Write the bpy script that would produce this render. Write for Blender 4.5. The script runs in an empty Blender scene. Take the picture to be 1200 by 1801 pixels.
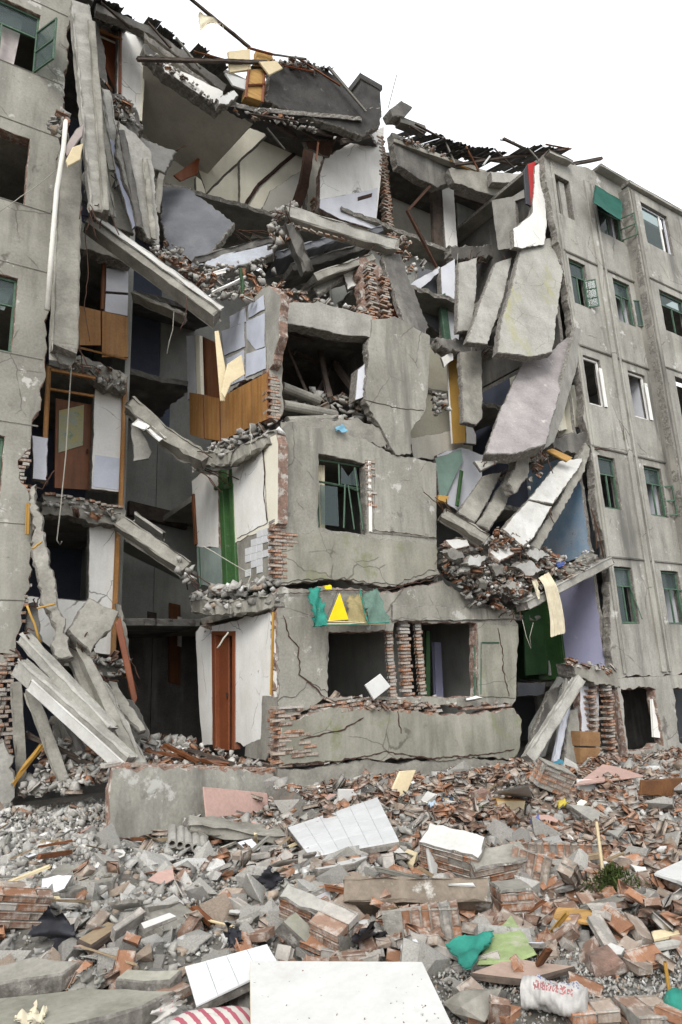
import bpy, math, random
import numpy as np
from mathutils import Vector, Matrix
from mathutils.geometry import delaunay_2d_cdt

scene = bpy.context.scene
C = scene.collection
rnd = random.Random(11)

# ------------------------------------------------------------------ camera
FPX, CX, CY = 1174.0, 600.0, 900.5            # focal length and centre in photo pixels (1200 x 1801)
pitch, head, roll = math.radians(14.3), math.radians(56.8), math.radians(2.6)
CAM = Vector((0, 0, 1.6))
_fh = Vector((math.cos(head), math.sin(head), 0)); _z = Vector((0, 0, 1))
FW = _fh * math.cos(pitch) + _z * math.sin(pitch)
_r0 = FW.cross(_z).normalized(); _u0 = _r0.cross(FW)
UP = _u0 * math.cos(roll) + _r0 * math.sin(roll)
RT = _r0 * math.cos(roll) - _u0 * math.sin(roll)
cam_data = bpy.data.cameras.new('camera'); cam = bpy.data.objects.new('camera', cam_data); C.objects.link(cam)
cam.matrix_world = Matrix(((RT.x, UP.x, -FW.x, CAM.x), (RT.y, UP.y, -FW.y, CAM.y), (RT.z, UP.z, -FW.z, CAM.z), (0, 0, 0, 1)))
cam_data.sensor_fit = 'VERTICAL'; cam_data.sensor_height = 36.0; cam_data.lens = FPX / 1801.0 * 36.0
cam_data.clip_start = 0.05; cam_data.clip_end = 3000
scene.camera = cam

# ------------------------------------------------------------------ overcast sky and soft sun
world = bpy.data.worlds.new('World'); scene.world = world; world.use_nodes = True
wn, wl = world.node_tree.nodes, world.node_tree.links
wn.clear()
SUN_EL, SUN_AZ = math.radians(40), math.radians(222)     # azimuth from +Y clockwise: behind the viewer, to the left
sky = wn.new('ShaderNodeTexSky'); sky.sky_type = 'NISHITA'; sky.sun_disc = False
sky.sun_elevation = SUN_EL; sky.sun_rotation = SUN_AZ
sky.air_density = 1.0; sky.dust_density = 3.0; sky.ozone_density = 1.0
hs = wn.new('ShaderNodeHueSaturation'); hs.inputs['Saturation'].default_value = 0.12
mx = wn.new('ShaderNodeMix'); mx.data_type = 'RGBA'; mx.inputs[0].default_value = 0.62
mx.inputs[7].default_value = (10.2, 10.5, 10.9, 1)        # the closed cloud cover
bg = wn.new('ShaderNodeBackground'); bg.inputs['Strength'].default_value = 0.13
wo = wn.new('ShaderNodeOutputWorld')
wl.new(sky.outputs[0], hs.inputs['Color']); wl.new(hs.outputs[0], mx.inputs[6]); wl.new(mx.outputs[2], bg.inputs['Color'])
wl.new(bg.outputs[0], wo.inputs['Surface'])
sd = bpy.data.lights.new('sun', 'SUN'); sd.energy = 1.5; sd.angle = math.radians(25); sd.color = (1.0, 0.97, 0.92)
sun = bpy.data.objects.new('sun', sd); C.objects.link(sun)
_sv = Vector((math.sin(SUN_AZ) * math.cos(SUN_EL), math.cos(SUN_AZ) * math.cos(SUN_EL), math.sin(SUN_EL)))
sun.rotation_euler = (-_sv).to_track_quat('-Z', 'Y').to_euler(); sun.location = (0, -10, 30)
scene.view_settings.view_transform = 'Standard'; scene.view_settings.look = 'None'
scene.view_settings.gamma = 1.0; scene.view_settings.exposure = 0.62
scene.view_settings.use_curve_mapping = False
scene.render.engine = 'CYCLES'
scene.cycles.max_bounces = 8; scene.cycles.diffuse_bounces = 6

# ------------------------------------------------------------------ measuring helpers (photo pixel -> point on a known plane)
def ray(px, py): return FW * FPX + RT * (px - CX) - UP * (py - CY)
def P(px, py, Y):
    d = ray(px, py); return CAM + d * ((Y - CAM.y) / d.y)
def PX(px, py, X):
    d = ray(px, py); return CAM + d * ((X - CAM.x) / d.x)
def PZ(px, py, z):
    d = ray(px, py); return CAM + d * ((z - CAM.z) / d.z)
def SL(k): return 0.1 + 3.05 * k                         # floor levels of the main block

# ------------------------------------------------------------------ materials
MATS = {}
def srgb(r, g, b):
    f = lambda c: (c / 255 / 12.92) if c <= 10 else ((c / 255 + 0.055) / 1.055) ** 2.4
    return (f(r), f(g), f(b))
def mat(name, col, col2=None, vs=1.2, streak=0.0, fine=0.25, bump=0.25, bs=38.0, rough=0.9, spot=None, spot2=None, coord='pos', spec=0.25, squash=None, rand=0.0, grain=None, vspot=None, cracks=0.0):
    """procedural surface: two tones mixed by a cloud noise, fine mottling, vertical run-off streaks, optional stain patches"""
    if name in MATS: return MATS[name]
    m = bpy.data.materials.new(name); m.use_nodes = True; MATS[name] = m
    n, l = m.node_tree.nodes, m.node_tree.links
    b = n['Principled BSDF']; b.inputs['Roughness'].default_value = rough; b.inputs['Specular IOR Level'].default_value = spec
    if coord == 'pos': src = n.new('ShaderNodeNewGeometry').outputs['Position']
    else: src = n.new('ShaderNodeTexCoord').outputs['Object']
    def noise(scale, detail=5, rough_=0.6, vec=None):
        t = n.new('ShaderNodeTexNoise'); t.inputs['Scale'].default_value = scale; t.inputs['Detail'].default_value = detail
        t.inputs['Roughness'].default_value = rough_; l.new(vec or src, t.inputs['Vector']); return t.outputs['Fac']
    def ramp(fac, a, c):
        r = n.new('ShaderNodeMapRange'); r.inputs[1].default_value = a; r.inputs[2].default_value = c; l.new(fac, r.inputs[0]); return r.outputs[0]
    def mix(fac, A, B, mode='MIX'):
        x = n.new('ShaderNodeMix'); x.data_type = 'RGBA'; x.blend_type = mode
        if isinstance(fac, (int, float)): x.inputs[0].default_value = fac
        else: l.new(fac, x.inputs[0])
        for i, v in ((6, A), (7, B)):
            if isinstance(v, tuple): x.inputs[i].default_value = (*v, 1)
            else: l.new(v, x.inputs[i])
        return x.outputs[2]
    def mapped(s):
        mp = n.new('ShaderNodeMapping'); mp.inputs['Scale'].default_value = s; l.new(src, mp.inputs['Vector']); return mp.outputs[0]
    if col == 'attr':
        a = n.new('ShaderNodeAttribute'); a.attribute_name = 'col'; cur = a.outputs['Color']
    elif col == 'object':
        a = n.new('ShaderNodeObjectInfo'); cur = a.outputs['Color']
    else:
        c2 = col2 or tuple(c * 0.72 for c in col)
        cur = mix(ramp(noise(vs), 0.35, 0.68), col, c2)
    if grain:   # wood grain: long stretched noise
        g = noise(1.0, 4, 0.6, mapped(grain)); cur = mix(ramp(g, 0.3, 0.7), cur, tuple(c * 0.45 for c in (col2 or col)), 'MIX') if False else mix(ramp(g, 0.42, 0.75), cur, tuple(c * 0.5 for c in col))
    if fine:
        f = noise(22, 6, 0.7); x = ramp(f, 0.3, 0.75)
        cur = mix(fine, cur, mix(x, (0.05, 0.05, 0.045), (1, 1, 1)), 'MULTIPLY')
    if streak:
        s = noise(1.0, 5, 0.65, mapped((3.1, 3.1, 0.5))); x = ramp(s, 0.50, 0.78)
        xs = n.new('ShaderNodeMath'); xs.operation = 'MULTIPLY'; xs.inputs[1].default_value = streak; l.new(x, xs.inputs[0])
        cur = mix(xs.outputs[0], cur, (0.075, 0.072, 0.062))
        s2 = noise(1.0, 4, 0.6, mapped((1.7, 1.7, 0.22))); x2 = ramp(s2, 0.52, 0.72)
        xs2 = n.new('ShaderNodeMath'); xs2.operation = 'MULTIPLY'; xs2.inputs[1].default_value = streak * 0.6; l.new(x2, xs2.inputs[0])
        cur = mix(xs2.outputs[0], cur, (0.48, 0.46, 0.40))
    for sp in (spot, spot2):
        if sp:
            sc_, lo, hi, scol = sp
            cur = mix(ramp(noise(sc_, 6, 0.72), lo, hi), cur, scol)
    if cracks:
        wv = n.new('ShaderNodeMix'); wv.data_type = 'VECTOR'; wv.inputs[0].default_value = 0.18
        wt = n.new('ShaderNodeTexNoise'); wt.inputs['Scale'].default_value = 2.2; wt.inputs['Detail'].default_value = 4; l.new(src, wt.inputs['Vector'])
        l.new(src, wv.inputs[4]); l.new(wt.outputs['Color'], wv.inputs[5])
        vo = n.new('ShaderNodeTexVoronoi'); vo.feature = 'DISTANCE_TO_EDGE'; vo.inputs['Scale'].default_value = cracks; l.new(wv.outputs[1], vo.inputs['Vector'])
        ln = ramp(vo.outputs['Distance'], 0.0085, 0.002); mk = ramp(noise(0.9, 3), 0.50, 0.56)
        mm = n.new('ShaderNodeMath'); mm.operation = 'MULTIPLY'; l.new(ln, mm.inputs[0]); l.new(mk, mm.inputs[1]); mo = n.new('ShaderNodeMath'); mo.operation = 'MULTIPLY'; mo.inputs[1].default_value = 0.75; l.new(mm.outputs[0], mo.inputs[0]); cur = mix(mo.outputs[0], cur, (0.09, 0.08, 0.068))
    if vspot:
        cur = mix(ramp(noise(1.0, 6, 0.65, mapped(vspot[0])), vspot[1], vspot[2]), cur, vspot[3])
    if rand:
        oi = n.new('ShaderNodeObjectInfo'); rr = n.new('ShaderNodeMapRange'); rr.inputs[3].default_value = 1 - rand; rr.inputs[4].default_value = 1 + rand * 0.4
        l.new(oi.outputs['Random'], rr.inputs[0]); hv = n.new('ShaderNodeHueSaturation'); l.new(rr.outputs[0], hv.inputs['Value']); l.new(cur, hv.inputs['Color']); cur = hv.outputs[0]
    l.new(cur, b.inputs['Base Color'])
    if bump:
        bp = n.new('ShaderNodeBump'); bp.inputs['Strength'].default_value = bump; bp.inputs['Distance'].default_value = 0.02
        l.new(noise(bs, 8, 0.75), bp.inputs['Height']); l.new(bp.outputs[0], b.inputs['Normal'])
    return m

FACADE = mat('weathered_render', (0.35, 0.337, 0.292), (0.23, 0.219, 0.188), vs=0.9, streak=0.65, fine=0.35, bump=0.25, cracks=0.8, spot=(1.7, 0.60, 0.65, (0.43, 0.42, 0.385)), spot2=(2.9, 0.62, 0.68, (0.165, 0.158, 0.138)), vspot=((1.5, 1.5, 0.2), 0.58, 0.70, (0.15, 0.143, 0.124)))
FACADE_R = mat('stained_render', (0.405, 0.392, 0.352), (0.28, 0.268, 0.235), vs=1.0, streak=0.65, fine=0.35, bump=0.25, cracks=0.6, spot=(1.3, 0.60, 0.66, (0.48, 0.47, 0.44)), spot2=(2.1, 0.62, 0.69, (0.18, 0.174, 0.156)), vspot=((1.0, 1.0, 0.13), 0.56, 0.68, (0.13, 0.126, 0.113)))
CONC = mat('grey_concrete', (0.365, 0.348, 0.302), (0.20, 0.189, 0.163), vs=2.0, streak=0.2, fine=0.35, bump=0.35, spot=(5, 0.62, 0.74, (0.16, 0.15, 0.13)))
CONC_L = mat('pale_concrete', (0.45, 0.437, 0.395), (0.28, 0.27, 0.242), vs=1.8, streak=0.25, fine=0.35, bump=0.35, spot=(4, 0.62, 0.72, (0.24, 0.22, 0.19)))
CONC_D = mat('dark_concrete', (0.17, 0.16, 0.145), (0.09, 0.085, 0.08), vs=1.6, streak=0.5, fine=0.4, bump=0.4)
MOSSY = mat('mossy_concrete', (0.43, 0.42, 0.38), (0.31, 0.30, 0.265), vs=1.0, streak=0.3, fine=0.35, bump=0.35, vspot=((1.5, 1.5, 0.30), 0.56, 0.70, (0.29, 0.28, 0.13)), cracks=1.6)
ALGAE = mat('algae_render', (0.335, 0.325, 0.27), (0.215, 0.21, 0.165), vs=1.1, cracks=0.9, streak=0.6, fine=0.3, bump=0.25, spot=(1.4, 0.56, 0.7, (0.17, 0.18, 0.09)))
PINKISH = mat('pink_washed_concrete', (0.37, 0.34, 0.335), (0.27, 0.245, 0.245), vs=2.0, streak=0.25, fine=0.35, bump=0.3, spot=(3, 0.6, 0.7, (0.42, 0.40, 0.36)))
CORE = mat('broken_core', (0.34, 0.32, 0.285), (0.17, 0.155, 0.135), vs=14, fine=0.6, bump=1.0, bs=26, spot=(9, 0.6, 0.68, (0.50, 0.48, 0.44)))
BRCORE = mat('broken_brick_core', (0.34, 0.215, 0.165), (0.19, 0.135, 0.11), vs=9, fine=0.5, bump=1.0, bs=22, spot=(7, 0.50, 0.62, (0.42, 0.39, 0.35)))
WHITE = mat('white_plaster', (0.83, 0.82, 0.79), (0.72, 0.70, 0.65), vs=1.3, streak=0.18, cracks=1.1, fine=0.15, bump=0.12, spot=(4.5, 0.69, 0.73, (0.32, 0.30, 0.27)))
WHITE_D = mat('dirty_white_paint', (0.58, 0.575, 0.55), (0.46, 0.45, 0.42), vs=2.2, streak=0.15, fine=0.2, bump=0.2, spot=(5, 0.60, 0.70, (0.34, 0.32, 0.29)), spot2=(15, 0.66, 0.72, (0.22, 0.2, 0.18)))
WHITE_B = mat('blue_white_plaster', (0.68, 0.69, 0.73), (0.57, 0.58, 0.62), vs=1.3, streak=0.08, fine=0.12, bump=0.12, spot=(4.5, 0.68, 0.73, (0.36, 0.34, 0.33)))
CREAM = mat('cream_plaster', (0.80, 0.77, 0.65), (0.70, 0.665, 0.54), vs=1.1, streak=0.15, fine=0.12, bump=0.12, spot=(3.5, 0.66, 0.72, (0.45, 0.40, 0.30)))
BEIGE = mat('beige_plaster', (0.66, 0.63, 0.55), (0.54, 0.51, 0.44), vs=1.4, streak=0.2, fine=0.2, bump=0.12)
DIM = mat('dim_wall', (0.40, 0.40, 0.37), (0.27, 0.27, 0.25), vs=0.8, streak=0.3, fine=0.25, bump=0.15)
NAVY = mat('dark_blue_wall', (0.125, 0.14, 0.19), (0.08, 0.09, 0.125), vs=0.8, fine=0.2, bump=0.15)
LILAC = mat('lilac_paint', (0.43, 0.43, 0.60), (0.36, 0.36, 0.51), vs=0.9, streak=0.08, fine=0.12, bump=0.1, spot=(3.0, 0.66, 0.74, (0.55, 0.54, 0.66)))
BLUE = mat('blue_paint', (0.20, 0.33, 0.47), (0.36, 0.42, 0.50), vs=1.5, streak=0.25, fine=0.2, bump=0.15, spot=(6, 0.62, 0.70, (0.16, 0.18, 0.20)))
GREYBLUE = mat('grey_blue_slab', (0.165, 0.17, 0.185), (0.11, 0.115, 0.125), vs=1.0, streak=0.15, fine=0.2, bump=0.2)
TEALTILE = mat('grey_teal_tile', (0.30, 0.36, 0.33), (0.21, 0.26, 0.24), vs=2.2, streak=0.4, fine=0.25, bump=0.1, rough=0.5)
GREEN = mat('green_paint', (0.06, 0.15, 0.045), (0.04, 0.10, 0.035), vs=2.0, streak=0.35, fine=0.35, spot=(9, 0.62, 0.7, (0.18, 0.2, 0.14)), bump=0.1, rough=0.55)
GREEN_D = mat('dark_green_paint', (0.035, 0.085, 0.03), (0.02, 0.05, 0.02), vs=2.0, fine=0.25, bump=0.1, rough=0.6)
GREEN_F = mat('window_green', (0.105, 0.19, 0.125), (0.07, 0.125, 0.085), vs=5.0, fine=0.4, spot=(11, 0.60, 0.68, (0.22, 0.22, 0.19)), bump=0.1, rough=0.55)
WOOD = mat('orange_veneer', (0.46, 0.235, 0.08), (0.35, 0.165, 0.05), vs=1.8, fine=0.35, streak=0.15, spot=(3.5, 0.62, 0.74, (0.42, 0.30, 0.17)), bump=0.08, rough=0.5, grain=(9, 9, 0.7))
WOOD_B = mat('brown_door_wood', (0.20, 0.075, 0.03), (0.13, 0.05, 0.02), vs=1.8, fine=0.2, bump=0.08, rough=0.5, grain=(9, 9, 0.7))
RED = mat('red_brown_door', (0.27, 0.085, 0.035), (0.20, 0.06, 0.026), vs=1.4, fine=0.35, streak=0.2, spot=(6, 0.63, 0.72, (0.36, 0.22, 0.14)), bump=0.06, rough=0.5)
OCHRE = mat('ochre_door', (0.47, 0.28, 0.065), (0.38, 0.215, 0.05), vs=1.3, fine=0.2, bump=0.06, rough=0.5)
TIMBER = mat('old_timber', (0.12, 0.09, 0.07), (0.055, 0.045, 0.04), vs=4, fine=0.4, bump=0.3)
PLY = mat('pale_board', (0.66, 0.56, 0.37), (0.56, 0.46, 0.29), vs=2.5, fine=0.18, bump=0.1, coord='obj')
PLY_O = mat('plywood', (0.52, 0.31, 0.11), (0.42, 0.24, 0.08), vs=2.5, fine=0.2, bump=0.1, coord='obj', grain=(2, 14, 14))
PINK = mat('pink_sheet', (0.50, 0.33, 0.28), (0.42, 0.28, 0.24), vs=2.5, fine=0.25, bump=0.12, spot=(5, 0.58, 0.74, (0.45, 0.40, 0.36)), spot2=(12, 0.66, 0.72, (0.2, 0.14, 0.12)))
BOARD = mat('white_board', (0.58, 0.58, 0.56), (0.50, 0.495, 0.475), vs=2.6, fine=0.12, bump=0.08, rough=0.6, spot=(3.3, 0.60, 0.76, (0.45, 0.43, 0.40)), spot2=(26, 0.70, 0.74, (0.25, 0.22, 0.19)))
GLAZED = mat('white_glazed_tile', (0.70, 0.715, 0.72), (0.60, 0.61, 0.61), vs=3, fine=0.15, bump=0.03, rough=0.35, spec=0.5, rand=0.06)
GLAZEDB = mat('blue_white_tile', (0.62, 0.65, 0.74), (0.52, 0.55, 0.63), vs=3, fine=0.12, bump=0.03, rough=0.4, spec=0.5, rand=0.10)
ROOFT = mat('dark_roof_tile', (0.135, 0.13, 0.12), (0.06, 0.06, 0.055), vs=5, fine=0.4, bump=0.4, rand=0.3)
STEEL = mat('rusty_steel', (0.10, 0.05, 0.03), (0.05, 0.03, 0.025), vs=10, fine=0.3, bump=0.2)
BRICK = mat('brick', 'object', fine=0.35, bump=0.6, bs=30, coord='obj', spot=(9, 0.50, 0.66, (0.44, 0.40, 0.355)), spot2=(17, 0.64, 0.72, (0.14, 0.085, 0.06)))
BRICKA = mat('brick_rubble', 'attr', fine=0.35, bump=0.6, bs=30, spot=(9, 0.50, 0.66, (0.44, 0.40, 0.355)), spot2=(17, 0.62, 0.70, (0.12, 0.07, 0.05)))
STONEO = mat('concrete_lump', 'object', fine=0.45, bump=0.8, bs=24, coord='obj', spot=(8, 0.60, 0.68, (0.17, 0.15, 0.13)))
STONEA = mat('rubble_stone', 'attr', fine=0.45, bump=0.7, bs=26, spot=(8, 0.62, 0.70, (0.17, 0.15, 0.13)))
DIRT = mat('rubble_dirt', (0.24, 0.228, 0.205), (0.15, 0.14, 0.12), vs=1.2, fine=0.6, bump=1.0, bs=16, spot=(0.8, 0.56, 0.66, (0.20, 0.12, 0.08)), spot2=(2.2, 0.60, 0.7, (0.24, 0.24, 0.23)))
SOOT = mat('soot_dark_concrete', (0.085, 0.08, 0.075), (0.045, 0.043, 0.04), vs=2.2, fine=0.4, bump=0.4, spot=(3.5, 0.62, 0.74, (0.15, 0.145, 0.135)))
MORTAR = mat('mortar', (0.42, 0.40, 0.36), (0.30, 0.285, 0.25), vs=9, fine=0.5, bump=0.8, bs=28, coord='obj')
PIPE = mat('white_pipe', (0.72, 0.70, 0.64), (0.62, 0.60, 0.54), vs=4, fine=0.15, bump=0.05, rough=0.5)
CABLE = mat('pale_cable', (0.42, 0.40, 0.34), vs=4, fine=0.1, bump=0)
BLACKP = mat('black_plastic', (0.018, 0.019, 0.024), (0.03, 0.03, 0.036), vs=6, fine=0.2, bump=0.2, rough=0.45)
TEAL = mat('teal_cloth', (0.03, 0.25, 0.19), (0.02, 0.17, 0.13), vs=5, fine=0.3, bump=0.3, rough=0.7, spot=(6, 0.60, 0.74, (0.22, 0.26, 0.22)))
NETC = mat('grey_green_net', (0.13, 0.21, 0.17), (0.10, 0.16, 0.13), vs=7, fine=0.3, bump=0.2)
YELLOW = mat('yellow_cloth', (0.80, 0.56, 0.01), (0.70, 0.48, 0.01), vs=4, fine=0.1, bump=0.05)
KHAKI = mat('khaki_cloth', (0.36, 0.30, 0.15), (0.26, 0.21, 0.10), vs=6, fine=0.3, bump=0.2)
LIME = mat('pale_green_sheet', (0.30, 0.38, 0.17), (0.24, 0.29, 0.14), vs=4, fine=0.3, bump=0.2, spot=(5, 0.55, 0.7, (0.36, 0.35, 0.27)), spot2=(14, 0.64, 0.72, (0.14, 0.15, 0.09)))
LINEN = mat('cream_cloth', (0.66, 0.60, 0.45), (0.54, 0.48, 0.35), vs=5, fine=0.15, bump=0.1)
SACKW = mat('woven_sack_white', (0.58, 0.56, 0.53), (0.48, 0.46, 0.43), vs=9, fine=0.2, bump=0.2, coord='obj', spot=(26, 0.60, 0.62, (0.45, 0.07, 0.08)), spot2=(21, 0.63, 0.65, (0.16, 0.20, 0.38)))
BLUEP = mat('blue_plastic', (0.06, 0.24, 0.33), (0.05, 0.18, 0.26), vs=6, fine=0.2, bump=0.1, rough=0.5)
RUST = mat('rust_sheet', (0.20, 0.09, 0.035), (0.12, 0.055, 0.025), vs=3, fine=0.4, bump=0.3)
REDP = mat('red_paint', (0.45, 0.02, 0.02), vs=3, fine=0.15, bump=0.05, rough=0.5)
def stripes():
    m = bpy.data.materials.new('striped_cloth'); m.use_nodes = True; n, l = m.node_tree.nodes, m.node_tree.links
    tc = n.new('ShaderNodeTexCoord'); w = n.new('ShaderNodeTexWave'); w.inputs['Scale'].default_value = 5.2; w.bands_direction = 'X'; w.inputs['Distortion'].default_value = 0.6; w.inputs['Detail'].default_value = 1
    r = n.new('ShaderNodeValToRGB'); r.color_ramp.interpolation = 'CONSTANT'
    r.color_ramp.elements[0].color = (0.50, 0.48, 0.44, 1); r.color_ramp.elements[1].position = 0.62; r.color_ramp.elements[1].color = (0.34, 0.08, 0.11, 1)
    l.new(tc.outputs['Object'], w.inputs['Vector']); l.new(w.outputs['Color'], r.inputs[0]); l.new(r.outputs[0], n['Principled BSDF'].inputs['Base Color']); n['Principled BSDF'].inputs['Roughness'].default_value = 0.9
    return m
STRIPE = stripes()
def glass():
    m = bpy.data.materials.new('window_glass'); m.use_nodes = True; n, l = m.node_tree.nodes, m.node_tree.links
    b = n['Principled BSDF']; b.inputs['Base Color'].default_value = (0.10, 0.13, 0.13, 1); b.inputs['Roughness'].default_value = 0.06
    t = n.new('ShaderNodeBsdfTransparent'); t.inputs[0].default_value = (0.72, 0.78, 0.77, 1); x = n.new('ShaderNodeMixShader'); x.inputs[0].default_value = 0.30
    b.inputs['Specular IOR Level'].default_value = 0.6
    l.new(t.outputs[0], x.inputs[1]); l.new(b.outputs[0], x.inputs[2]); l.new(x.outputs[0], n['Material Output'].inputs['Surface']); return m
GLASS = glass()

# ------------------------------------------------------------------ object helpers
WL = {}
def tag(o, label=None, cat=None, group=None, kind=None):
    if label: o['label'] = label
    if cat: o['category'] = cat
    if group: o['group'] = group
    if kind: o['kind'] = kind
    elif cat and o.get('kind') != 'stuff': o['kind'] = 'thing'
    return o
def thing(name, loc, label, cat, group=None):
    o = bpy.data.objects.new(name, None); C.objects.link(o); o.location = loc; o.empty_display_size = 0.2
    WL[o.name] = Vector(loc); return tag(o, label, cat, group)
def link_mesh(name, verts, faces, mats, parent=None, midx=None, smooth=False):
    """one mesh object, its origin at its own base, parented without moving it"""
    va = np.array([tuple(v) for v in verts], dtype=float)
    org = Vector((va[:, 0].mean(), va[:, 1].mean(), va[:, 2].min()))
    va = va - np.array(org)
    me = bpy.data.meshes.new(name); me.from_pydata(va.tolist(), [], faces)
    for m in (mats if isinstance(mats, (list, tuple)) else [mats]): me.materials.append(m)
    if midx is not None: me.polygons.foreach_set('material_index', midx)
    if smooth: me.polygons.foreach_set('use_smooth', [True] * len(me.polygons))
    me.update()
    o = bpy.data.objects.new(name, me); C.objects.link(o)
    if parent is not None:
        o.parent = parent; o.location = org - WL[parent.name]
    else: o.location = org
    WL[o.name] = org
    return o
def inside(p, poly):
    x, y = p; c = False; n = len(poly)
    for i in range(n):
        x1, y1 = poly[i]; x2, y2 = poly[i - 1]
        if (y1 > y) != (y2 > y) and x < (x2 - x1) * (y - y1) / (y2 - y1) + x1: c = not c
    return c
def rough_loop(poly, jag, step):
    """resample a 2-D outline and break its edges; jag may be one value or one per edge"""
    out = []; n = len(poly)
    for i in range(n):
        a, b = Vector(poly[i]), Vector(poly[(i + 1) % n]); j = jag[i] if isinstance(jag, (list, tuple)) else jag
        L = (b - a).length
        k = max(1, int(L / step)) if j > 0.004 else 1
        nrm = Vector((-(b - a).y, (b - a).x)) / max(L, 1e-6)
        walk = 0
        for q in range(k):
            t = q / k
            if q: t += rnd.uniform(-0.3, 0.3) / k
            p = a.lerp(b, t)
            if j > 0:
                walk = 0.55 * walk + rnd.uniform(-1, 1) * j
                p = p + nrm * (walk if q else walk * 0.4)
            out.append(p)
    return out
def cap(loops, relief=0):
    pts = [p for lp in loops for p in lp]; edges = []; s = 0; nb = len(pts)
    for lp in loops:
        edges += [(s + i, s + (i + 1) % len(lp)) for i in range(len(lp))]; s += len(lp)
    if relief:
        xs, ys = [p[0] for p in loops[0]], [p[1] for p in loops[0]]; st = max(0.13, math.sqrt(max(1e-4, (max(xs) - min(xs)) * (max(ys) - min(ys)))) / 16); ol = [tuple(p) for p in loops[0]]
        y = min(ys) + st / 2
        while y < max(ys):
            x = min(xs) + st / 2
            while x < max(xs):
                q = Vector((x + rnd.uniform(-.4, .4) * st, y + rnd.uniform(-.4, .4) * st))
                if inside(q, ol) and min((q - p).length for p in loops[0]) > 0.05: pts.append(q)
                x += st
            y += st
    vo, eo, fo, vorig, _, _ = delaunay_2d_cdt([Vector((p[0], p[1])) for p in pts], edges, [], 0, 1e-6)
    outer = [tuple(p) for p in loops[0]]; holes = [[tuple(p) for p in lp] for lp in loops[1:]]
    back = [(o[0] if o else -1) for o in vorig]
    tris = []; extra = []
    for i, o in enumerate(vorig):
        if not o: back[i] = len(pts) + len(extra); extra.append(vo[i])
    for f in fo:
        c = (sum(vo[i].x for i in f) / 3, sum(vo[i].y for i in f) / 3)
        if inside(c, outer) and not any(inside(c, h) for h in holes): tris.append([back[i] for i in f])
    return pts + extra, tris
def plate(name, pts, th, mats, parent=None, jag=0.03, step=0.12, holes=(), hjag=None, chip=0.012, dirv=None, relief=0.0):
    """solid slab or wall: outline (3-D points, nearly flat) with broken edges, extruded away from the viewer, chipped arrises.
    mats = (face, core[, back])"""
    pts = [Vector(p) for p in pts]; c = sum(pts, Vector()) / len(pts)
    nrm = Vector()
    for i in range(len(pts)):
        a, b = pts[i] - c, pts[(i + 1) % len(pts)] - c; nrm += a.cross(b)
    nrm.normalize()
    if nrm.dot(CAM - c) < 0: nrm = -nrm
    d = Vector(dirv).normalized() if dirv else -nrm
    u = (pts[1] - pts[0]); u = (u - nrm * u.dot(nrm)).normalized(); v = nrm.cross(u)
    flat = lambda p: Vector(((p - c).dot(u), (p - c).dot(v)))
    def lift(q, w): return c + u * q[0] + v * q[1] + d * w
    loops = [rough_loop([flat(p) for p in pts], jag, step)]
    for k, h in enumerate(holes):
        loops.append(rough_loop([flat(Vector(p)) for p in h], (hjag[k] if isinstance(hjag, list) else hjag) if hjag is not None else 0.012, step))
    def moved(lp, amt, sgn):
        n = len(lp); area = sum(lp[i].x * lp[(i + 1) % n].y - lp[(i + 1) % n].x * lp[i].y for i in range(n))
        s = (1 if area > 0 else -1) * sgn; out = []
        for i in range(n):
            t = lp[(i + 1) % n] - lp[i - 1]; L = t.length or 1
            out.append(lp[i] + Vector((-t.y, t.x)) / L * s * amt * rnd.uniform(0.4, 1.5))
        return out
    verts, faces, mi = [], [], []
    front_loops = [moved(lp, chip, 1 if k == 0 else -1) for k, lp in enumerate(loops)]
    fp, ft = cap(front_loops, relief); nring = sum(len(lp) for lp in loops)
    verts += [lift(p, 0 if i < nring else rnd.uniform(-1, 1) * relief) for i, p in enumerate(fp)]; faces += ft; mi += [0] * len(ft)
    ms = list(mats) if isinstance(mats, (list, tuple)) else [mats]
    if len(ms) == 1: ms.append(ms[0])
    jj = max(jag) if isinstance(jag, (list, tuple)) else jag
    bl = [[p + Vector((rnd.uniform(-1, 1), rnd.uniform(-1, 1))) * (jj * 0.5 if k == 0 else 0.004) for p in lp] for k, lp in enumerate(loops)]
    bp, bt = cap(bl); b0 = len(verts)
    verts += [lift(p, th) for p in bp]; faces += [[i + b0 for i in reversed(t)] for t in bt]; mi += [2 if len(ms) > 2 else 0] * len(bt)
    s = 0; fi = 0
    for k, lp in enumerate(loops):
        n = len(lp); m0 = len(verts)
        verts += [lift(p, chip * rnd.uniform(0.6, 1.6)) for p in lp]
        mid0 = None
        if jj > 0.02 and th > 0.1 and k == 0:      # a ragged ring half-way through the thickness
            mid0 = len(verts); verts += [lift(p + Vector((rnd.uniform(-1, 1), rnd.uniform(-1, 1))) * jj * 0.6, th * rnd.uniform(0.35, 0.65)) for p in lp]
        for i in range(n):
            j = (i + 1) % n
            faces.append([fi + i, fi + j, m0 + j, m0 + i]); mi.append(1)
            if mid0 is not None:
                faces.append([m0 + i, m0 + j, mid0 + j, mid0 + i]); mi.append(1)
                faces.append([mid0 + i, mid0 + j, b0 + fi + j, b0 + fi + i]); mi.append(1)
            else:
                faces.append([m0 + i, m0 + j, b0 + fi + j, b0 + fi + i]); mi.append(1)
        fi += n
    return link_mesh(name, verts, faces, ms, parent, mi)
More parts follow.
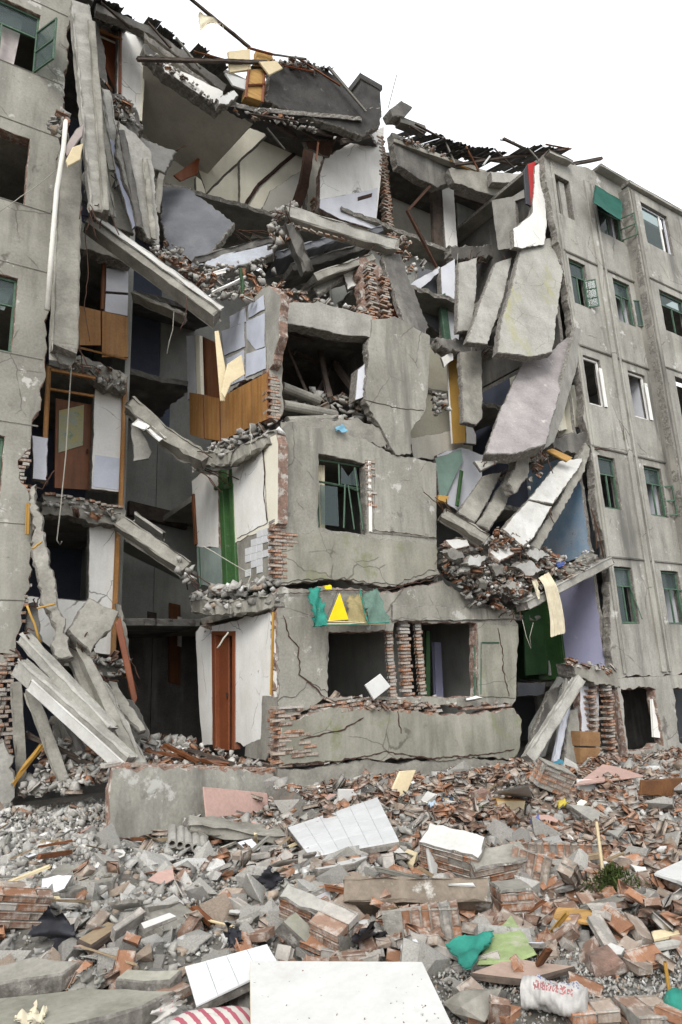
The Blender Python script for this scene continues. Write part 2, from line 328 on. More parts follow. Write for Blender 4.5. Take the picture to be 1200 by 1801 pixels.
def bar_geo(p0, p1, w, h, side=None, jag=0.0, segs=None, chip=0.012, endjag=None, w1=None, h1=None, bend=0.0):
    """box section bar from p0 to p1; w across `side`, h across the other axis"""
    p0, p1 = Vector(p0), Vector(p1); ax = (p1 - p0); L = ax.length; ax.normalize()
    s = Vector(side) if side else Vector((1, 0, 0)) if abs(ax.z) > 0.95 else ax.cross(Vector((0, 0, 1)))
    s = (s - ax * s.dot(ax)).normalized(); t = ax.cross(s)
    segs = segs or max(1, int(L / 0.35)); ej = endjag if endjag is not None else jag * 2
    w1 = w1 if w1 is not None else w; h1 = h1 if h1 is not None else h
    V, F = [], []
    sect = [(-1, -1), (1, -1), (1, 1), (-1, 1)]
    for i in range(segs + 1):
        q = i / segs; ww, hh = w + (w1 - w) * q, h + (h1 - h) * q
        for (a, b) in sect:
            for k in (0, 1):
                ca, cb = (ww / 2 - (chip if (k == 0) == (a * b > 0) else 0), hh / 2 - (0 if (k == 0) == (a * b > 0) else chip))
                p = p0 + ax * (L * q + (rnd.uniform(-1, 1) * ej if i in (0, segs) else 0)) + s * (a * ca + rnd.uniform(-1, 1) * jag) + t * (b * cb + rnd.uniform(-1, 1) * jag)
                p.z -= bend * 4 * q * (1 - q)
                V.append(p)
    for i in range(segs):
        for k in range(8): F.append([i * 8 + k, i * 8 + (k + 1) % 8, (i + 1) * 8 + (k + 1) % 8, (i + 1) * 8 + k])
    F.append(list(range(7, -1, -1))); F.append([segs * 8 + k for k in range(8)])
    return V, F, [0] * (segs * 8) + [1, 1]
def bar(name, p0, p1, w, h, mats, parent=None, **k):
    V, F, mi = bar_geo(p0, p1, w, h, **k); ms = list(mats) if isinstance(mats, (list, tuple)) else [mats, mats]
    return link_mesh(name, V, F, ms, parent, mi)
def multi(name, geos, m, parent=None):
    V, F = [], []
    for (v, f, *_) in geos:
        b = len(V); V += v; F += [[i + b for i in q] for q in f]
    return link_mesh(name, V, F, m, parent)
def tube_geo(pts, r, n=7):
    pts = [Vector(p) for p in pts]; V, F = [], []
    rs = r if isinstance(r, (list, tuple)) else [r] * len(pts)
    for i, p in enumerate(pts):
        d = (pts[min(i + 1, len(pts) - 1)] - pts[max(i - 1, 0)]).normalized()
        a = d.cross(Vector((0.3, 0.2, 1)) if abs(d.z) < 0.9 else Vector((1, 0, 0))).normalized(); b = d.cross(a)
        for k in range(n): V.append(p + (a * math.cos(2 * math.pi * k / n) + b * math.sin(2 * math.pi * k / n)) * rs[i])
    for i in range(len(pts) - 1):
        for k in range(n): F.append([i * n + k, i * n + (k + 1) % n, (i + 1) * n + (k + 1) % n, (i + 1) * n + k])
    F.append(list(range(n - 1, -1, -1))); F.append([(len(pts) - 1) * n + k for k in range(n)])
    return V, F
def tube(name, pts, r, m, parent=None, n=7):
    V, F = tube_geo(pts, r, n); return link_mesh(name, V, F, m, parent, smooth=True)
def curve_pts(a, b, sag=0.0, wob=0.0, n=12):
    a, b = Vector(a), Vector(b)
    return [a.lerp(b, i / n) + Vector((rnd.uniform(-wob, wob), rnd.uniform(-wob, wob), -sag * 4 * (i / n) * (1 - i / n))) for i in range(n + 1)]
def cloth(name, corners, m, parent=None, nu=14, nv=14, amp=0.03, th=0.006, freq=3.0, fold=None, edge=0.0):
    """thin sheet with folds between four corners (a,b,c,d in order)"""
    a, b, c, d = [Vector(p) for p in corners]; nrm = ((b - a).cross(d - a)).normalized()
    if nrm.dot(CAM - a) < 0: nrm = -nrm
    ph = [rnd.uniform(0, 6.3) for _ in range(6)]; V = []
    cre = [(rnd.uniform(-1, 1) * freq * 0.6, rnd.uniform(-1, 1) * freq * 0.6, rnd.random()) for _ in range(4)]
    for j in range(nv + 1):
        for i in range(nu + 1):
            s, t = i / nu, j / nv
            p = (a * (1 - s) + b * s) * (1 - t) + (d * (1 - s) + c * s) * t
            if fold == 'drape':
                z = math.sin(freq * 5.0 * s + ph[0] + 0.5 * math.sin(3 * t + ph[1])) + 0.4 * math.sin(freq * 9.0 * s + ph[2] + t)
            else:
                z = 0
                for q, (kx, ky, kp) in enumerate(cre): z += abs(((kx * s + ky * t + kp) % 1.0) * 2 - 1) * 2.0 / (1 + q * 0.5) - 0.6
                z += rnd.uniform(-0.08, 0.08)
            if edge and (i in (0, nu) or j in (0, nv)):
                p = p + (b - a).normalized() * rnd.uniform(-edge, edge) + (d - a).normalized() * rnd.uniform(-edge, edge)
            V.append(p + nrm * z * amp * 0.5)
    N = len(V); V += [p - nrm * th for p in V]; F = []
    W = nu + 1
    for j in range(nv):
        for i in range(nu):
            q = [j * W + i, j * W + i + 1, (j + 1) * W + i + 1, (j + 1) * W + i]
            F.append(q); F.append([x + N for x in reversed(q)])
    rim = [i for i in range(W)] + [j * W + nu for j in range(1, nv + 1)] + [nv * W + i for i in range(nu - 1, -1, -1)] + [j * W for j in range(nv - 1, 0, -1)]
    for i in range(len(rim)):
        p, q = rim[i], rim[(i + 1) % len(rim)]; F.append([p, q, q + N, p + N])
    return link_mesh(name, V, F, m, parent, smooth=True)
def drape(name, left, right, m, parent=None, nu=26, folds=5, amp=0.03, th=0.006):
    """hanging cloth lofted between two edge lines (lists of 3-D points), with folds running along it"""
    def at(line, t):
        f = t * (len(line) - 1); i = min(int(f), len(line) - 2); return Vector(line[i]).lerp(Vector(line[i + 1]), f - i)
    nv = 30; V = []; ph = rnd.uniform(0, 6)
    for j in range(nv + 1):
        t = j / nv; a, b = at(left, t), at(right, t)
        for i in range(nu + 1):
            s = i / nu; V.append(a.lerp(b, s) + Vector((0, -1, 0)) * amp * (math.sin(folds * 6.28 * s * 0.5 + ph + 0.8 * math.sin(t * 4)) + 0.5 * math.sin(folds * 7.9 * s + t * 3)) + Vector((rnd.uniform(-1, 1), 0, rnd.uniform(-1, 1))) * (0.012 if j == nv else 0.001))
    N = len(V); V += [p + Vector((0, th, 0)) for p in V]; F = []; W = nu + 1
    for j in range(nv):
        for i in range(nu):
            q = [j * W + i, j * W + i + 1, (j + 1) * W + i + 1, (j + 1) * W + i]; F.append(q); F.append([x + N for x in reversed(q)])
    return link_mesh(name, V, F, m, parent, smooth=True)
# ---- loose pieces: unit bricks and broken lumps
def brick_variant(k):
    L = [0.236, 0.236, 0.228, 0.155, 0.125, 0.19][k % 6]
    V, F, _ = bar_geo((-L / 2, 0, 0), (L / 2, 0, 0), 0.112, 0.054, side=(0, 1, 0), jag=0.003, segs=1 if k % 6 < 2 else 2, chip=0.006, endjag=0.004 if k % 6 < 3 else 0.028)
    return np.array([tuple(v) for v in V]), F
def hull(pts):
    import bmesh
    bm = bmesh.new()
    for p in pts: bm.verts.new(p)
    bmesh.ops.convex_hull(bm, input=bm.verts)
    loose = [v for v in bm.verts if not v.link_faces]
    for v in loose: bm.verts.remove(v)
    bm.verts.index_update(); V = np.array([tuple(v.co) for v in bm.verts]); F = [[v.index for v in f.verts] for f in bm.faces]; bm.free()
    return V, F
def lump_variant(k):
    r = random.Random(100 + k); fl = [0.35, 0.55, 0.8, 0.28][k % 4]
    e = lambda a: a * math.copysign(abs(r.uniform(-1, 1)) ** 0.35, r.random() - 0.5)
    return hull([(e(0.5), e(0.36), e(0.5) * fl) for _ in range(11)])
def grit_variant(k):
    r = random.Random(300 + k); e = lambda a: a * math.copysign(abs(r.uniform(-1, 1)) ** 0.4, r.random() - 0.5); return hull([(e(0.5), e(0.42), e(0.3)) for _ in range(8)])
BV = [brick_variant(k) for k in range(12)]
LV = [lump_variant(k) for k in range(12)]
GV = [grit_variant(k) for k in range(8)]
def brick_colour():
    t = rnd.random()
    if t < 0.26: c = (0.38, 0.195, 0.115)
    elif t < 0.56: c = (0.29, 0.185, 0.135)
    elif t < 0.82: c = (0.39, 0.315, 0.255)
    else: c = (0.40, 0.375, 0.34)
    k = rnd.uniform(0.7, 1.2); return tuple(x * k for x in c)
def lump_colour():
    t = rnd.random()
    c = (0.42, 0.405, 0.37) if t < 0.50 else (0.31, 0.295, 0.27) if t < 0.68 else (0.54, 0.525, 0.49) if t < 0.86 else (0.68, 0.67, 0.64) if t < 0.93 else (0.40, 0.32, 0.25)
    k = rnd.uniform(0.75, 1.2); return tuple(x * k for x in c)
def euler_np(rx, ry, rz):
    return np.array(Matrix.Rotation(rz, 3, 'Z') @ Matrix.Rotation(ry, 3, 'Y') @ Matrix.Rotation(rx, 3, 'X'))
def merged(name, pieces, m, parent=None, smooth=False):
    """pieces: (V, F, 3x3, loc, scale, colour) joined into one mesh with a colour per piece"""
    vs, loops, starts, tot, cols = [], [], [], [], []; off = 0; lo = 0
    for (V, F, R, t, s, c) in pieces:
        vs.append((V * s) @ R.T + t); cols.append(np.tile((*c, 1.0), (len(V), 1)))
        for f in F:
            loops.extend(i + off for i in f); starts.append(lo); tot.append(len(f)); lo += len(f)
        off += len(V)
    va = np.concatenate(vs); org = np.array((va[:, 0].mean(), va[:, 1].mean(), va[:, 2].min())); va = va - org
    me = bpy.data.meshes.new(name); me.vertices.add(len(va)); me.vertices.foreach_set('co', va.ravel())
    me.loops.add(len(loops)); me.loops.foreach_set('vertex_index', loops)
    me.polygons.add(len(starts)); me.polygons.foreach_set('loop_start', starts); me.polygons.foreach_set('loop_total', tot)
    a = me.color_attributes.new('col', 'FLOAT_COLOR', 'POINT'); a.data.foreach_set('color', np.concatenate(cols).ravel())
    me.materials.append(m); me.update(calc_edges=True); me.validate()
    o = bpy.data.objects.new(name, me); C.objects.link(o); ov = Vector(org)
    if parent is not None: o.parent = parent; o.location = ov - WL[parent.name]
    else: o.location = ov
    WL[o.name] = ov; o['kind'] = 'stuff'
    return o
BMESH, LMESH = [], []
for k, (V, F) in enumerate(BV):
    me = bpy.data.meshes.new('brick'); me.from_pydata(V.tolist(), [], F); me.materials.append(BRICK); BMESH.append(me)
for k, (V, F) in enumerate(LV):
    me = bpy.data.meshes.new('concrete_lump'); me.from_pydata(V.tolist(), [], F); me.materials.append(STONEO); LMESH.append(me)
def put(name, me, loc, rot, scale=1.0, colour=None, parent=None):
    o = bpy.data.objects.new(name, me); C.objects.link(o)
    loc = Vector(loc)
    if parent is not None: o.parent = parent; o.location = loc - WL[parent.name]
    else: o.location = loc
    o.rotation_euler = rot
    o.scale = (scale,) * 3 if isinstance(scale, (int, float)) else scale
    if colour: o.color = (*colour, 1)
    return o
def brick_edge(parent, x, y, z0, z1, along='x', sgn=1, out=0.06, depth=0.24, dens=1.0, lean=0.0):
    """toothed end of a broken brick wall: courses of bricks standing proud of the broken edge.
    along: axis in which the wall ran on; sgn: direction in which it is broken away"""
    z = z0; k = 0
    while z < z1:
        if rnd.random() < dens:
            q = k % 2; o = rnd.uniform(-0.02, out)
            xx = x + lean * (z - z0)
            rows = ((-0.055, 0), (0.06, 0)) if q == 0 else ((0, 1),)
            for (dy, hd) in rows:
                rz = (0 if hd == 0 else math.pi / 2) + (math.pi / 2 if along == 'y' else 0) + rnd.uniform(-0.05, 0.05)
                inw = 0.09 if hd == 0 else 0.035
                if along == 'x': loc = (xx + sgn * (o - inw), y + depth / 2 + dy, z + 0.03)
                else: loc = (xx + depth / 2 + dy, y + sgn * (o - inw), z + 0.03)
                put('brick', BMESH[rnd.randrange(3)], loc, (rnd.uniform(-0.04, 0.04), rnd.uniform(-0.04, 0.04), rz), 1, brick_colour(), parent)
        z += 0.066; k += 1
def heap(name, label, cat, pts, m, n, size, kinds=(0.5, 0.5), spread=None, parent=None):
    """loose debris lying in a polygon of 3-D points (fan), as one uncountable mass"""
    pts = [Vector(p) for p in pts]; pcs = []
    for _ in range(n):
        i = rnd.randrange(1, len(pts) - 1); a, b = rnd.random(), rnd.random()
        if a + b > 1: a, b = 1 - a, 1 - b
        p = pts[0] + (pts[i] - pts[0]) * a + (pts[i + 1] - pts[0]) * b
        R = euler_np(rnd.uniform(-0.8, 0.8), rnd.uniform(-0.8, 0.8), rnd.uniform(0, 6.3))
        p = p + Vector((rnd.uniform(-.05, .05), rnd.uniform(-.08, .08), rnd.uniform(-0.04, 0.06)))
        if rnd.random() < kinds[0]: V, F = BV[rnd.randrange(12)]; s = 1.0; c = brick_colour()
        else: V, F = LV[rnd.randrange(12)]; s = rnd.uniform(*size); c = lump_colour()
        pcs.append((V, F, R, np.array(p), s, c))
    o = merged(name, pcs, m, parent)
    if parent is None: tag(o, label, cat)
    return o
# ================================================================== ground
def ground_h(x, y):
    h = -0.12 - 0.05 * max(0.0, x - 5.0)
    h += 0.10 * math.sin(x * 1.1 + 0.4) * math.sin(y * 0.9 + 1.0) + 0.05 * math.sin(x * 2.7 + y * 1.9)
    d = math.hypot(x - 0.9, y - 10.6); h += 0.42 * math.exp(-(d / 1.5) ** 2)          # grey spoil heap against the left wing
    h += 0.16 * math.exp(-((y - 9.3) / 1.2) ** 2) * (-0.6 if x < 5.0 else 0.6 if x > 11 else 1)             # debris line in front of the bay
    h += 0.20 * math.exp(-((x - 8.0) / 2.2) ** 2 - ((y - 7.2) / 1.0) ** 2)
    h += 0.12 * math.exp(-((x - 3.0) / 0.9) ** 2 - ((y - 5.2) / 0.7) ** 2)
    h += 0.09 * math.sin(x * 3.1 + 1.7 * math.sin(y * 1.3)) * math.sin(y * 3.4 + 1.1 * math.sin(x * 1.7)) * min(1.0, max(0.25, (y - 3.0) / 3.0))
    if y > 10.6: h = min(h, -0.05)
    return h
def build_ground():
    xs = np.concatenate([np.array([-400, -120, -40, -15, -8]), np.arange(-5, 22.01, 0.2), np.array([26, 34, 60, 150, 400])])
    ys = np.concatenate([np.array([-400, -120, -40, -12, -4]), np.arange(0, 13.01, 0.2), np.array([15, 19, 24, 60, 150, 400])])
    V, F = [], []
    for y in ys:
        for x in xs:
            inn = -5 <= x <= 22 and 0 <= y <= 13
            V.append((x, y, ground_h(x, y) + rnd.uniform(-0.02, 0.02) if inn else -0.35 - (0.6 if x > 22 else 0)))
    W = len(xs)
    for j in range(len(ys) - 1):
        for i in range(W - 1): F.append([j * W + i, j * W + i + 1, (j + 1) * W + i + 1, (j + 1) * W + i])
    me = bpy.data.meshes.new('ground'); me.from_pydata(V, [], F); me.materials.append(DIRT)
    me.polygons.foreach_set('use_smooth', [True] * len(me.polygons)); me.update()
    o = bpy.data.objects.new('ground', me); C.objects.link(o); o['kind'] = 'structure'
build_ground()
def gz(x, y): return ground_h(x, y)

# ================================================================== windows and doors (parts of a building)
def rect(x0, x1, z0, z1, y): return [Vector((x0, y, z0)), Vector((x1, y, z0)), Vector((x1, y, z1)), Vector((x0, y, z1))]
def frame_geo(x0, x1, z0, z1, y, w=0.045, d=0.05):
    g = []
    for (a, b) in (((x0, z0 + w / 2), (x1, z0 + w / 2)), ((x0, z1 - w / 2), (x1, z1 - w / 2))):
        g.append(bar_geo((a[0], y, a[1]), (b[0], y, b[1]), d, w, side=(0, 1, 0), segs=1, chip=0.003))
    for x in (x0 + w / 2, x1 - w / 2):
        g.append(bar_geo((x, y, z0 + w), (x, y, z1 - w), d, w, side=(0, 1, 0), segs=1, chip=0.003))
    return g
def sash(parent, hinge, width, z0, z1, ang, m=None, glazed=True, bars=1):
    """a casement leaf turned about a vertical hinge line"""
    d = Vector((math.cos(ang), math.sin(ang), 0)); h = Vector(hinge); g = []; w = 0.035
    up = Vector((0, 0, 1)); sd = d.cross(up)
    for z in [z0 + w / 2, z1 - w / 2] + [z0 + (z1 - z0) * (k + 1) / (bars + 1) for k in range(bars)]:
        g.append(bar_geo(h + up * (z - h.z), h + d * width + up * (z - h.z), w, w, side=up, segs=1, chip=0.003))
    for t in (w / 2, width - w / 2):
        a = h + d * t; g.append(bar_geo((a.x, a.y, z0 + w), (a.x, a.y, z1 - w), w, w, side=sd, segs=1, chip=0.003))
    s = multi('sash', g, m or GREEN_F, parent)
    if glazed:
        a, b = h + d * 0.03, h + d * (width - 0.03)
        q = [Vector((a.x, a.y, z0 + 0.03)), Vector((b.x, b.y, z0 + 0.03)), Vector((b.x, b.y, z1 - 0.03)), Vector((a.x, a.y, z1 - 0.03))]
        plate('pane', q, 0.004, [GLASS], parent, jag=0, chip=0.0005)
    return s
def window(parent, x0, x1, z0, z1, y, mode='open', trans=0.32, curtain=None, fm=None):
    """steel window: frame, transom, leaves (open or gone), panes, curtain"""
    fm = fm or GREEN_F; yy = y + 0.10; g = frame_geo(x0 + 0.004, x1 - 0.004, z0 + 0.004, z1 - 0.004, yy); zt = z1 - (z1 - z0) * trans; xm = (x0 + x1) / 2
    g.append(bar_geo((x0 + 0.05, yy, zt), (x1 - 0.05, yy, zt), 0.045, 0.04, side=(0, 1, 0), segs=1, chip=0.003))
    if mode != 'bare': g.append(bar_geo((xm, yy, z0 + 0.05), (xm, yy, zt - 0.02), 0.045, 0.035, side=(0, 1, 0), segs=1, chip=0.003))
    w = multi('window', g, fm, parent)
    plate('pane', rect(x0 + 0.05, x1 - 0.05, zt + 0.025, z1 - 0.05, yy), 0.004, [GLASS], w, jag=0, chip=0.0005)
    if mode == 'open':
        kind_ = rnd.random()
        if kind_ < 0.62: sash(w, (x1 - 0.05, yy - 0.03, z0), (x1 - x0) / 2 - 0.05, z0 + 0.05, zt - 0.02, -math.radians(rnd.uniform(15, 100)), fm, glazed=rnd.random() < 0.5, bars=rnd.randrange(0, 3))
        elif kind_ < 0.8: bar('sash_bar', (x1 - 0.1, yy - 0.05, zt), (x1 - 0.02, yy - 0.2, z0 + 0.1), 0.03, 0.03, [fm, fm], w, segs=1)
        if rnd.random() < 0.55: plate('pane', rect(x0 + 0.05, xm - 0.02, z0 + 0.05, zt - 0.02, yy), 0.004, [GLASS], w, jag=0, chip=0.0005)
    if curtain:
        cloth('curtain', [Vector((x0 + 0.03, yy + 0.12, z1 - 0.1)), Vector((x0 + (x1 - x0) * curtain[1], yy + 0.12, z1 - 0.1)), Vector((x0 + (x1 - x0) * curtain[1] * 0.9, yy + 0.14, curtain[2])), Vector((x0 + 0.03, yy + 0.12, curtain[2]))], curtain[0], w, nu=24, nv=6, amp=0.05, freq=6)
    return w
def poly_y(pts, Y): return [P(x, y, Y) for (x, y) in pts]
def poly_x(pts, X): return [PX(x, y, X) for (x, y) in pts]

# ================================================================== left wing
XL, YL = 1.62, 12.0
lw = thing('apartment_building', (-1.5, YL, 0), 'weathered grey left wing of the collapsed apartment block', 'building', 'standing parts of the apartment block')
WLX = (-0.25, 1.08)
lwin = [(SL(k) + 1.28, SL(k) + 2.75) for k in (1, 2, 3, 4, 5)]
lholes = [rect(WLX[0], WLX[1], a, b, YL) for (a, b) in lwin] + [rect(-2.6, -1.3, a, b, YL) for (a, b) in lwin]
e = XL
out = [(-4.2, 2.3), (1.50, 2.25), (1.52, 2.6), (e - 0.05, 2.75), (e, 3.3), (e - 0.02, 4.5), (e - 0.06, 4.9), (1.36, 5.2), (1.33, 5.5), (1.5, 5.75), (e - 0.12, 6.1), (e, 6.6), (e, 8.8), (e - 0.03, 10), (e, 12), (e + 0.02, 14), (e, 16.5), (e, 19.2), (-4.2, 19.2)]
jg = [0.0 if i in (len(out) - 1, len(out) - 2) else 0.035 for i in range(len(out))]
lwall = plate('wall', [Vector((x, YL, z)) for x, z in out], 0.24, [FACADE, BRCORE, DIM], lw, jag=jg, step=0.09, holes=lholes, hjag=0.008, dirv=(0, 1, 0))
# raised string lines where the render panels meet, each a shallow batten
for k in (1, 2, 3, 4, 5):
    for z in (SL(k) - 0.02, SL(k) + 1.26):
        bar('string_course', (-4.2, YL - 0.004, z), (e - 0.03 - (0.3 if 4.9 < z < 6 else 0), YL - 0.004, z), 0.02, 0.025, [CONC, CONC], lw, side=(0, 1, 0), segs=4, jag=0.001)
plate('wall', [Vector((x, YL + 0.004, z)) for x, z in [(-4.2, -0.3), (1.42, -0.3), (1.48, 0.4), (1.36, 0.9), (1.42, 1.5), (1.38, 1.9), (1.48, 2.23), (-4.2, 2.28)]], 0.24, [FACADE, BRCORE], lw, jag=0.04, step=0.08, dirv=(0, 1, 0))
brick_edge(lwall, 1.44, YL - 0.03, 0.5, 2.25, 'x', 1, out=0.14); brick_edge(lwall, 1.30, YL - 0.05, 0.9, 2.1, 'x', 1, out=0.10)
brick_edge(lwall, 1.42, YL + 0.0, 4.85, 5.75, 'x', 1, out=0.10)
brick_edge(lwall, XL - 0.02, YL + 0.0, 2.7, 3.4, 'x', 1, out=0.05, dens=0.5)
for i, (a, b) in enumerate(lwin):
    cur = (mat('grey_pink_curtain', (0.45, 0.40, 0.38), (0.36, 0.32, 0.31), vs=6, fine=0.1, bump=0), 0.78, SL(4) + 1.3) if i == 3 else (mat('pale_blind', (0.55, 0.56, 0.54), vs=5, fine=0.1, bump=0), 0.98, SL(2) + 2.2) if i == 1 else None
    if i == 2: continue            # the frame is gone, only the hole is left
    w = window(lw, WLX[0], WLX[1], a, b, YL, 'shut' if i in (0, 1, 3) else 'open', trans=0.36, curtain=cur)
    if i == 3: sash(w, (WLX[1] - 0.04, YL + 0.06, a), 0.62, a + 0.03, b - 0.42, -math.radians(62), GREEN_F)
# inner shell of the wing: floors, back wall, end wall set back from the break
for k in range(1, 6):
    plate('floor_slab', [Vector((-4.2, YL + 0.25, SL(k))), Vector((1.45, YL + 0.25, SL(k))), Vector((1.45, 17.8, SL(k))), Vector((-4.2, 17.8, SL(k)))], 0.16, [CONC, CORE], lw, jag=[0.0, 0.03, 0, 0], dirv=(0, 0, -1))
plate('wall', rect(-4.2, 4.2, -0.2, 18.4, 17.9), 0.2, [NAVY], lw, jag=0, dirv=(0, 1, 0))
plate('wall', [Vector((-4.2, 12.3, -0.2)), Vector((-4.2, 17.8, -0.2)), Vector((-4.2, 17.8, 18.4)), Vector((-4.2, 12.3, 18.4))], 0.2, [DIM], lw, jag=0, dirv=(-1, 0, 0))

plate('wall', [Vector((1.50, YL + 0.25, 9)), Vector((1.50, 17.8, 9)), Vector((1.50, 17.8, 18.4)), Vector((1.50, YL + 0.25, 18.4))], 0.12, [DIM], lw, jag=0, dirv=(-1, 0, 0))
plate('roof_slab', [Vector((-4.2, 12.3, 18.45)), Vector((3.6, 14.3, 18.45)), Vector((3.6, 18, 18.45)), Vector((-4.2, 18, 18.45))], 0.15, [CONC_D], lw, jag=0, dirv=(0, 0, 1))
# ---- room fronts of the left bay, behind the broken edge (plane Y=14)
YP = 14.0
lb = thing('apartment_building', (2.8, YP, 0), 'opened room fronts with doors and white piers beside the left wing', 'building', 'standing parts of the apartment block')
def lbp(name, pts, Y, th, m, jag=0.02, **k): return plate(name, poly_y(pts, Y), th, m, lb, jag=jag, dirv=(0, 1, 0), **k)
# white piers storey by storey
lbp('wall', [(208, 20), (262, 62), (250, 214), (205, 165)], YP, 0.2, [WHITE, CORE], 0.006)
lbp('wall', [(140, 5), (262, 48), (262, 72), (140, 22)], YP - 0.01, 0.2, [WHITE, CORE], 0.01)
bar('corner_strip', P(256, 60, YP - 0.02), P(248, 213, YP - 0.02), 0.06, 0.04, [CREAM, CREAM], lb, side=(1, 0, 0))
lbp('wall', [(168, 668), (218, 690), (213, 866), (160, 860)], YP, 0.2, [WHITE, CORE], 0.008)
plate('tile', poly_y([(168, 800), (211, 806), (210, 862), (163, 856)], YP - 0.012), 0.012, [GLAZEDB], lb, jag=0, dirv=(0, 1, 0), chip=0.002)
lbp('wall', [(157, 912), (210, 922), (206, 1058), (200, 1152), (166, 1148), (155, 1060)], YP, 0.2, [WHITE, CORE], 0.008)
lbp('wall', [(48, 1048), (155, 1056), (160, 1150), (100, 1148), (48, 1110)], YP + 0.01, 0.2, [WHITE, CORE], 0.012)
# F3: tiles and veneer below the dark opening
for (a, b, c, d) in [((187, 436), (228, 447), (227, 474), (187, 468)), ((187, 471), (227, 477), (226, 515), (186, 512)), ((186, 516), (226, 519), (225, 556), (184, 548))]:
    lbp('tile_panel', [a, b, c, d], YP, 0.06, [WHITE_B, CORE], 0)
bar('door_frame', P(184, 420, YP - 0.03), P(180, 545, YP - 0.03), 0.08, 0.08, [WOOD_B, WOOD_B], lb, side=(1, 0, 0))
for (x0, x1, y0, y1) in [(130, 178, 535, 607), (179, 226, 546, 628)]:
    lbp('veneer_panel', [(x0, y0), (x1, y0 + (x1 - x0) * 0.24), (x1, y1 + (x1 - x0) * 0.2 - 9), (x0, y1)], YP - 0.08, 0.04, [WOOD, WOOD_B], 0)
bar('skirting', P(130, 609, YP - 0.1), P(224, 632, YP - 0.1), 0.03, 0.05, [WOOD, WOOD], lb, side=(0, 1, 0))
# F2 door with frame, transom and notice
bar('door_frame', P(86, 645, 13.4), P(76, 850, 13.4), 0.09, 0.07, [WOOD, WOOD], lb, side=(1, 0, 0))
bar('door_frame', P(88, 650, 13.4), P(168, 665, 13.4), 0.07, 0.07, [WOOD, WOOD], lb, side=(0, 1, 0))
bar('door_frame', P(86, 684, 13.42), P(166, 697, 13.42), 0.06, 0.05, [WOOD, WOOD], lb, side=(0, 1, 0))
bar('door_frame', P(220, 667, YP - 0.05), P(212, 905, YP - 0.05), 0.09, 0.08, [WOOD, WOOD], lb, side=(1, 0, 0))
bar('door_frame', P(208, 925, YP - 0.05), P(199, 1155, YP - 0.05), 0.10, 0.08, [WOOD, WOOD_B], lb, side=(1, 0, 0))
bar('door_frame', P(212, 55, YP - 0.05), P(211, 165, YP - 0.05), 0.07, 0.06, [RED, RED], lb, side=(1, 0, 0))
bar('door_frame', P(172, 52, YP - 0.05), P(215, 70, YP - 0.05), 0.07, 0.05, [WOOD, WOOD], lb, side=(0, 1, 0))
bar('door_frame', P(172, 62, YP + 0.3), P(213, 80, YP + 0.3), 0.04, 0.05, [CREAM, CREAM], lb, side=(0, 1, 0))
lbp('door', [(176, 45), (214, 62), (213, 170), (200, 150), (178, 100)], YP + 0.4, 0.04, [RED], 0)
lbp('door', [(98, 700), (162, 712), (158, 862), (96, 858)], YP + 0.25, 0.04, [WOOD_B], 0)
bar('door_handle', P(154, 790, YP + 0.2), P(154, 797, YP + 0.2), 0.03, 0.05, [STEEL, STEEL], lb, segs=1, chip=0.005)
plate('notice', poly_y([(104, 722), (148, 712), (146, 783), (103, 796)], YP + 0.23), 0.006, [mat('paper_notice', (0.33, 0.36, 0.30), (0.42, 0.36, 0.16), vs=5, fine=0.2, bump=0, spot=(7, 0.58, 0.66, (0.16, 0.26, 0.18)))], lb, jag=0, chip=0.001)
lbp('wall', [(56, 765), (86, 770), (82, 845), (57, 842)], 12.6, 0.15, [WHITE_B, CORE], 0.012)
# storey slabs of the left bay, broken front edges; each carries a rubble-brick course on top
for (pts, Yf) in [([(120, 618), (228, 660), (222, 690), (118, 650)], 13.6), ([(75, 868), (222, 898), (214, 925), (72, 905)], 13.65), ([(150, 1148), (228, 1162), (222, 1192), (150, 1190)], 13.5), ([(128, 380), (235, 440), (232, 462), (128, 432)], 13.6)]:
    q = poly_y(pts, Yf)
    s = plate('floor_slab', q, 0.35, [CONC, CORE], lb, jag=0.05, step=0.08, dirv=(0, 1, 0))
    z = max(p.z for p in q)
    x0, x1 = q[0].x, q[1].x
    plate('floor_slab', [Vector((x0 - 0.3, Yf + 0.3, q[0].z - 0.03)), Vector((x1, Yf + 0.3, q[1].z - 0.03)), Vector((x1, 17.8, q[0].z - 0.03)), Vector((x0 - 0.3, 17.8, q[0].z - 0.03))], 0.15, [CONC], lb, jag=0, dirv=(0, 0, -1))
for i in range(14):
    t = i / 13; p = P(82 + 130 * t, 872 + 24 * t, 13.62)
    put('brick', BMESH[i % 4], p + Vector((0, 0.06, 0.045 + rnd.uniform(-.01, .02))), (rnd.uniform(-.1, .1), rnd.uniform(-.1, .1), math.pi / 2 + rnd.uniform(-.15, .15)), 1, brick_colour(), lb)
for q in [[(122, 622, 13.55), (228, 664, 13.55), (226, 690, 13.5), (122, 655, 13.5)], [(76, 872, 13.6), (218, 900, 13.6), (216, 915, 13.55), (76, 895, 13.55)], [(150, 1150, 13.4), (228, 1165, 13.4), (224, 1190, 13.3), (150, 1188, 13.3)], [(165, 140, 13.3), (236, 186, 13.2), (250, 226, 13.2), (205, 210, 13.2)], [(215, 430, 13.2), (300, 440, 13.0), (330, 470, 12.6), (300, 475, 12.4)]]:
    heap('rubble', None, None, [P(*p) for p in q], STONEA, 46, (0.05, 0.17), (0.25, 0.75), parent=lb)
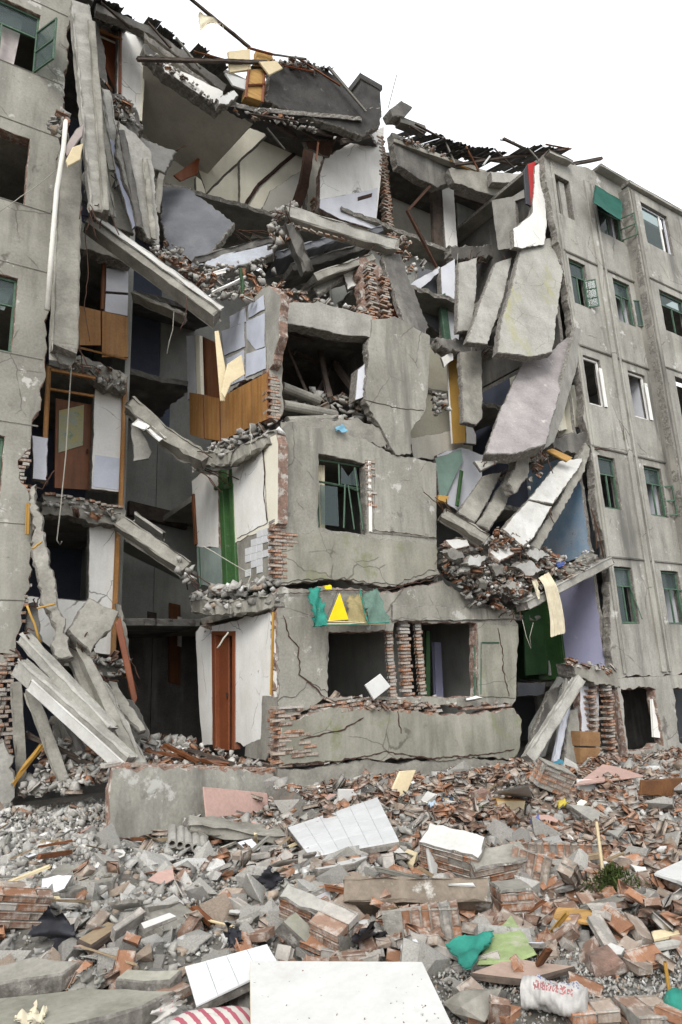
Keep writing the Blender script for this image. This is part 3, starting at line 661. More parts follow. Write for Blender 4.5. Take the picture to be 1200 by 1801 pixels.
# dark rooms and corridor behind, between the left bay and the centre bay
plate('wall', rect(3.62, 5.44, -0.1, 3.0, 17.6), 0.2, [CONC_D], lb, jag=0, dirv=(0, 1, 0))  # bottom band in a darker tone, standing for the unlit corridor
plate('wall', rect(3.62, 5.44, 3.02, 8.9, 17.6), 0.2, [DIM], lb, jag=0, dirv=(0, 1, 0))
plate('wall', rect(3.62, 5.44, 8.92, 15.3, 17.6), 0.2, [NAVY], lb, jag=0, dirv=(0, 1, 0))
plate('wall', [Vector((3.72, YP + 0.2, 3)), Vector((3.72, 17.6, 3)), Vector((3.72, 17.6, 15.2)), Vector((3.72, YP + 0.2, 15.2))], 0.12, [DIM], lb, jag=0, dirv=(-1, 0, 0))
lbp('door', [(262, 690), (300, 700), (298, 770), (262, 765)], 17.55, 0.04, [NAVY], 0)
lbp('door', [(298, 1060), (318, 1064), (318, 1205), (297, 1200)], 17.5, 0.05, [WOOD_B], 0)
lbp('window', [(313, 1084), (321, 1086), (320, 1138), (313, 1136)], 17.44, 0.03, [WHITE], 0)
lbp('notice', [(260, 1075), (276, 1078), (276, 1090), (260, 1088)], 17.55, 0.03, [TIMBER], 0)
bar('floor_slab', P(214, 955, 16.2), P(335, 1015, 16.2), 0.12, 0.9, [DIM, DIM], lb, side=(0, 0, 1))
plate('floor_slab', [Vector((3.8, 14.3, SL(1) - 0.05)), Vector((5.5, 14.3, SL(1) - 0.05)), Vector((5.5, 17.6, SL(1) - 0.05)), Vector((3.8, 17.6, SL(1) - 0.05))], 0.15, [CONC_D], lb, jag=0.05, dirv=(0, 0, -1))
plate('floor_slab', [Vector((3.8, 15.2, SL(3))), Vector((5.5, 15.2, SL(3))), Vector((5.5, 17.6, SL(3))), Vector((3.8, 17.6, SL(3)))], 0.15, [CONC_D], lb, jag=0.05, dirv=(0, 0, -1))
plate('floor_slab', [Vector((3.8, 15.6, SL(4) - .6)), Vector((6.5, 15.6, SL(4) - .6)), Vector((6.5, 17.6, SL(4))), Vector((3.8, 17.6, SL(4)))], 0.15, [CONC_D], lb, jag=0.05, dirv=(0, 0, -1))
lbp('beam', [(228, 880), (330, 905), (330, 930), (228, 905)], 17.3, 0.2, [TIMBER], 0.0)

# ================================================================== centre bay
XC, YC = 5.45, 10.56
cb = thing('apartment_building', (7.6, YC, 0), 'cracked grey centre bay that still stands with three storeys', 'building', 'standing parts of the apartment block')
def cbp(name, pts, Y, th, m, jag=0.02, parent=None, **k): return plate(name, poly_y(pts, Y), th, m, parent or cb, jag=jag, dirv=(0, 1, 0), **k)
def cbx(name, pts, X, th, m, jag=0.02, parent=None, **k): return plate(name, poly_x(pts, X), th, m, parent or cb, jag=jag, dirv=(1, 0, 0), **k)
# storey 1 front: left pier, window, right panel
f1 = cbp('wall', [(486, 760), (505, 742), (560, 752), (612, 762), (655, 778), (690, 800), (720, 803), (768, 814), (769, 1000), (775, 1010), (690, 1032), (600, 1020), (487, 1028), (486, 925)], YC, 0.22, [FACADE, CORE, DIM], jag=[0.03, 0.03, 0.03, 0.03, 0.03, 0.02, 0.02, 0.008, 0.03, 0.03, 0.03, 0.03, 0.02, 0.015], step=0.08,
         holes=[poly_y([(561, 798), (643, 815), (645, 942), (560, 928)], YC)], hjag=0.015)
cbp('wall', [(560, 932), (646, 946), (700, 952), (768, 958), (768, 1000), (700, 1028), (600, 1018), (495, 1026), (497, 955), (520, 945)], YC - 0.018, 0.03, [ALGAE, CORE], jag=0.035, step=0.07)
cbp('render_panel', [(660, 806), (768, 818), (768, 948), (657, 938)], YC - 0.012, 0.014, [FACADE, CORE], jag=0.008)
bar('white_reveal', P(650, 812, YC - 0.016), P(652, 935, YC - 0.016), 0.07, 0.03, [WHITE, WHITE], cb, side=(1, 0, 0), jag=0.006)
brick_edge(f1, XC + 0.02, YC - 0.02, 3.75, 4.5, 'x', -1, out=0.03)
for i in range(30):     # bricks showing where the render fell off at the corner
    z = 3.45 + (i // 2) * 0.066; put('brick', BMESH[i % 3], (XC + 0.11 + (i % 2) * 0.235 - 0.1 * ((i // 2) % 2), YC + 0.028, z + 0.03), (0, 0, rnd.uniform(-.03, .03)), 1, brick_colour(), f1) if i % 2 == 0 or z < 4.3 and z > 4.0 else None
brick_edge(f1, P(650, 870, YC).x - 0.04, YC - 0.035, 5.0, 6.0, 'x', -1, out=0.02, dens=0.8)
win = multi('window', [bar_geo((6.5, YC + .12, 5.42), (7.46, YC + .12, 5.38), 0.04, 0.04, side=(0, 1, 0), segs=1), bar_geo((6.98, YC + .12, 5.40), (6.99, YC + .12, 5.86), 0.035, 0.035, side=(0, 1, 0), segs=1), bar_geo((6.47, YC + .12, 4.5), (6.47, YC + .12, 5.88), 0.03, 0.03, side=(0, 1, 0), segs=1), bar_geo((6.47, YC + .12, 5.87), (7.5, YC + .12, 5.87), 0.03, 0.03, side=(0, 1, 0), segs=1)], GREEN_F, cb)
for a_, b_, w_ in [((7.05, YC + .02, 5.40), (7.00, YC + .06, 4.52), 0.035), ((7.10, YC - .02, 5.38), (7.22, YC + .02, 4.50), 0.03), ((7.32, YC + .05, 5.80), (7.44, YC + .04, 4.52), 0.035), ((7.05, YC, 5.36), (7.36, YC + .03, 5.30), 0.03), ((7.38, YC + .02, 5.1), (7.46, YC + .05, 4.6), 0.025)]:
    bar('sash_bar', a_, b_, w_, w_, [GREEN_F, GREEN_F], win, segs=2)
plate('pane', rect(6.52, 6.93, 4.56, 5.36, YC + 0.12), 0.004, [GLASS], win, jag=0, chip=0.0005)
plate('pane', [Vector((7.02, YC + .12, 5.44)), Vector((7.46, YC + .12, 5.44)), Vector((7.40, YC + .12, 5.84)), Vector((7.2, YC + .12, 5.62)), Vector((7.04, YC + .12, 5.82))], 0.004, [GLASS], win, jag=0, chip=0.0005)
cloth('curtain', [Vector((6.5, YC + .3, 5.84)), Vector((6.78, YC + .3, 5.84)), Vector((6.74, YC + .32, 4.5)), Vector((6.5, YC + .3, 4.5))], LINEN, win, amp=0.04, nu=16, nv=6, fold='drape', freq=5)
# ground-floor front with two openings, split plinth
gf_holes = [poly_y([(579, 1112), (692, 1110), (694, 1096), (838, 1097), (840, 1226), (577, 1226)], YC)]
gf = cbp('wall', [(487, 1036), (560, 1030), (690, 1042), (780, 1020), (838, 1064), (905, 1090), (912, 1098), (908, 1232), (903, 1238), (760, 1242), (640, 1228), (575, 1232), (520, 1258), (489, 1262)], YC, 0.22, [FACADE, BRCORE, DIM], jag=[0.04, 0.03, 0.03, 0.04, 0.04, 0.02, 0.02, 0.03, 0.03, 0.04, 0.04, 0.04, 0.03, 0.012], step=0.08, holes=gf_holes, hjag=0.02)
cbp('render_panel', [(840, 1094), (912, 1100), (907, 1228), (842, 1226)], YC - 0.02, 0.025, [ALGAE, CORE], jag=0.02)
cbp('render_panel', [(488, 1086), (575, 1080), (576, 1218), (540, 1200), (520, 1226), (489, 1232)], YC - 0.015, 0.018, [FACADE, CORE], jag=0.03, step=0.06)
cbp('lintel', [(690, 1062), (905, 1072), (908, 1090), (690, 1092)], YC - 0.05, 0.2, [FACADE, CORE], jag=0.015)
sill = cbp('wall', [(492, 1268), (600, 1244), (700, 1250), (790, 1258), (905, 1246), (918, 1266), (914, 1320), (905, 1334), (860, 1332), (700, 1336), (600, 1340), (500, 1346), (490, 1330)], YC - 0.06, 0.26, [ALGAE, BRCORE], jag=0.035, step=0.08)
cbp('plinth', [(489, 1352), (560, 1350), (640, 1336), (720, 1340), (800, 1330), (902, 1338), (900, 1366), (700, 1386), (488, 1404)], YC - 0.03, 0.3, [CONC, CORE], jag=0.03, step=0.1)
# cracked brick courses between render sheets, each brick a piece
for (xa, ya, xb, yb, n, rows) in [(500, 1262, 640, 1240, 11, 3), (640, 1240, 780, 1254, 11, 3), (800, 1248, 902, 1240, 8, 2), (492, 1352, 600, 1342, 8, 1), (640, 1084, 690, 1084, 3, 1)]:
    for r in range(rows):
        for i in range(n):
            if rnd.random() < 0.15: continue
            t = (i + (0.5 if r % 2 else 0)) / n; p = P(xa + (xb - xa) * t, ya + (yb - ya) * t + (r - rows / 2) * 7, YC - 0.02)
            put('brick', BMESH[rnd.randrange(4)], p + Vector((0, 0.07, 0)), (rnd.uniform(-.06, .06), rnd.uniform(-.05, .05), rnd.uniform(-.12, .12) + (math.pi / 2 if rnd.random() < .3 else 0)), 1, brick_colour(), gf)
for c_ in range(15):
    zz = 0.30 + c_ * 0.066; n_ = 1 + int(2.2 * math.sin(min(1, c_ / 10) * math.pi)) + (rnd.random() < .4)
    for i in range(n_):
        put('brick', BMESH[rnd.randrange(3)], (XC + 0.10 + i * 0.245 - (0.12 if c_ % 2 else 0) + rnd.uniform(-.02, .02), YC - 0.015 + rnd.uniform(-.02, .025), zz), (rnd.uniform(-.04, .04), rnd.uniform(-.05, .05), rnd.uniform(-.08, .08)), 1, brick_colour(), sill)
    put('brick', BMESH[rnd.randrange(3)], (XC + 0.03, YC + 0.16 + 0.1 * (c_ % 2), zz), (rnd.uniform(-.04, .04), rnd.uniform(-.05, .05), math.pi / 2 + rnd.uniform(-.08, .08)), 1, brick_colour(), sill)
# two brick piers between the openings
for (pxc, n2) in [(693, 1), (720, 2), (745, 1)]:
    x = P(pxc, 1160, YC).x; z = 1.32; k = 0
    while z < 2.85:
        ws = (-0.06 if k % 2 else 0.0,) if n2 == 2 else (0,)
        for w_ in ws:
            put('brick', BMESH[rnd.randrange(3) if n2 == 2 else 4], (x + w_ * 0.5 + rnd.uniform(-.014, .014), YC + 0.12 + rnd.uniform(-.02, .02), z), (rnd.uniform(-.03, .03), rnd.uniform(-.03, .03), rnd.uniform(-.06, .06)), 1, brick_colour(), gf)
        z += 0.066; k += 1
# cracks: dark open joints running down the pier, lined with brick
def crack(parent, pts, Y, w=0.022):
    q = []
    for i in range(len(pts) - 1):
        a, b = P(*pts[i], Y), P(*pts[i + 1], Y); n = max(2, int((b - a).length / 0.07))
        for k in range(n): q.append(a.lerp(b, k / n) + Vector((rnd.uniform(-.022, .022), 0, rnd.uniform(-.015, .015))))
    q.append(P(*pts[-1], Y)); V, F = [], []
    for i, p in enumerate(q):
        d = (q[min(i + 1, len(q) - 1)] - q[max(i - 1, 0)]).normalized(); s = d.cross(Vector((0, 1, 0)))
        ww = w * (0.25 + rnd.random() * 0.9) * (0.4 if i in (0, len(q) - 1) else 1)
        for (sg, dy) in ((-1, 0), (1, 0), (1, 0.01), (-1, 0.01)): V.append(p + s * sg * ww + Vector((0, dy, 0)))
    for i in range(len(q) - 1):
        for k in range(4): F.append([i * 4 + k, i * 4 + (k + 1) % 4, i * 4 + 4 + (k + 1) % 4, i * 4 + 4 + k])
    return link_mesh('crack', V, F, mat('open_crack', (0.035, 0.025, 0.02), (0.10, 0.05, 0.035), vs=12, fine=0.3, bump=0.3), parent)
for pts in [[(500, 1082), (508, 1120), (525, 1140), (528, 1185), (548, 1205), (572, 1226)], [(876, 1104), (884, 1140), (886, 1180), (896, 1225)]]: crack(gf, pts, YC - 0.034, 0.013)
for pts in [[(655, 932), (710, 938), (768, 946)], [(700, 1030), (760, 1020), (790, 1005)], [(495, 1045), (600, 1038), (690, 1036), (770, 1010)]]: crack(f1, pts, YC - 0.042, 0.012)
for pts in [[(498, 1345), (600, 1338), (680, 1322), (760, 1334), (860, 1326), (905, 1318)], [(700, 1252), (706, 1290)], [(530, 1300), (600, 1285), (640, 1262)]]: crack(sill, pts, YC - 0.07, 0.014)
# rooms behind the ground floor
for k in (1, 2):
    plate('floor_slab', [Vector((XC + 0.1, YC + 0.25, SL(k) - 0.02)), Vector((11.2 if k == 1 else 9.5, YC + 0.25, SL(k) - 0.02)), Vector((11.2, 17.6, SL(k) - 0.02)), Vector((XC + 0.1, 17.6, SL(k) - 0.02))], 0.15, [CONC], cb, jag=0.0, dirv=(0, 0, -1))
plate('wall', rect(XC, 14.6, -0.2, 3.0, 17.6), 0.2, [CONC_D], cb, jag=0, dirv=(0, 1, 0))  # ground-storey band darkened in colour to read as unlit
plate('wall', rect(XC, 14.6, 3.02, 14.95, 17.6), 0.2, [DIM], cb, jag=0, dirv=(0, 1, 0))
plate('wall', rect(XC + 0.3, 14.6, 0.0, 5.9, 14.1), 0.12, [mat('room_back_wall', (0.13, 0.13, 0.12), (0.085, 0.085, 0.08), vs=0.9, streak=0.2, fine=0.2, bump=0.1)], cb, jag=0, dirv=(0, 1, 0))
plate('wall', [Vector((8.45, YC + 0.3, 0)), Vector((8.45, 14.1, 0)), Vector((8.45, 14.1, 6)), Vector((8.45, YC + 0.3, 6))], 0.12, [DIM], cb, jag=0, dirv=(1, 0, 0))
plate('wall', [Vector((9.4, YC + 0.3, 3.2)), Vector((9.4, 14.1, 3.2)), Vector((9.4, 14.1, 6)), Vector((9.4, YC + 0.3, 6))], 0.12, [DIM], cb, jag=0, dirv=(1, 0, 0))
cbp('door', [(596, 1138), (650, 1140), (650, 1225), (596, 1226)], 14.0, 0.05, [mat('grey_door', (0.20, 0.20, 0.18), vs=2, fine=0.2, bump=0.05)], 0)
bar('post', P(768, 1130, 12.2), P(772, 1228, 12.2), 0.22, 0.10, [LILAC, LILAC], cb, side=(1, 0, 0))
bar('post', P(752, 1110, 11.4), P(752, 1228, 11.4), 0.12, 0.08, [GREEN_D, GREEN_D], cb, side=(1, 0, 0))
bar('window_frame', P(836, 1128, YC + .05), P(836, 1226, YC + .05), 0.05, 0.05, [GREEN_F, GREEN_F], cb, side=(1, 0, 0))
bar('window_frame', P(848, 1130, YC - 0.035), P(878, 1130, YC - 0.035), 0.025, 0.03, [GREEN_F, GREEN_F], cb, side=(0, 1, 0))
bar('window_frame', P(847, 1130, YC - 0.035), P(846, 1220, YC - 0.035), 0.03, 0.03, [GREEN_F, GREEN_F], cb, side=(1, 0, 0))
for i in range(2):
    plate('tile', poly_y([(596 + 30 * i, 965), (622 + 30 * i, 965), (622 + 30 * i, 985), (596 + 30 * i, 985)], 14.05), 0.02, [GLAZEDB], cb, jag=0, dirv=(0, 1, 0))
plate('wall', [Vector((11.0, YC + 0.3, -.3)), Vector((11.0, 14.1, -.3)), Vector((11.0, 14.1, 3)), Vector((11.0, YC + 0.3, 3))], 0.12, [DIM], cb, jag=0, dirv=(1, 0, 0))
# ---- left flank (plane X = XC), three storeys
g0 = cbx('wall', [(344, 1112), (352, 1100), (374, 1108), (374, 1310), (356, 1312), (350, 1240)], XC, 0.2, [WHITE, BRCORE], 0.01)
cbx('wall', [(372, 1100), (440, 1082), (484, 1074), (488, 1200), (487, 1300), (466, 1330), (413, 1306), (412, 1112), (374, 1116)], XC, 0.2, [WHITE, BRCORE], [0.02, 0.03, 0.0, 0.0, 0.02, 0.03, 0.0, 0.0, 0.0])
cbx('render_patch', [(461, 1224), (488, 1226), (487, 1300), (467, 1338), (430, 1330), (432, 1310), (458, 1300)], XC - 0.015, 0.03, [CONC, CORE], 0.015)
bar('pipe_strip', PX(481, 1076, XC - 0.03), PX(477, 1222, XC - 0.03), 0.03, 0.05, [OCHRE, OCHRE], cb, side=(0, 1, 0))
for pts in [[(372, 1112), (378, 1112), (380, 1318), (374, 1316)], [(408, 1112), (413, 1112), (413, 1318), (407, 1320)]]:
    cbx('door_frame', pts, XC - 0.02, 0.12, [RED], 0)
cbx('door_frame', [(372, 1110), (413, 1110), (413, 1119), (372, 1117)], XC - 0.022, 0.12, [RED], 0)
cbx('door', [(376, 1118), (402, 1117), (402, 1320), (379, 1318)], XC + 0.06, 0.04, [RED], 0)
cbx('wall', [(330, 1330), (420, 1344), (490, 1345), (488, 1352), (420, 1352), (330, 1340)], XC - 0.01, 0.2, [BRCORE], 0.03)
bar('door_handle', PX(399, 1218, XC + 0.03), PX(399, 1226, XC + 0.03), 0.03, 0.05, [STEEL, STEEL], cb, segs=1, chip=0.005)
# storey 1 flank
cbx('wall', [(337, 846), (352, 832), (384, 836), (385, 964), (346, 962), (340, 900)], XC, 0.2, [WHITE, BRCORE], 0.012)
cbx('dado_tile_wall', [(346, 963), (388, 963), (392, 1036), (352, 1030), (346, 1000)], XC + 0.004, 0.18, [TEALTILE, CORE], 0.015)
bar('dado_edge', PX(350, 962, XC - 0.02), PX(353, 1032, XC - 0.02), 0.03, 0.03, [GREEN_F, GREEN_F], cb, side=(0, 1, 0))
bar('timber_strip', PX(340, 870, XC - 0.03), PX(345, 958, XC - 0.03), 0.12, 0.05, [WOOD_B, WOOD_B], cb, side=(0, 1, 0))
gd = cbx('door', [(387, 850), (406, 848), (413, 1034), (397, 1036)], XC + 0.1, 0.05, [GREEN], 0.004)
for pts in [[(384, 828), (390, 826), (400, 1038), (392, 1038)], [(402, 826), (408, 824), (415, 1034), (408, 1036)]]: cbx('door_frame', pts, XC - 0.02, 0.14, [GREEN], 0, parent=gd)
cbx('door_frame', [(376, 856), (408, 850), (408, 858), (376, 862)], XC - 0.05, 0.04, [GREEN], 0, parent=gd)
cbx('wall', [(407, 806), (440, 788), (486, 764), (490, 780), (489, 920), (480, 926), (418, 952), (414, 955)], XC, 0.2, [CREAM, BRCORE], [0.03, 0.03, 0.0, 0.0, 0.02, 0.03, 0.01, 0.0])
cbx('wall', [(407, 812), (462, 783), (470, 920), (417, 947)], XC - 0.014, 0.02, [WHITE, CORE], 0.012)
cbx('wall', [(416, 950), (482, 922), (486, 1026), (420, 1034)], XC + 0.012, 0.2, [CONC, BRCORE], 0.02)
crk = [(462, 790), (466, 830), (464, 870), (470, 915)]
for i in range(3):
    a, b = PX(*crk[i], XC - 0.02), PX(*crk[i + 1], XC - 0.02)
    bar('crack', a, b, 0.02, 0.016, [mat('open_crack', (0.035, 0.025, 0.02)), MATS['open_crack']], cb, side=(0, 1, 0), segs=5, jag=0.006)
# white tiles still holding on the flank: a stepped remnant
tz, ty = [], []
tp = ["..##.", ".####", "###.#", "#####", ".##.#", "#.#.#"]
for r, row in enumerate(tp):
    for c_, ch in enumerate(row):
        if ch == '#':
            x0, y0 = 431 + c_ * 10.2, 940 + r * 12.6 - c_ * 3.0
            plate('tile', poly_x([(x0, y0), (x0 + 9.7, y0 - 2.9), (x0 + 9.9, y0 + 9.2), (x0 + 0.2, y0 + 12)], XC - 0.002), 0.012, [GLAZED], cb, jag=0, chip=0.002, dirv=(1, 0, 0))
brick_edge(f1, XC - 0.02, YC + 0.06, 3.42, 3.75, 'y', -1, out=0.03)
brick_edge(g0, XC - 0.01, 13.9, 2.7, 3.0, 'y', 1, out=0.10)
# storey 2 flank: tiled wall turned outward, veneer below
t2 = cbx('wall', [(386, 588), (420, 545), (470, 502), (494, 516), (492, 590), (480, 640), (470, 658), (428, 672), (390, 700)], XC - 0.05, 0.18, [CONC_L, BRCORE], 0.03, step=0.08)
for q in [[(404, 556), (432, 540), (434, 566), (404, 578)], [(390, 582), (430, 566), (431, 610), (394, 626)], [(433, 565), (466, 549), (466, 610), (450, 616), (434, 596)], [(398, 630), (430, 614), (430, 668), (400, 680)], [(433, 622), (468, 610), (468, 648), (432, 664)], [(436, 536), (464, 518), (466, 544), (437, 560)]]:
    plate('tile_panel', poly_x(q, XC - 0.068), 0.02, [GLAZEDB, CORE], cb, jag=0.006, dirv=(1, 0, 0))
for q in [[(333, 690), (357, 694), (358, 772), (334, 764)], [(359, 694), (385, 700), (386, 776), (360, 772)], [(388, 698), (470, 654), (469, 738), (389, 776)]]:
    plate('veneer_panel', poly_x(q, XC - 0.09), 0.04, [WOOD, WOOD_B], cb, jag=0, dirv=(1, 0, 0))
cbx('door', [(352, 590), (384, 605), (386, 700), (352, 694)], XC + 0.1, 0.05, [WOOD_B], 0)
cbx('door_frame', [(343, 590), (351, 590), (354, 700), (346, 700)], XC - 0.04, 0.08, [CREAM], 0)
cbx('wall', [(328, 590), (343, 588), (346, 700), (330, 704)], XC, 0.15, [WHITE_B, CORE], 0.02)
# storey 2 front: lintel, turned pier, hollow-core floor units in the opening
plate('lintel', [P(482, 534, YC - 0.02), P(560, 530, YC - 0.02), P(655, 556, YC - 0.02), P(652, 594, YC - 0.02), P(560, 580, YC - 0.02), P(496, 566, YC - 0.02)], 0.30, [CONC_L, CORE], cb, jag=0.025, dirv=(0, 1, 0))
p2 = cbp('pier', [(653, 562), (695, 556), (757, 590), (753, 690), (748, 721), (736, 742), (724, 758), (722, 800), (696, 800), (684, 776), (668, 750), (641, 702), (648, 620)], YC - 0.04, 0.2, [FACADE, CORE], jag=[0.02, 0.012, 0.012, 0.012, 0.03, 0.03, 0.03, 0.03, 0.03, 0.035, 0.035, 0.03, 0.02], step=0.08)
crack(p2, [(640, 702), (700, 718), (746, 722)], YC - 0.05, 0.008)
cbp('reveal', [(629, 650), (642, 640), (641, 698), (625, 704)], YC + 0.05, 0.25, [WHITE_B, CORE], 0.01)
cbp('wall', [(474, 640), (494, 622), (498, 650), (498, 730), (488, 742), (478, 735)], YC - 0.01, 0.3, [CONC, BRCORE], 0.03)
brick_edge(cb, P(488, 700, YC).x, YC - 0.03, 6.5, 7.4, 'x', 1, out=0.05)
for (a, b, Yq) in [((496, 680), (560, 705), 11.0), ((497, 712), (590, 730), 10.85), ((505, 742), (590, 738), 10.8)]:
    A, B = P(*a, Yq), P(*b, Yq + 0.2)
    u = multi('hollow_core_unit', [tube_geo(curve_pts(A + Vector((0, dy, 0)), B + Vector((0, dy, 0)), n=3), 0.105, 12) for dy in (0, 0.26)], CONC, cb)
heap('rubble', None, None, [P(495, 770, YC + .1), P(500, 735, YC + .3), P(660, 770, YC + .3), P(690, 800, YC + .1), P(640, 775, YC + 0.1)], BRICKA, 60, (0.08, 0.2), (0.35, 0.65), parent=cb)
heap('rubble', None, None, [P(400, 520, 11.4), P(490, 505, 11.2), P(560, 520, 11.0), P(650, 550, 10.9), P(660, 575, 10.7), P(560, 545, 10.7), P(480, 535, 10.7)], BRICKA, 170, (0.06, 0.2), (0.5, 0.5), parent=cb)
heap('rubble', None, None, [P(340, 1045, 13.5), P(400, 1040, 11.8), P(488, 1020, 10.5), P(488, 1060, 10.5), P(400, 1080, 11.8), P(342, 1078, 13.5)], STONEA, 150, (0.1, 0.28), (0.06, 0.94), parent=cb)
heap('rubble', None, None, [P(340, 800, 13.5), P(400, 785, 11.8), P(480, 745, 10.6), P(488, 765, 10.6), P(400, 805, 11.8), P(342, 830, 13.5)], STONEA, 120, (0.1, 0.25), (0.06, 0.94), parent=cb)
heap('rubble', None, None, [P(575, 1240, 10.5), P(690, 1238, 10.6), P(838, 1238, 10.6), P(838, 1230, 10.7), P(690, 1228, 10.75), P(577, 1228, 10.75)], BRICKA, 70, (0.05, 0.12), (0.35, 0.65), parent=cb)

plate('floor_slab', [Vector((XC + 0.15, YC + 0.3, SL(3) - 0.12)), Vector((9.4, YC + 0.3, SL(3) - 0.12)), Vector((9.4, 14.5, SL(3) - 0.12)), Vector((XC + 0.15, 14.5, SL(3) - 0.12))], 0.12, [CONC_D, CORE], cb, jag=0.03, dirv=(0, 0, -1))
plate('wall', [Vector((8.2, YC + 0.6, SL(2))), Vector((8.2, 14.5, SL(2))), Vector((8.2, 14.5, SL(3) - .3)), Vector((8.2, YC + 0.6, SL(3) - .3))], 0.1, [CONC_D], cb, jag=0, dirv=(1, 0, 0))
plate('wall', rect(XC + 0.2, 9.4, SL(2), SL(3) - 0.25, 14.0), 0.1, [CONC_D], cb, jag=0, dirv=(0, 1, 0))
for a, b, w_ in [((560, 600, 12), (580, 700, 11.2), 0.12), ((600, 610, 12.4), (560, 690, 11.6), 0.08), ((520, 620, 12), (610, 660, 12.2), 0.1), ((500, 600, 11.6), (540, 690, 11.4), 0.07), ((590, 640, 11.8), (625, 690, 11.2), 0.16), ((515, 590, 11.4), (620, 612, 11.8), 0.1)]:
    bar('fallen_timber', P(*a), P(*b), w_, w_ * 0.8, [TIMBER, CORE], cb, jag=0.012)
heap('rubble', None, None, [P(495, 715, 11.1), P(560, 690, 11.6), P(640, 700, 11.4), P(650, 740, 11.0), P(560, 745, 10.9)], STONEA, 90, (0.1, 0.3), (0.25, 0.75), parent=cb)
cbp('wall', [(494, 742), (560, 735), (640, 742), (668, 752), (690, 790), (640, 776), (590, 760), (500, 760)], YC + 0.02, 0.2, [CONC, CORE], 0.05, step=0.07)
for a_, b_ in [((338, 808, 12.9), (408, 806, 11.7)), ((408, 806, 11.7), (486, 768, 10.56)), ((340, 1066, 13.2), (410, 1070, 11.7)), ((410, 1070, 11.7), (486, 1056, 10.56))]:
    bar('slab_edge', P(*a_) + Vector((0.06, 0, 0)), P(*b_) + Vector((0.06, 0, 0)), 0.24, 0.30, [CONC, CORE], cb, side=(1, 0, 0), jag=0.035, segs=12, chip=0.03)
# ---- upper storeys of the centre behind the break (planes Y=14 and Y=16)
ub = thing('apartment_building', (8.5, 15, 12.2), 'torn open top-floor rooms with cream and white walls under the roof', 'building', 'standing parts of the apartment block')
def ubp(name, pts, Y, th, m, jag=0.02, **k): return plate(name, poly_y(pts, Y), th, m, ub, jag=jag, dirv=(0, 1, 0), **k)
plate('ceiling', [P(252, 70, 13.0), P(330, 130, 13.0), P(448, 214, 13.0), P(352, 322, 15.6), P(300, 275, 15.6), P(250, 232, 15.5)], 0.18, [BEIGE, CORE], ub, jag=[0.03, 0.03, 0.0, 0.0, 0.02, 0.0], dirv=(0, 0, 1))
plate('beam', [P(346, 292, 15.4), P(440, 222, 14.2), P(470, 238, 14.2), P(362, 338, 15.4)], 0.2, [CREAM, CORE], ub, jag=0.012)
ubp('wall', [(345, 310), (425, 250), (470, 235), (425, 300), (420, 420), (345, 340)], 16.2, 0.15, [CREAM, CORE], 0.01)
ubp('wall', [(422, 262), (470, 236), (535, 258), (530, 330), (500, 420), (440, 420), (422, 410)], 16.0, 0.15, [CREAM, CORE], 0.012)
for a, b in [((424, 408), (432, 360)), ((432, 360), (455, 325)), ((455, 325), (532, 258))]:
    bar('crack', P(*a, 15.97), P(*b, 15.97), 0.10, 0.04, [MATS['open_crack'], MATS['open_crack']], ub, side=(1, 0, 0), segs=6, jag=0.02)
ubp('wall', [(440, 420), (475, 335), (530, 300), (535, 420)], 15.8, 0.1, [mat('pale_grey_plaster', (0.52, 0.51, 0.46), (0.44, 0.43, 0.38), vs=1.2, fine=0.12, bump=0.1), CORE], 0.02)
bar('column', P(545, 255, 14.8), P(533, 330, 14.8), 0.28, 0.2, [STEEL, STEEL], ub, side=(1, 0, 0), jag=0.02)
bar('column', P(534, 325, 14.8), P(520, 366, 14.8), 0.28, 0.2, [STEEL, STEEL], ub, side=(1, 0, 0), jag=0.02)
ubp('wall', [(545, 270), (570, 262), (562, 390), (540, 370)], 15.2, 0.12, [BEIGE, CORE], 0.015)
wp = ubp('wall', [(563, 305), (572, 276), (676, 222), (672, 300), (661, 404), (600, 384), (562, 364)], YP, 0.24, [WHITE, BRCORE], [0.01, 0.03, 0.0, 0.0, 0.02, 0.02, 0.0])
plate('wall', poly_y([(563, 350), (632, 338), (665, 330), (661, 404), (600, 386), (562, 366)], YP - 0.012), 0.012, [WHITE_B, CORE], ub, jag=0.008, dirv=(0, 1, 0))
plate('slot', poly_y([(630, 346), (655, 339), (654, 346), (630, 353)], YP - 0.03), 0.03, [MATS['open_crack']], ub, jag=0, dirv=(0, 1, 0))
brick_edge(wp, P(676, 300, YP).x + 0.06, YP - 0.03, 14.7, 18.6, 'x', 1, out=0.14, lean=-0.02)
brick_edge(wp, P(690, 300, YP).x + 0.02, YP + 0.2, 14.7, 18.4, 'x', 1, out=0.10, lean=-0.02)
brick_edge(wp, P(556, 375, YP + .3).x, YP + 0.3, 14.7, 15.5, 'x', -1, out=0.10)
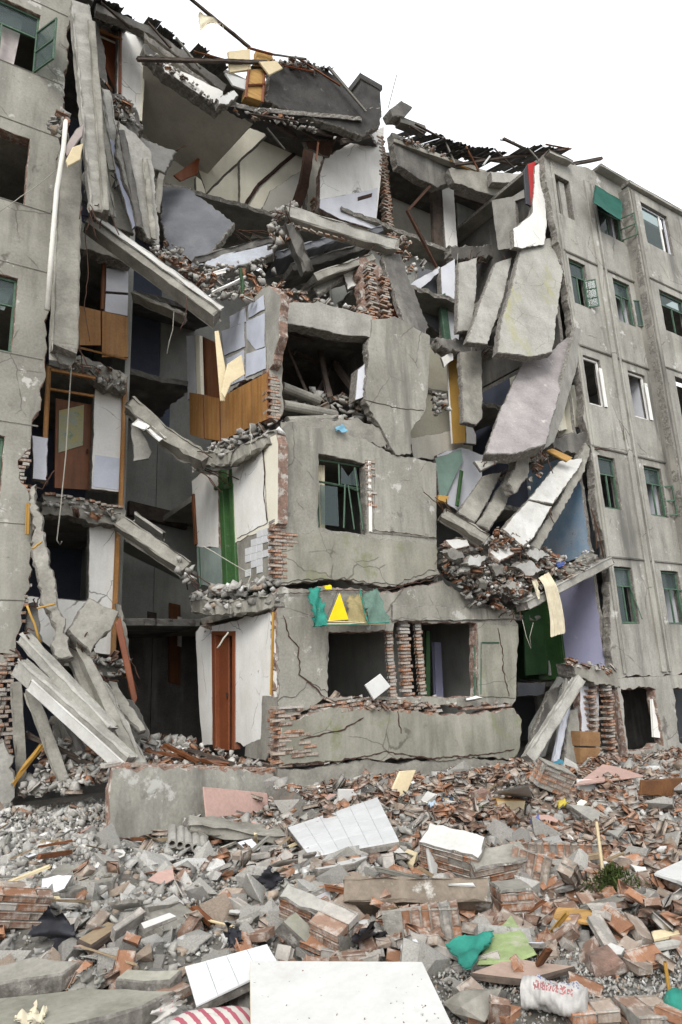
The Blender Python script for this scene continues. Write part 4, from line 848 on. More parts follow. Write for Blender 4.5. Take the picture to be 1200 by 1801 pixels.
# right-hand top rooms
ubp('wall', [(690, 310), (760, 330), (760, 450), (690, 420)], 16.0, 0.12, [BEIGE, CORE], 0.01)
ubp('wall', [(700, 250), (900, 315), (905, 345), (700, 290)], 15.0, 0.15, [CONC, CORE], 0.02)
ubp('door_frame', [(760, 320), (776, 323), (780, 440), (765, 440)], YP + 0.02, 0.15, [TIMBER], 0.0)
ubp('wall', [(776, 318), (798, 328), (806, 443), (785, 443)], YP, 0.2, [WHITE, CORE], 0.008)
ubp('door_frame', [(798, 328), (860, 350), (862, 362), (799, 342)], YP + 0.05, 0.1, [TIMBER], 0.0)
ubp('door_frame', [(840, 345), (866, 352), (870, 440), (845, 440)], YP + 0.3, 0.1, [TIMBER], 0.0)
ubp('door', [(803, 350), (835, 358), (838, 440), (808, 440)], YP + 1.0, 0.05, [DIM], 0.0)
ubp('wall', [(862, 350), (900, 358), (905, 432), (874, 442)], YP, 0.15, [CONC_L, CORE], 0.015)
plate('window_opening', poly_y([(902, 350), (930, 345), (928, 395), (905, 400)], 13.2), 0.05, [DIM], ub, jag=0.01)  # dim solid panel stands for the shade inside a window opening
for pts, X in [([(718, 370), (765, 318)], YP - .6), ([(716, 370), (768, 470)], YP - 1.2)]:
    bar('fallen_rafter', P(*pts[0], X), P(*pts[1], X), 0.10, 0.08, [STEEL, STEEL], ub)
plate('roof_slab', [Vector((3.6, 14.3, 18.55)), Vector((9.6, 14.3, 18.55)), Vector((9.6, 17.8, 18.6)), Vector((3.6, 17.8, 18.6))], 0.14, [CONC_D], ub, jag=0, dirv=(0, 0, 1))
plate('wall', rect(9.0, 24, 15.0, 18.9, 17.62), 0.15, [BEIGE], ub, jag=0, dirv=(0, 1, 0))
plate('wall', rect(3.4, 8.99, 15.32, 18.6, 17.6), 0.15, [CREAM], ub, jag=0, dirv=(0, 1, 0))
plate('roof_slab', [Vector((9.6, 14.4, 18.5)), Vector((22, 14.4, 18.5)), Vector((22, 17.7, 18.6)), Vector((9.6, 17.7, 18.6))], 0.14, [CONC_D, CORE], ub, jag=0.05, dirv=(0, 0, 1))
plate('floor_slab', [Vector((9.6, 13.9, 15.25)), Vector((14.6, 13.9, 15.25)), Vector((14.6, 17.6, 15.25)), Vector((9.6, 17.6, 15.25))], 0.15, [CONC, CORE], ub, jag=0.04, dirv=(0, 0, -1))
plate('floor_slab', [Vector((4.0, 14.9, 14.6)), Vector((9.6, 14.6, 15.0)), Vector((9.6, 17.6, 15.2)), Vector((4.0, 17.6, 15.0))], 0.15, [CONC, CORE], ub, jag=0.04, dirv=(0, 0, -1))
# storey-4 remains right of centre: door jambs below the top floor
ubp('wall', [(775, 470), (800, 455), (808, 600), (782, 612)], 13.0, 0.2, [WHITE_B, CORE], 0.012)
ubp('door_frame', [(773, 520), (784, 515), (795, 606), (785, 610)], 12.9, 0.12, [GREEN_F], 0.0)
ubp('wall', [(735, 470), (778, 480), (790, 600), (742, 560), (730, 510)], 13.4, 0.1, [GREYBLUE, CORE], 0.02)
ubp('floor_slab', [(790, 432), (905, 428), (910, 446), (800, 458)], 13.4, 0.3, [CONC_D, CORE], 0.06, step=0.08)
ubp('floor_slab', [(722, 500), (772, 468), (780, 476), (730, 516)], 13.1, 0.2, [WHITE_B, CORE], 0.02)
ubp('wall', [(680, 480), (706, 476), (708, 560), (682, 548)], 13.6, 0.08, [RED], 0.0)

# ================================================================== right wing
YR = 10.56
def RS(k): return 1.42 + 3.03 * (k - 1)
rw = thing('apartment_building', (18.5, YR, -0.6), 'pale stained right wing with rows of green framed windows', 'building', 'standing parts of the apartment block')
rwt = [4.2, 7.25, 10.23, 13.36]
AX, BX = (15.28, 16.02), (17.34, 18.18)
holes = [rect(AX[0], AX[1], t - 1.47, t, YR) for t in rwt] + [rect(BX[0], BX[1], t - 1.47, t, YR) for t in rwt] + [rect(15.2, 15.86, 14.85, 16.25, YR), rect(17.12, 18.3, 14.95, 16.3, YR)]
edge = [(14.62, 1.42), (18.82, 1.42), (18.82, 17.28), (17.0, 17.25), (15.9, 16.95), (14.78, 16.75), (14.75, 15.9), (14.9, 14.2), (14.98, 12.4), (14.95, 10.9), (15.03, 9.0), (14.9, 8.2), (15.05, 7.3), (14.92, 5.5), (15.1, 4.5), (14.95, 3.5), (14.7, 2.4)]
rwall = plate('wall', [Vector((x, YR, z)) for x, z in edge], 0.22, [FACADE_R, CORE, DIM], rw, jag=[0.03, 0, 0.012] + [0.035] * 14, step=0.1, holes=holes, hjag=0.006, dirv=(0, 1, 0))
# ground floor of the wing: broken piers and a sill wall
plate('wall', [Vector((x, YR + 0.003, z)) for x, z in [(14.72, -0.95), (18.44, -1.1), (18.44, 1.40), (14.66, 1.40), (14.72, 1.16), (14.76, -0.4)]], 0.24, [FACADE_R, BRCORE, DIM], rw, jag=[0, 0, 0.01, 0.02, 0.0, 0.03], step=0.09, holes=[[Vector((x, YR + 0.003, z)) for x, z in h_] for h_ in ([(14.84, -0.30), (15.3, -0.36), (15.9, -0.22), (16.22, -0.30), (16.2, 0.5), (16.26, 1.08), (15.5, 1.14), (14.86, 1.14)], [(16.95, -0.25), (17.6, -0.55), (18.3, -0.5), (18.3, 1.02), (17.05, 1.06)])], hjag=[0.035, 0.04], dirv=(0, 1, 0))
plate('wall', rect(14.8, 20, -0.95, 1.25, 13.2), 0.1, [CONC_D], rw, jag=0, dirv=(0, 1, 0))  # dark partition added so the ground-floor openings look unlit
bar('white_jamb', P(1150, 1230, YR + .1), P(1154, 1297, YR + .1), 0.25, 0.08, [WHITE, WHITE], rw, side=(1, 0, 0))
# pilaster ribs, sill courses and copings
for (x, y0) in ((16.72, 0.05), (14.98 + 0.1, 0.03)):
    bar('pilaster', (x, YR - y0 / 2, 1.5), (x, YR - y0 / 2, 16.6), y0 + 0.02, 0.24 if x > 16 else 0.12, [FACADE_R, FACADE_R], rw, side=(0, 1, 0), segs=18, jag=0.002)
bar('pilaster', (16.98, YR - 0.03, 1.5), (16.98, YR - 0.03, 16.6), 0.07, 0.1, [CONC_L, CONC_L], rw, side=(0, 1, 0), segs=18, jag=0.002)
for k in range(2, 6):
    z = RS(k)
    bar('string_course', (15.05, YR - 0.02, z), (18.8, YR - 0.02, z), 0.05, 0.05, [FACADE_R, FACADE_R], rw, side=(0, 1, 0), jag=0.002)
bar('coping', (17.3, YR - 0.06, 17.3), (18.85, YR - 0.06, 17.3), 0.42, 0.10, [CONC_L, CORE], rw, side=(0, 1, 0), jag=0.01)
bar('coping', (14.8, YR - 0.04, 16.72), (15.9, YR - 0.04, 16.85), 0.36, 0.10, [CONC_L, CORE], rw, side=(0, 1, 0), jag=0.015)
# projecting bay at the far right
YQ = 10.2
cx_ = [(19.0, 20.45)]
qh = [rect(19.05, 20.55, 15.0, 16.55, YQ)] + [rect(19.2, 20.6, t - 1.45, t, YQ) for t in (4.2, 7.25, 10.3, 13.33)]
plate('wall', [Vector((18.45, YQ, -0.9)), Vector((26, YQ, -0.9)), Vector((26, YQ, 17.0)), Vector((18.45, YQ, 16.9))], 0.22, [FACADE_R, CORE, DIM], rw, jag=[0, 0, 0.012, 0.006], holes=qh, hjag=0.006, dirv=(0, 1, 0))
plate('wall', [Vector((18.45, YQ + 0.004, -0.9)), Vector((18.45, YR + 0.2, -0.9)), Vector((18.45, YR + 0.2, 16.9)), Vector((18.45, YQ + 0.004, 16.9))], 0.2, [mat('soot_stained_render', (0.20, 0.19, 0.17), (0.34, 0.32, 0.28), vs=0.8, streak=0.9, fine=0.35, bump=0.2), CORE], rw, jag=0.005, dirv=(1, 0, 0))
bar('coping', (18.4, YQ + 0.05, 16.98), (26, YQ + 0.05, 17.1), 0.36, 0.12, [CONC_L, CORE], rw, side=(0, 1, 0), jag=0.006)
bar('pilaster', (18.62, YQ - 0.02, -0.8), (18.62, YQ - 0.02, 16.8), 0.05, 0.16, [MATS['soot_stained_render']] * 2, rw, side=(0, 1, 0), segs=18, jag=0.002)
for z in (4.45, 7.5, 10.5, 13.6): bar('string_course', (18.75, YQ - 0.015, z), (26, YQ - 0.015, z), 0.04, 0.05, [FACADE_R] * 2, rw, side=(0, 1, 0), jag=0.002)
# windows of the wing
for i, t in enumerate(rwt):
    for (x0, x1) in (AX, BX):
        if i == 2:
            w = multi('window', frame_geo(x0 + .005, x1 - .005, t - 1.46, t - .005, YR + 0.1, 0.06), WHITE, rw)
            bar('white_reveal', (x1 - 0.03, YR - 0.004, t - 1.45), (x1 - 0.03, YR - 0.004, t - 0.25), 0.05, 0.12, [WHITE, WHITE], w, side=(0, 1, 0))
        else: window(rw, x0, x1, t - 1.46, t - 0.01, YR, 'open', trans=0.33, curtain=(mat('pale_blind', (0.55, 0.56, 0.54), vs=5, fine=0.1, bump=0), 0.98, t - 0.45) if (i + (x0 > 16)) % 2 == 0 else None)
for t in (13.33, 7.25, 4.2): window(rw, 19.2, 20.6, t - 1.44, t - 0.01, YQ, 'open')
w = multi('window', frame_geo(19.06, 20.54, 15.02, 16.53, YQ + 0.12, 0.05), WHITE_B, rw); bar('mullion', (20.2, YQ + .12, 15.06), (20.2, YQ + .12, 16.48), 0.06, 0.08, [WHITE, WHITE], w, side=(0, 1, 0))
plate('pane', rect(19.12, 20.15, 15.08, 16.48, YQ + 0.12), 0.004, [GLASS], w, jag=0, chip=0.0005)
w = window(rw, 17.12, 18.3, 14.97, 16.28, YR, 'open')
cloth('awning', [P(1046, 326, YR - 0.02), P(1095, 352, YR - 0.02), P(1093, 388, YR - 0.5), P(1042, 356, YR - 0.5)], mat('dark_teal_awning', (0.02, 0.115, 0.085), (0.015, 0.08, 0.06), vs=4, fine=0.35, bump=0.2), w, amp=0.03, edge=0.02)
bar('jamb', (15.62, YR + 0.15, 14.9), (15.62, YR + 0.15, 16.2), 0.1, 0.25, [CONC_L, CONC_L], rw, side=(0, 1, 0))
# rooms inside the wing
for k in range(1, 6):
    plate('floor_slab', [Vector((14.75, YR + 0.25, RS(k) - 0.02)), Vector((26, YR + 0.25, RS(k) - 0.02)), Vector((26, 15, RS(k) - 0.02)), Vector((14.75, 15, RS(k) - 0.02))], 0.15, [CONC, CORE], rw, jag=0, dirv=(0, 0, -1))
plate('roof_slab', [Vector((14.75, YR + 0.25, 16.75)), Vector((26, YR + 0.25, 16.75)), Vector((26, 17, 16.75)), Vector((14.75, 17, 16.75))], 0.12, [CONC, CORE], rw, jag=0, dirv=(0, 0, -1))
plate('wall', rect(14.75, 26, -0.9, 16.7, 15.0), 0.2, [mat('room_grey', (0.30, 0.31, 0.33), (0.24, 0.25, 0.27), vs=1, fine=0.1, bump=0.1)], rw, jag=0, dirv=(0, 1, 0))
plate('wall', [Vector((18.2, YR + .25, 1.45)), Vector((18.2, 15, 1.45)), Vector((18.2, 15, 16.6)), Vector((18.2, YR + .25, 16.6))], 0.1, [WHITE_B], rw, jag=0, dirv=(1, 0, 0))
# end wall of the wing, own paint on the lower storeys, the fourth toned dark for shade (plane X=14.7)
XE = 14.72
for (k, m, y1) in ((1, LILAC, 12.0), (2, BLUE, 12.6), (3, CREAM, 12.8), (4, CONC_D, 11.6)):
    z0, z1 = RS(k) + 0.02, RS(k + 1) - 0.16
    plate('wall', [Vector((XE, YR + 0.24, z0)), Vector((XE, y1, z0)), Vector((XE, y1, z1)), Vector((XE, YR + 0.24, z1))], 0.12, [m, CORE], rw, jag=[0.02, 0, 0, 0.02], dirv=(1, 0, 0))
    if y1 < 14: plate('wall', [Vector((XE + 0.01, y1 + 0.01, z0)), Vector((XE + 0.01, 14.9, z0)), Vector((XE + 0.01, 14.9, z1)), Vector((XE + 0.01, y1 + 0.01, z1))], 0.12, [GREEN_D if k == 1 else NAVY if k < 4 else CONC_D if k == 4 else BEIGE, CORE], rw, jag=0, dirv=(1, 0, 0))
bar('door_frame', (XE - 0.02, 12.05, RS(1)), (XE - 0.02, 12.05, RS(2) - .4), 0.06, 0.1, [GREEN, GREEN], rw, side=(1, 0, 0))
plate('door', [Vector((XE - 0.03, 12.1, RS(1))), Vector((XE - 0.03, 12.95, RS(1))), Vector((XE - 0.03, 12.95, RS(1) + 2.2)), Vector((XE - 0.03, 12.1, RS(1) + 2.2))], 0.04, [GREEN], rw, jag=0, dirv=(1, 0, 0))
plate('wall', poly_x([(864, 352), (902, 345), (936, 322), (950, 300), (956, 430), (906, 436), (876, 440)], XE), 0.12, [CONC_L, CORE], rw, jag=0.012, dirv=(1, 0, 0), holes=[poly_x([(906, 354), (931, 346), (930, 394), (909, 402)], XE)])
plate('wall', [Vector((XE + 0.6, YR + .3, RS(5))), Vector((XE + 0.6, 14.9, RS(5))), Vector((XE + 0.6, 14.9, 16.7)), Vector((XE + 0.6, YR + .3, 16.7))], 0.1, [CONC_D], rw, jag=0, dirv=(1, 0, 0))
# top-floor end wall facing the break: white sheet with red cabinet side
plate('wall', poly_y([(903, 402), (937, 374), (941, 292), (958, 282), (962, 400), (958, 430), (915, 437), (904, 434)], YR + 0.2), 0.15, [WHITE, CORE], rw, jag=0.02, dirv=(0, 1, 0))
plate('red_panel', poly_y([(928, 288), (942, 284), (948, 350), (934, 362)], YR + 0.24), 0.06, [REDP, STEEL], rw, jag=0)
plate('black_panel', poly_y([(922, 300), (928, 290), (934, 362), (926, 358)], YR + 0.22), 0.05, [BLACKP], rw, jag=0)
# brick pier and broken foot of the wing
brick_edge(rwall, P(1050, 1260, YR).x, YR + 0.1, -0.6, 1.3, 'x', 1, out=0.12, lean=0.12)
brick_edge(rwall, P(1072, 1260, YR).x, YR - 0.02, -0.6, 1.2, 'x', 1, out=0.12, lean=0.10)
plate('wall', poly_y([(1018, 1190), (1056, 1200), (1052, 1285), (1024, 1290)], YR + 0.3), 0.2, [WHITE_B, BRCORE], rw, jag=0.02, dirv=(0, 1, 0))
plate('floor_slab', poly_y([(1008, 1165), (1085, 1178), (1092, 1208), (1052, 1206), (1014, 1190)], YR - 0.02), 0.5, [CONC, CORE], rw, jag=0.04, step=0.08, dirv=(0, 1, 0))
plate('floor_slab', poly_y([(1020, 760), (1042, 770), (1036, 805), (975, 790), (970, 770)], YR + 0.1), 0.4, [CONC_D, CORE], rw, jag=0.05, step=0.08, dirv=(0, 1, 0))
heap('rubble', None, None, [P(1000, 1160, YR), P(1080, 1172, YR), P(1080, 1182, YR), P(1005, 1175, YR)], BRICKA, 30, (0.06, 0.14), (0.4, 0.6), parent=rw)

# ---- dim rooms of the right bay behind the fallen slabs
rb = thing('apartment_building', (12.2, 14, 0), 'dark gutted rooms behind the fallen slabs on the right', 'building', 'standing parts of the apartment block')
plate('wall', rect(11.0, 14.7, -0.5, 6.1, 14.4), 0.15, [DIM], rb, jag=0, dirv=(0, 1, 0))
plate('wall', rect(9.6, 14.7, 6.25, 15.1, 14.6), 0.15, [DIM], rb, jag=0, dirv=(0, 1, 0))
for k in (1, 2, 3, 4):
    plate('floor_slab', [Vector((9.6 if k > 1 else 11.3, 12.6, SL(k))), Vector((14.6, 12.6, SL(k))), Vector((14.6, 14.4, SL(k))), Vector((9.6 if k > 1 else 11.3, 14.4, SL(k)))], 0.15, [CONC, CORE], rb, jag=0.05, dirv=(0, 0, -1))
plate('wall', poly_y([(720, 770), (830, 752), (832, 800), (790, 812), (728, 805)], 12.4), 0.12, [BEIGE, CORE], rb, jag=0.02, dirv=(0, 1, 0))
plate('wall', poly_y([(712, 600), (790, 610), (800, 760), (722, 800), (714, 745)], 12.7), 0.12, [mat('dull_cream', (0.42, 0.40, 0.32), (0.34, 0.32, 0.25), vs=1, fine=0.2, bump=0.1), CORE], rb, jag=0.02, dirv=(0, 1, 0))
plate('door', poly_y([(787, 630), (804, 622), (815, 690), (820, 778), (796, 780)], 12.0), 0.05, [OCHRE, WHITE], rb, jag=0, dirv=(0, 1, 0))
plate('wall', poly_y([(818, 720), (838, 765), (838, 782), (820, 780)], 12.1), 0.1, [WHITE, CORE], rb, jag=0.01, dirv=(0, 1, 0))
plate('wall', poly_y([(768, 800), (812, 786), (850, 800), (846, 850), (805, 900), (778, 880)], 12.2), 0.12, [WHITE_B, CORE], rb, jag=0.02, dirv=(0, 1, 0))
plate('wall', poly_y([(765, 806), (812, 790), (815, 810), (782, 880), (772, 870)], 12.12), 0.06, [mat('pale_teal_paint', (0.28, 0.40, 0.34), vs=1.5, fine=0.15, bump=0.1), CORE], rb, jag=0.012, dirv=(0, 1, 0))
bar('door_frame', P(804, 890, 12.0), P(812, 828, 12.0), 0.1, 0.06, [GREEN, GREEN], rb, side=(1, 0, 0))
plate('door', poly_y([(922, 1078), (965, 1060), (968, 1185), (925, 1188)], 12.6), 0.05, [GREEN_D], rb, jag=0, dirv=(0, 1, 0))
plate('wall', poly_y([(966, 1110), (1000, 1085), (1002, 1188), (968, 1188)], 12.5), 0.06, [DIM], rb, jag=0, dirv=(0, 1, 0))
plate('beam', poly_y([(912, 1200), (960, 1200), (958, 1222), (912, 1225)], 12.6), 0.3, [GREYBLUE, CORE], rb, jag=0.02, dirv=(0, 1, 0))
plate('wall', poly_y([(935, 1280), (985, 1190), (1000, 1195), (960, 1330), (935, 1335)], 12.0), 0.1, [DIM], rb, jag=0.01, dirv=(0, 1, 0))
# ================================================================== fallen and hanging pieces (each its own thing)
G1 = 'slabs hanging on the left side'; G2 = 'slabs hanging on the right side'; G3 = 'beams leaning at the lower left'
def slab(name, label, cat, pts, th, m, jag=0.03, step=0.12, group=None, dirv=None, **k):
    if th >= 0.1 and not isinstance(jag, (list, tuple)):
        k.setdefault('relief', 0.008); k.setdefault('chip', 0.022); jag = jag * (0.75 if group == G2 else 1.4); step = min(step, 0.075)
    o = plate(name, [P(*p) for p in pts], th, m, jag=jag, step=step, dirv=dirv, **k); return tag(o, label, cat, group)
def beam(name, label, cat, a, b, w, h, m, jag=0.012, group=None, **k):
    k.setdefault('segs', max(2, int((P(*b) - P(*a)).length / 0.16))); k.setdefault('chip', 0.025 if w > 0.15 else 0.008)
    o = bar(name, P(*a), P(*b), w, h, m, jag=jag, **k); return tag(o, label, cat, group)
def rebar(parent, a, d, n=4, L=0.5):
    for _ in range(n):
        s = Vector(a) + Vector((rnd.uniform(-.15, .15), rnd.uniform(-.1, .1), rnd.uniform(-.05, .05)))
        dd = Vector(d) + Vector((rnd.uniform(-.4, .4), rnd.uniform(-.4, .4), rnd.uniform(-.4, .4)))
        pts = [s + dd * L * t + Vector((0, 0, -0.25 * L * t * t)) + Vector((rnd.uniform(-.02, .02), 0, rnd.uniform(-.02, .02))) for t in (0, .25, .5, .75, 1)]
        tube('rebar', pts, 0.011, STEEL, parent, n=5)
# ---- left
beam('concrete_column', 'tall pale concrete column hanging at the top beside the left wing', 'column', (140, 15, 11.75), (176, 378, 11.6), 0.38, 0.26, [CONC_L, CORE], side=(1, 0, 0), jag=0.018, endjag=0.08)
bar('column_edge', P(160, 40, 11.60), P(186, 372, 11.45), 0.14, 0.12, [CONC, CORE], side=(1, 0, 0), jag=0.012); o = bpy.data.objects['column_edge']; tag(o, 'narrow stained strip split off the tall hanging column', 'concrete strip')
beam('concrete_column', 'lower hanging concrete column with a ragged tapered end', 'column', (122, 272, 11.85), (112, 622, 11.85), 0.44, 0.28, [CONC, CORE], side=(1, 0, 0), jag=0.012, endjag=0.12, w1=0.46)
slab('concrete_fragment', 'dark pointed fragment dangling below the lower hanging column', 'fragment', [(98, 622, 11.9), (130, 612, 11.9), (126, 650, 11.9), (112, 640, 11.9)], 0.2, [CONC_D, CORE])
t = tube('drain_pipe', [P(116, 212, 11.4), P(112, 260, 11.4), P(100, 335, 11.4), P(92, 430, 11.4), P(83, 545, 11.4)], 0.045, PIPE); tag(t, 'long bent white pipe hanging in front of the left wing', 'pipe')
heap('rubble', 'clump of broken mortar caught on top of the white pipe', 'rubble', [P(88, 235, 11.5), P(100, 198, 11.5), P(124, 210, 11.5), P(120, 240, 11.5)], STONEA, 26, (0.10, 0.24), (0.1, 0.9))
slab('board', 'cream board wedged between the two hanging columns', 'board', [(116, 282, 11.3), (128, 258, 11.3), (147, 252, 11.3), (142, 280, 11.3), (120, 292, 11.3)], 0.05, [PLY, PLY], 0.006)
slab('board', 'pinkish broken board above the wedged cream board', 'board', [(112, 262, 11.4), (134, 226, 11.4), (148, 216, 11.4), (146, 240, 11.4), (118, 275, 11.4)], 0.05, [mat('mauve_board', (0.42, 0.36, 0.34), fine=0.2, vs=3), CORE], 0.01)
slab('wall_slab', 'narrow olive slab hanging beside the tall column', 'slab', [(181, 198, 12.8), (211, 214, 12.8), (268, 424, 12.4), (244, 412, 12.4)], 0.12, [CONC, CORE], 0.015, group=G1)
slab('wall_slab', 'blue-grey painted slab hanging under the top-floor door', 'slab', [(180, 228, 12.6), (200, 250, 12.6), (254, 388, 12.3), (233, 404, 12.3)], 0.08, [mat('bluegrey_paint', (0.40, 0.43, 0.53), (0.33, 0.36, 0.45), vs=2, fine=0.15, bump=0.1), CORE], 0.02, group=G1)
slab('wall_slab', 'wide pale plaster slab hanging under the top-floor door', 'slab', [(208, 212, 12.5), (240, 235, 12.5), (267, 268, 12.5), (275, 340, 12.4), (283, 432, 12.2), (257, 418, 12.2), (225, 330, 12.3), (203, 268, 12.4)], 0.12, [CONC_L, CORE], 0.015, group=G1)
slab('wall_slab', 'cream strip of wall hanging right of the tall column', 'slab', [(162, 270, 11.9), (176, 262, 11.9), (186, 368, 11.7), (178, 372, 11.7), (160, 315, 11.8)], 0.08, [CREAM, CORE], 0.012, group=G1)
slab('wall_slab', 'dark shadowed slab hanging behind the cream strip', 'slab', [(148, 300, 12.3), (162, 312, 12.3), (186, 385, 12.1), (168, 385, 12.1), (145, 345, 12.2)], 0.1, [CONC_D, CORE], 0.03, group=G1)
slab('wall_slab', 'grey slab hanging between the olive slab and the column', 'slab', [(186, 330, 13.0), (205, 330, 13.0), (236, 412, 12.8), (205, 400, 12.8)], 0.08, [CONC, CORE], 0.02, group=G1)
slab('floor_slab', 'broken dark floor slab edge below the top-floor white pier', 'slab', [(164, 130, 13.4), (190, 150, 13.3), (236, 182, 13.3), (252, 222, 13.3), (240, 240, 13.3), (205, 212, 13.3), (172, 178, 13.4)], 0.5, [CONC_D, CORE], 0.04, step=0.08, dirv=(0, 1, 0))
slab('curtain_remains', 'ragged dark cloth hanging in the top-floor doorway', 'cloth', [(155, 30, 13.6), (172, 42, 13.6), (186, 100, 13.5), (190, 150, 13.4), (168, 130, 13.4), (160, 80, 13.5)], 0.05, [CONC_D, CORE], 0.03)
slab('floor_slab', 'grey slab corner tilted under the beige ceiling', 'slab', [(248, 240, 13.8), (312, 268, 13.8), (290, 304, 13.6), (262, 290, 13.6)], 0.25, [mat('mid_grey_concrete', (0.24, 0.235, 0.22), fine=0.3, bump=0.3), CORE], 0.03)
beam('post', 'thin grey post standing under the tilted slab corner', 'post', (284, 300, 13.7), (275, 375, 13.7), 0.14, 0.12, [CONC, CORE], side=(1, 0, 0))
slab('board', 'rust brown board leaning below the beige ceiling', 'board', [(306, 308, 15.0), (352, 275, 15.0), (348, 305, 15.0), (318, 318, 15.0)], 0.05, [RED, RED], 0.01)
# big diagonal stair-like slab with white edge
d0, d1 = P(160, 385, 12.2), P(388, 552, 11.0)
bs = bar('floor_slab', d0 + Vector((0, 0.17, 0)), d1 + Vector((0, 0.17, 0)), 0.34, 0.30, [CONC, CORE], side=(0, 1, 0), jag=0.012, endjag=0.05); tag(bs, 'long fallen floor slab sloping down from the left with white plastered edge', 'slab')
bar('plaster_edge', d0 + Vector((0.02, -0.025, 0.10)), d1 + Vector((0.02, -0.025, 0.10)), 0.05, 0.13, [WHITE_D, WHITE_D], bs, side=(0, 1, 0), jag=0.014, segs=16)
beam('floor_slab', 'small slab fragment jutting into the dark corridor', 'slab', (236, 522, 13.8), (326, 560, 13.0), 0.3, 0.12, [CONC, CORE], side=(0, 1, 0), jag=0.02)
o = beam('floor_slab', 'sagging broken slab with white plaster patches above the dark corridor', 'slab', (228, 712, 13.3), (362, 812, 12.4), 0.35, 0.30, [CONC, CORE], side=(0, 1, 0), jag=0.035, bend=0.12, segs=14)
for (a, b, w) in [((238, 742), (258, 752), 0.16), ((264, 754), (285, 772), 0.17)]:
    bar('plaster_patch', P(*a, 12.88), P(*b, 12.72), 0.04, w, [WHITE, WHITE], o, side=(0, 1, 0), jag=0.02)
rebar(o, P(355, 800, 12.4), (0.7, -0.2, -0.2), 3, 0.4)
slab('panel', 'pale panel hanging under the sagging slab', 'panel', [(230, 745, 13.4), (244, 742, 13.4), (268, 795, 13.2), (262, 806, 13.2), (234, 812, 13.3)], 0.05, [CONC_L, CORE], 0.015)
o = beam('floor_slab', 'thick broken slab sloping down beside the white pier', 'slab', (212, 922, 13.4), (330, 1005, 12.5), 0.34, 0.28, [CONC, CORE], side=(0, 1, 0), jag=0.02, segs=8)
bar('top_layer', P(238, 908, 13.3), P(288, 944, 13.0), 0.3, 0.06, [CONC_L, CORE], o, side=(0, 1, 0), jag=0.02); rebar(o, P(326, 1005, 12.5), (0.5, -0.2, -0.6), 4, 0.45)
heap('rubble', 'broken lumps at the end of the thick sloping slab', 'rubble', [P(305, 985, 12.5), P(335, 990, 12.5), P(338, 1020, 12.5), P(315, 1022, 12.5)], STONEA, 22, (0.1, 0.22), (0.05, 0.95))
t = tube('cable', [P(126, 640, 12.6), P(122, 700, 12.6), P(116, 800, 12.6), P(110, 860, 12.6), P(106, 900, 12.6), P(100, 950, 12.6), P(106, 958, 12.6), P(109, 952, 12.6)], 0.012, CABLE, n=5); tag(t, 'thin pale cable hanging in front of the brown door', 'cable')
t = tube('cable', [P(306, 548, 13.0), P(304, 580, 13.0), P(298, 600, 13.0), P(294, 622, 13.0)], 0.012, CABLE, n=5); tag(t, 'short pale cable dangling in the dark blue corridor', 'cable')
# ---- lower left
o = slab('wall_slab', 'tall slab with ragged pale edge leaning beside the left wing', 'slab', [(52, 862, 12.0), (66, 850, 12.0), (84, 960, 11.6), (104, 1050, 11.3), (130, 1155, 11.0), (102, 1158, 11.0), (62, 1000, 11.5)], 0.16, [CONC, CORE], 0.03, step=0.08, group=G3)
for (a, b) in [((58, 965), (74, 952)), ((66, 1070), (98, 1062)), ((98, 1160), (120, 1152)), ((48, 1065), (72, 1130))]:
    tube('rebar', curve_pts(P(*a, 11.2), P(*b, 11.2), wob=0.01, n=4), 0.018, OCHRE, o, n=5)
bar('strap', P(50, 885, 11.9), P(48, 940, 11.9), 0.07, 0.05, [OCHRE, OCHRE], o, side=(1, 0, 0))
slab('concrete_block', 'square weathered concrete piece tilted against the white pier', 'block', [(157, 1050, 11.2), (210, 1076, 11.2), (196, 1108, 11.1), (160, 1150, 11.0), (120, 1106, 11.1)], 0.30, [CONC, CORE], [0.03, 0.02, 0.04, 0.025, 0.02], relief=0.006, chip=0.02)
slab('wall_slab', 'short grey slab standing behind the ragged leaning slab', 'slab', [(46, 1062, 12.2), (68, 1058, 12.2), (76, 1130, 12.0), (48, 1120, 12.0)], 0.1, [CONC_D, CORE], 0.02, group=G3)
beam('concrete_beam', 'upper long concrete beam of the leaning pile at the lower left', 'beam', (42, 1122, 11.3), (196, 1285, 9.9), 0.17, 0.22, [CONC_L, CORE], side=(0, 0, 1), jag=0.012, group=G3)
lowb = beam('concrete_beam', 'lowest long beam with white face in the leaning pile at the lower left', 'beam', (34, 1172, 11.1), (228, 1345, 9.4), 0.27, 0.2, [CONC_L, CORE], side=(0, 0, 1), jag=0.012, group=G3)
bar('painted_face', P(52, 1204, 10.72), P(214, 1350, 9.28), 0.17, 0.04, [WHITE_D, CORE], lowb, side=(0, 0, 1), jag=0.008)
beam('concrete_beam', 'slim beam leaning behind the upper long beam', 'beam', (112, 1118, 11.6), (192, 1300, 10.6), 0.17, 0.16, [CONC, CORE], side=(1, 0, 0), group=G3)
beam('concrete_beam', 'slim beam under the tilted square concrete piece', 'beam', (140, 1140, 11.3), (232, 1335, 10.2), 0.15, 0.16, [CONC, CORE], side=(1, 0, 0), group=G3)
beam('concrete_beam', 'ragged beam nearest the corridor in the leaning pile', 'beam', (178, 1205, 11.2), (246, 1345, 10.2), 0.17, 0.16, [CONC_L, CORE], side=(1, 0, 0), jag=0.02, group=G3)
slab('wall_slab', 'flat slab standing at the right end of the leaning pile', 'slab', [(192, 1196, 11.6), (206, 1200, 11.6), (258, 1284, 11.2), (246, 1288, 11.2), (200, 1236, 11.4)], 0.1, [CONC, CORE], 0.02, group=G3)
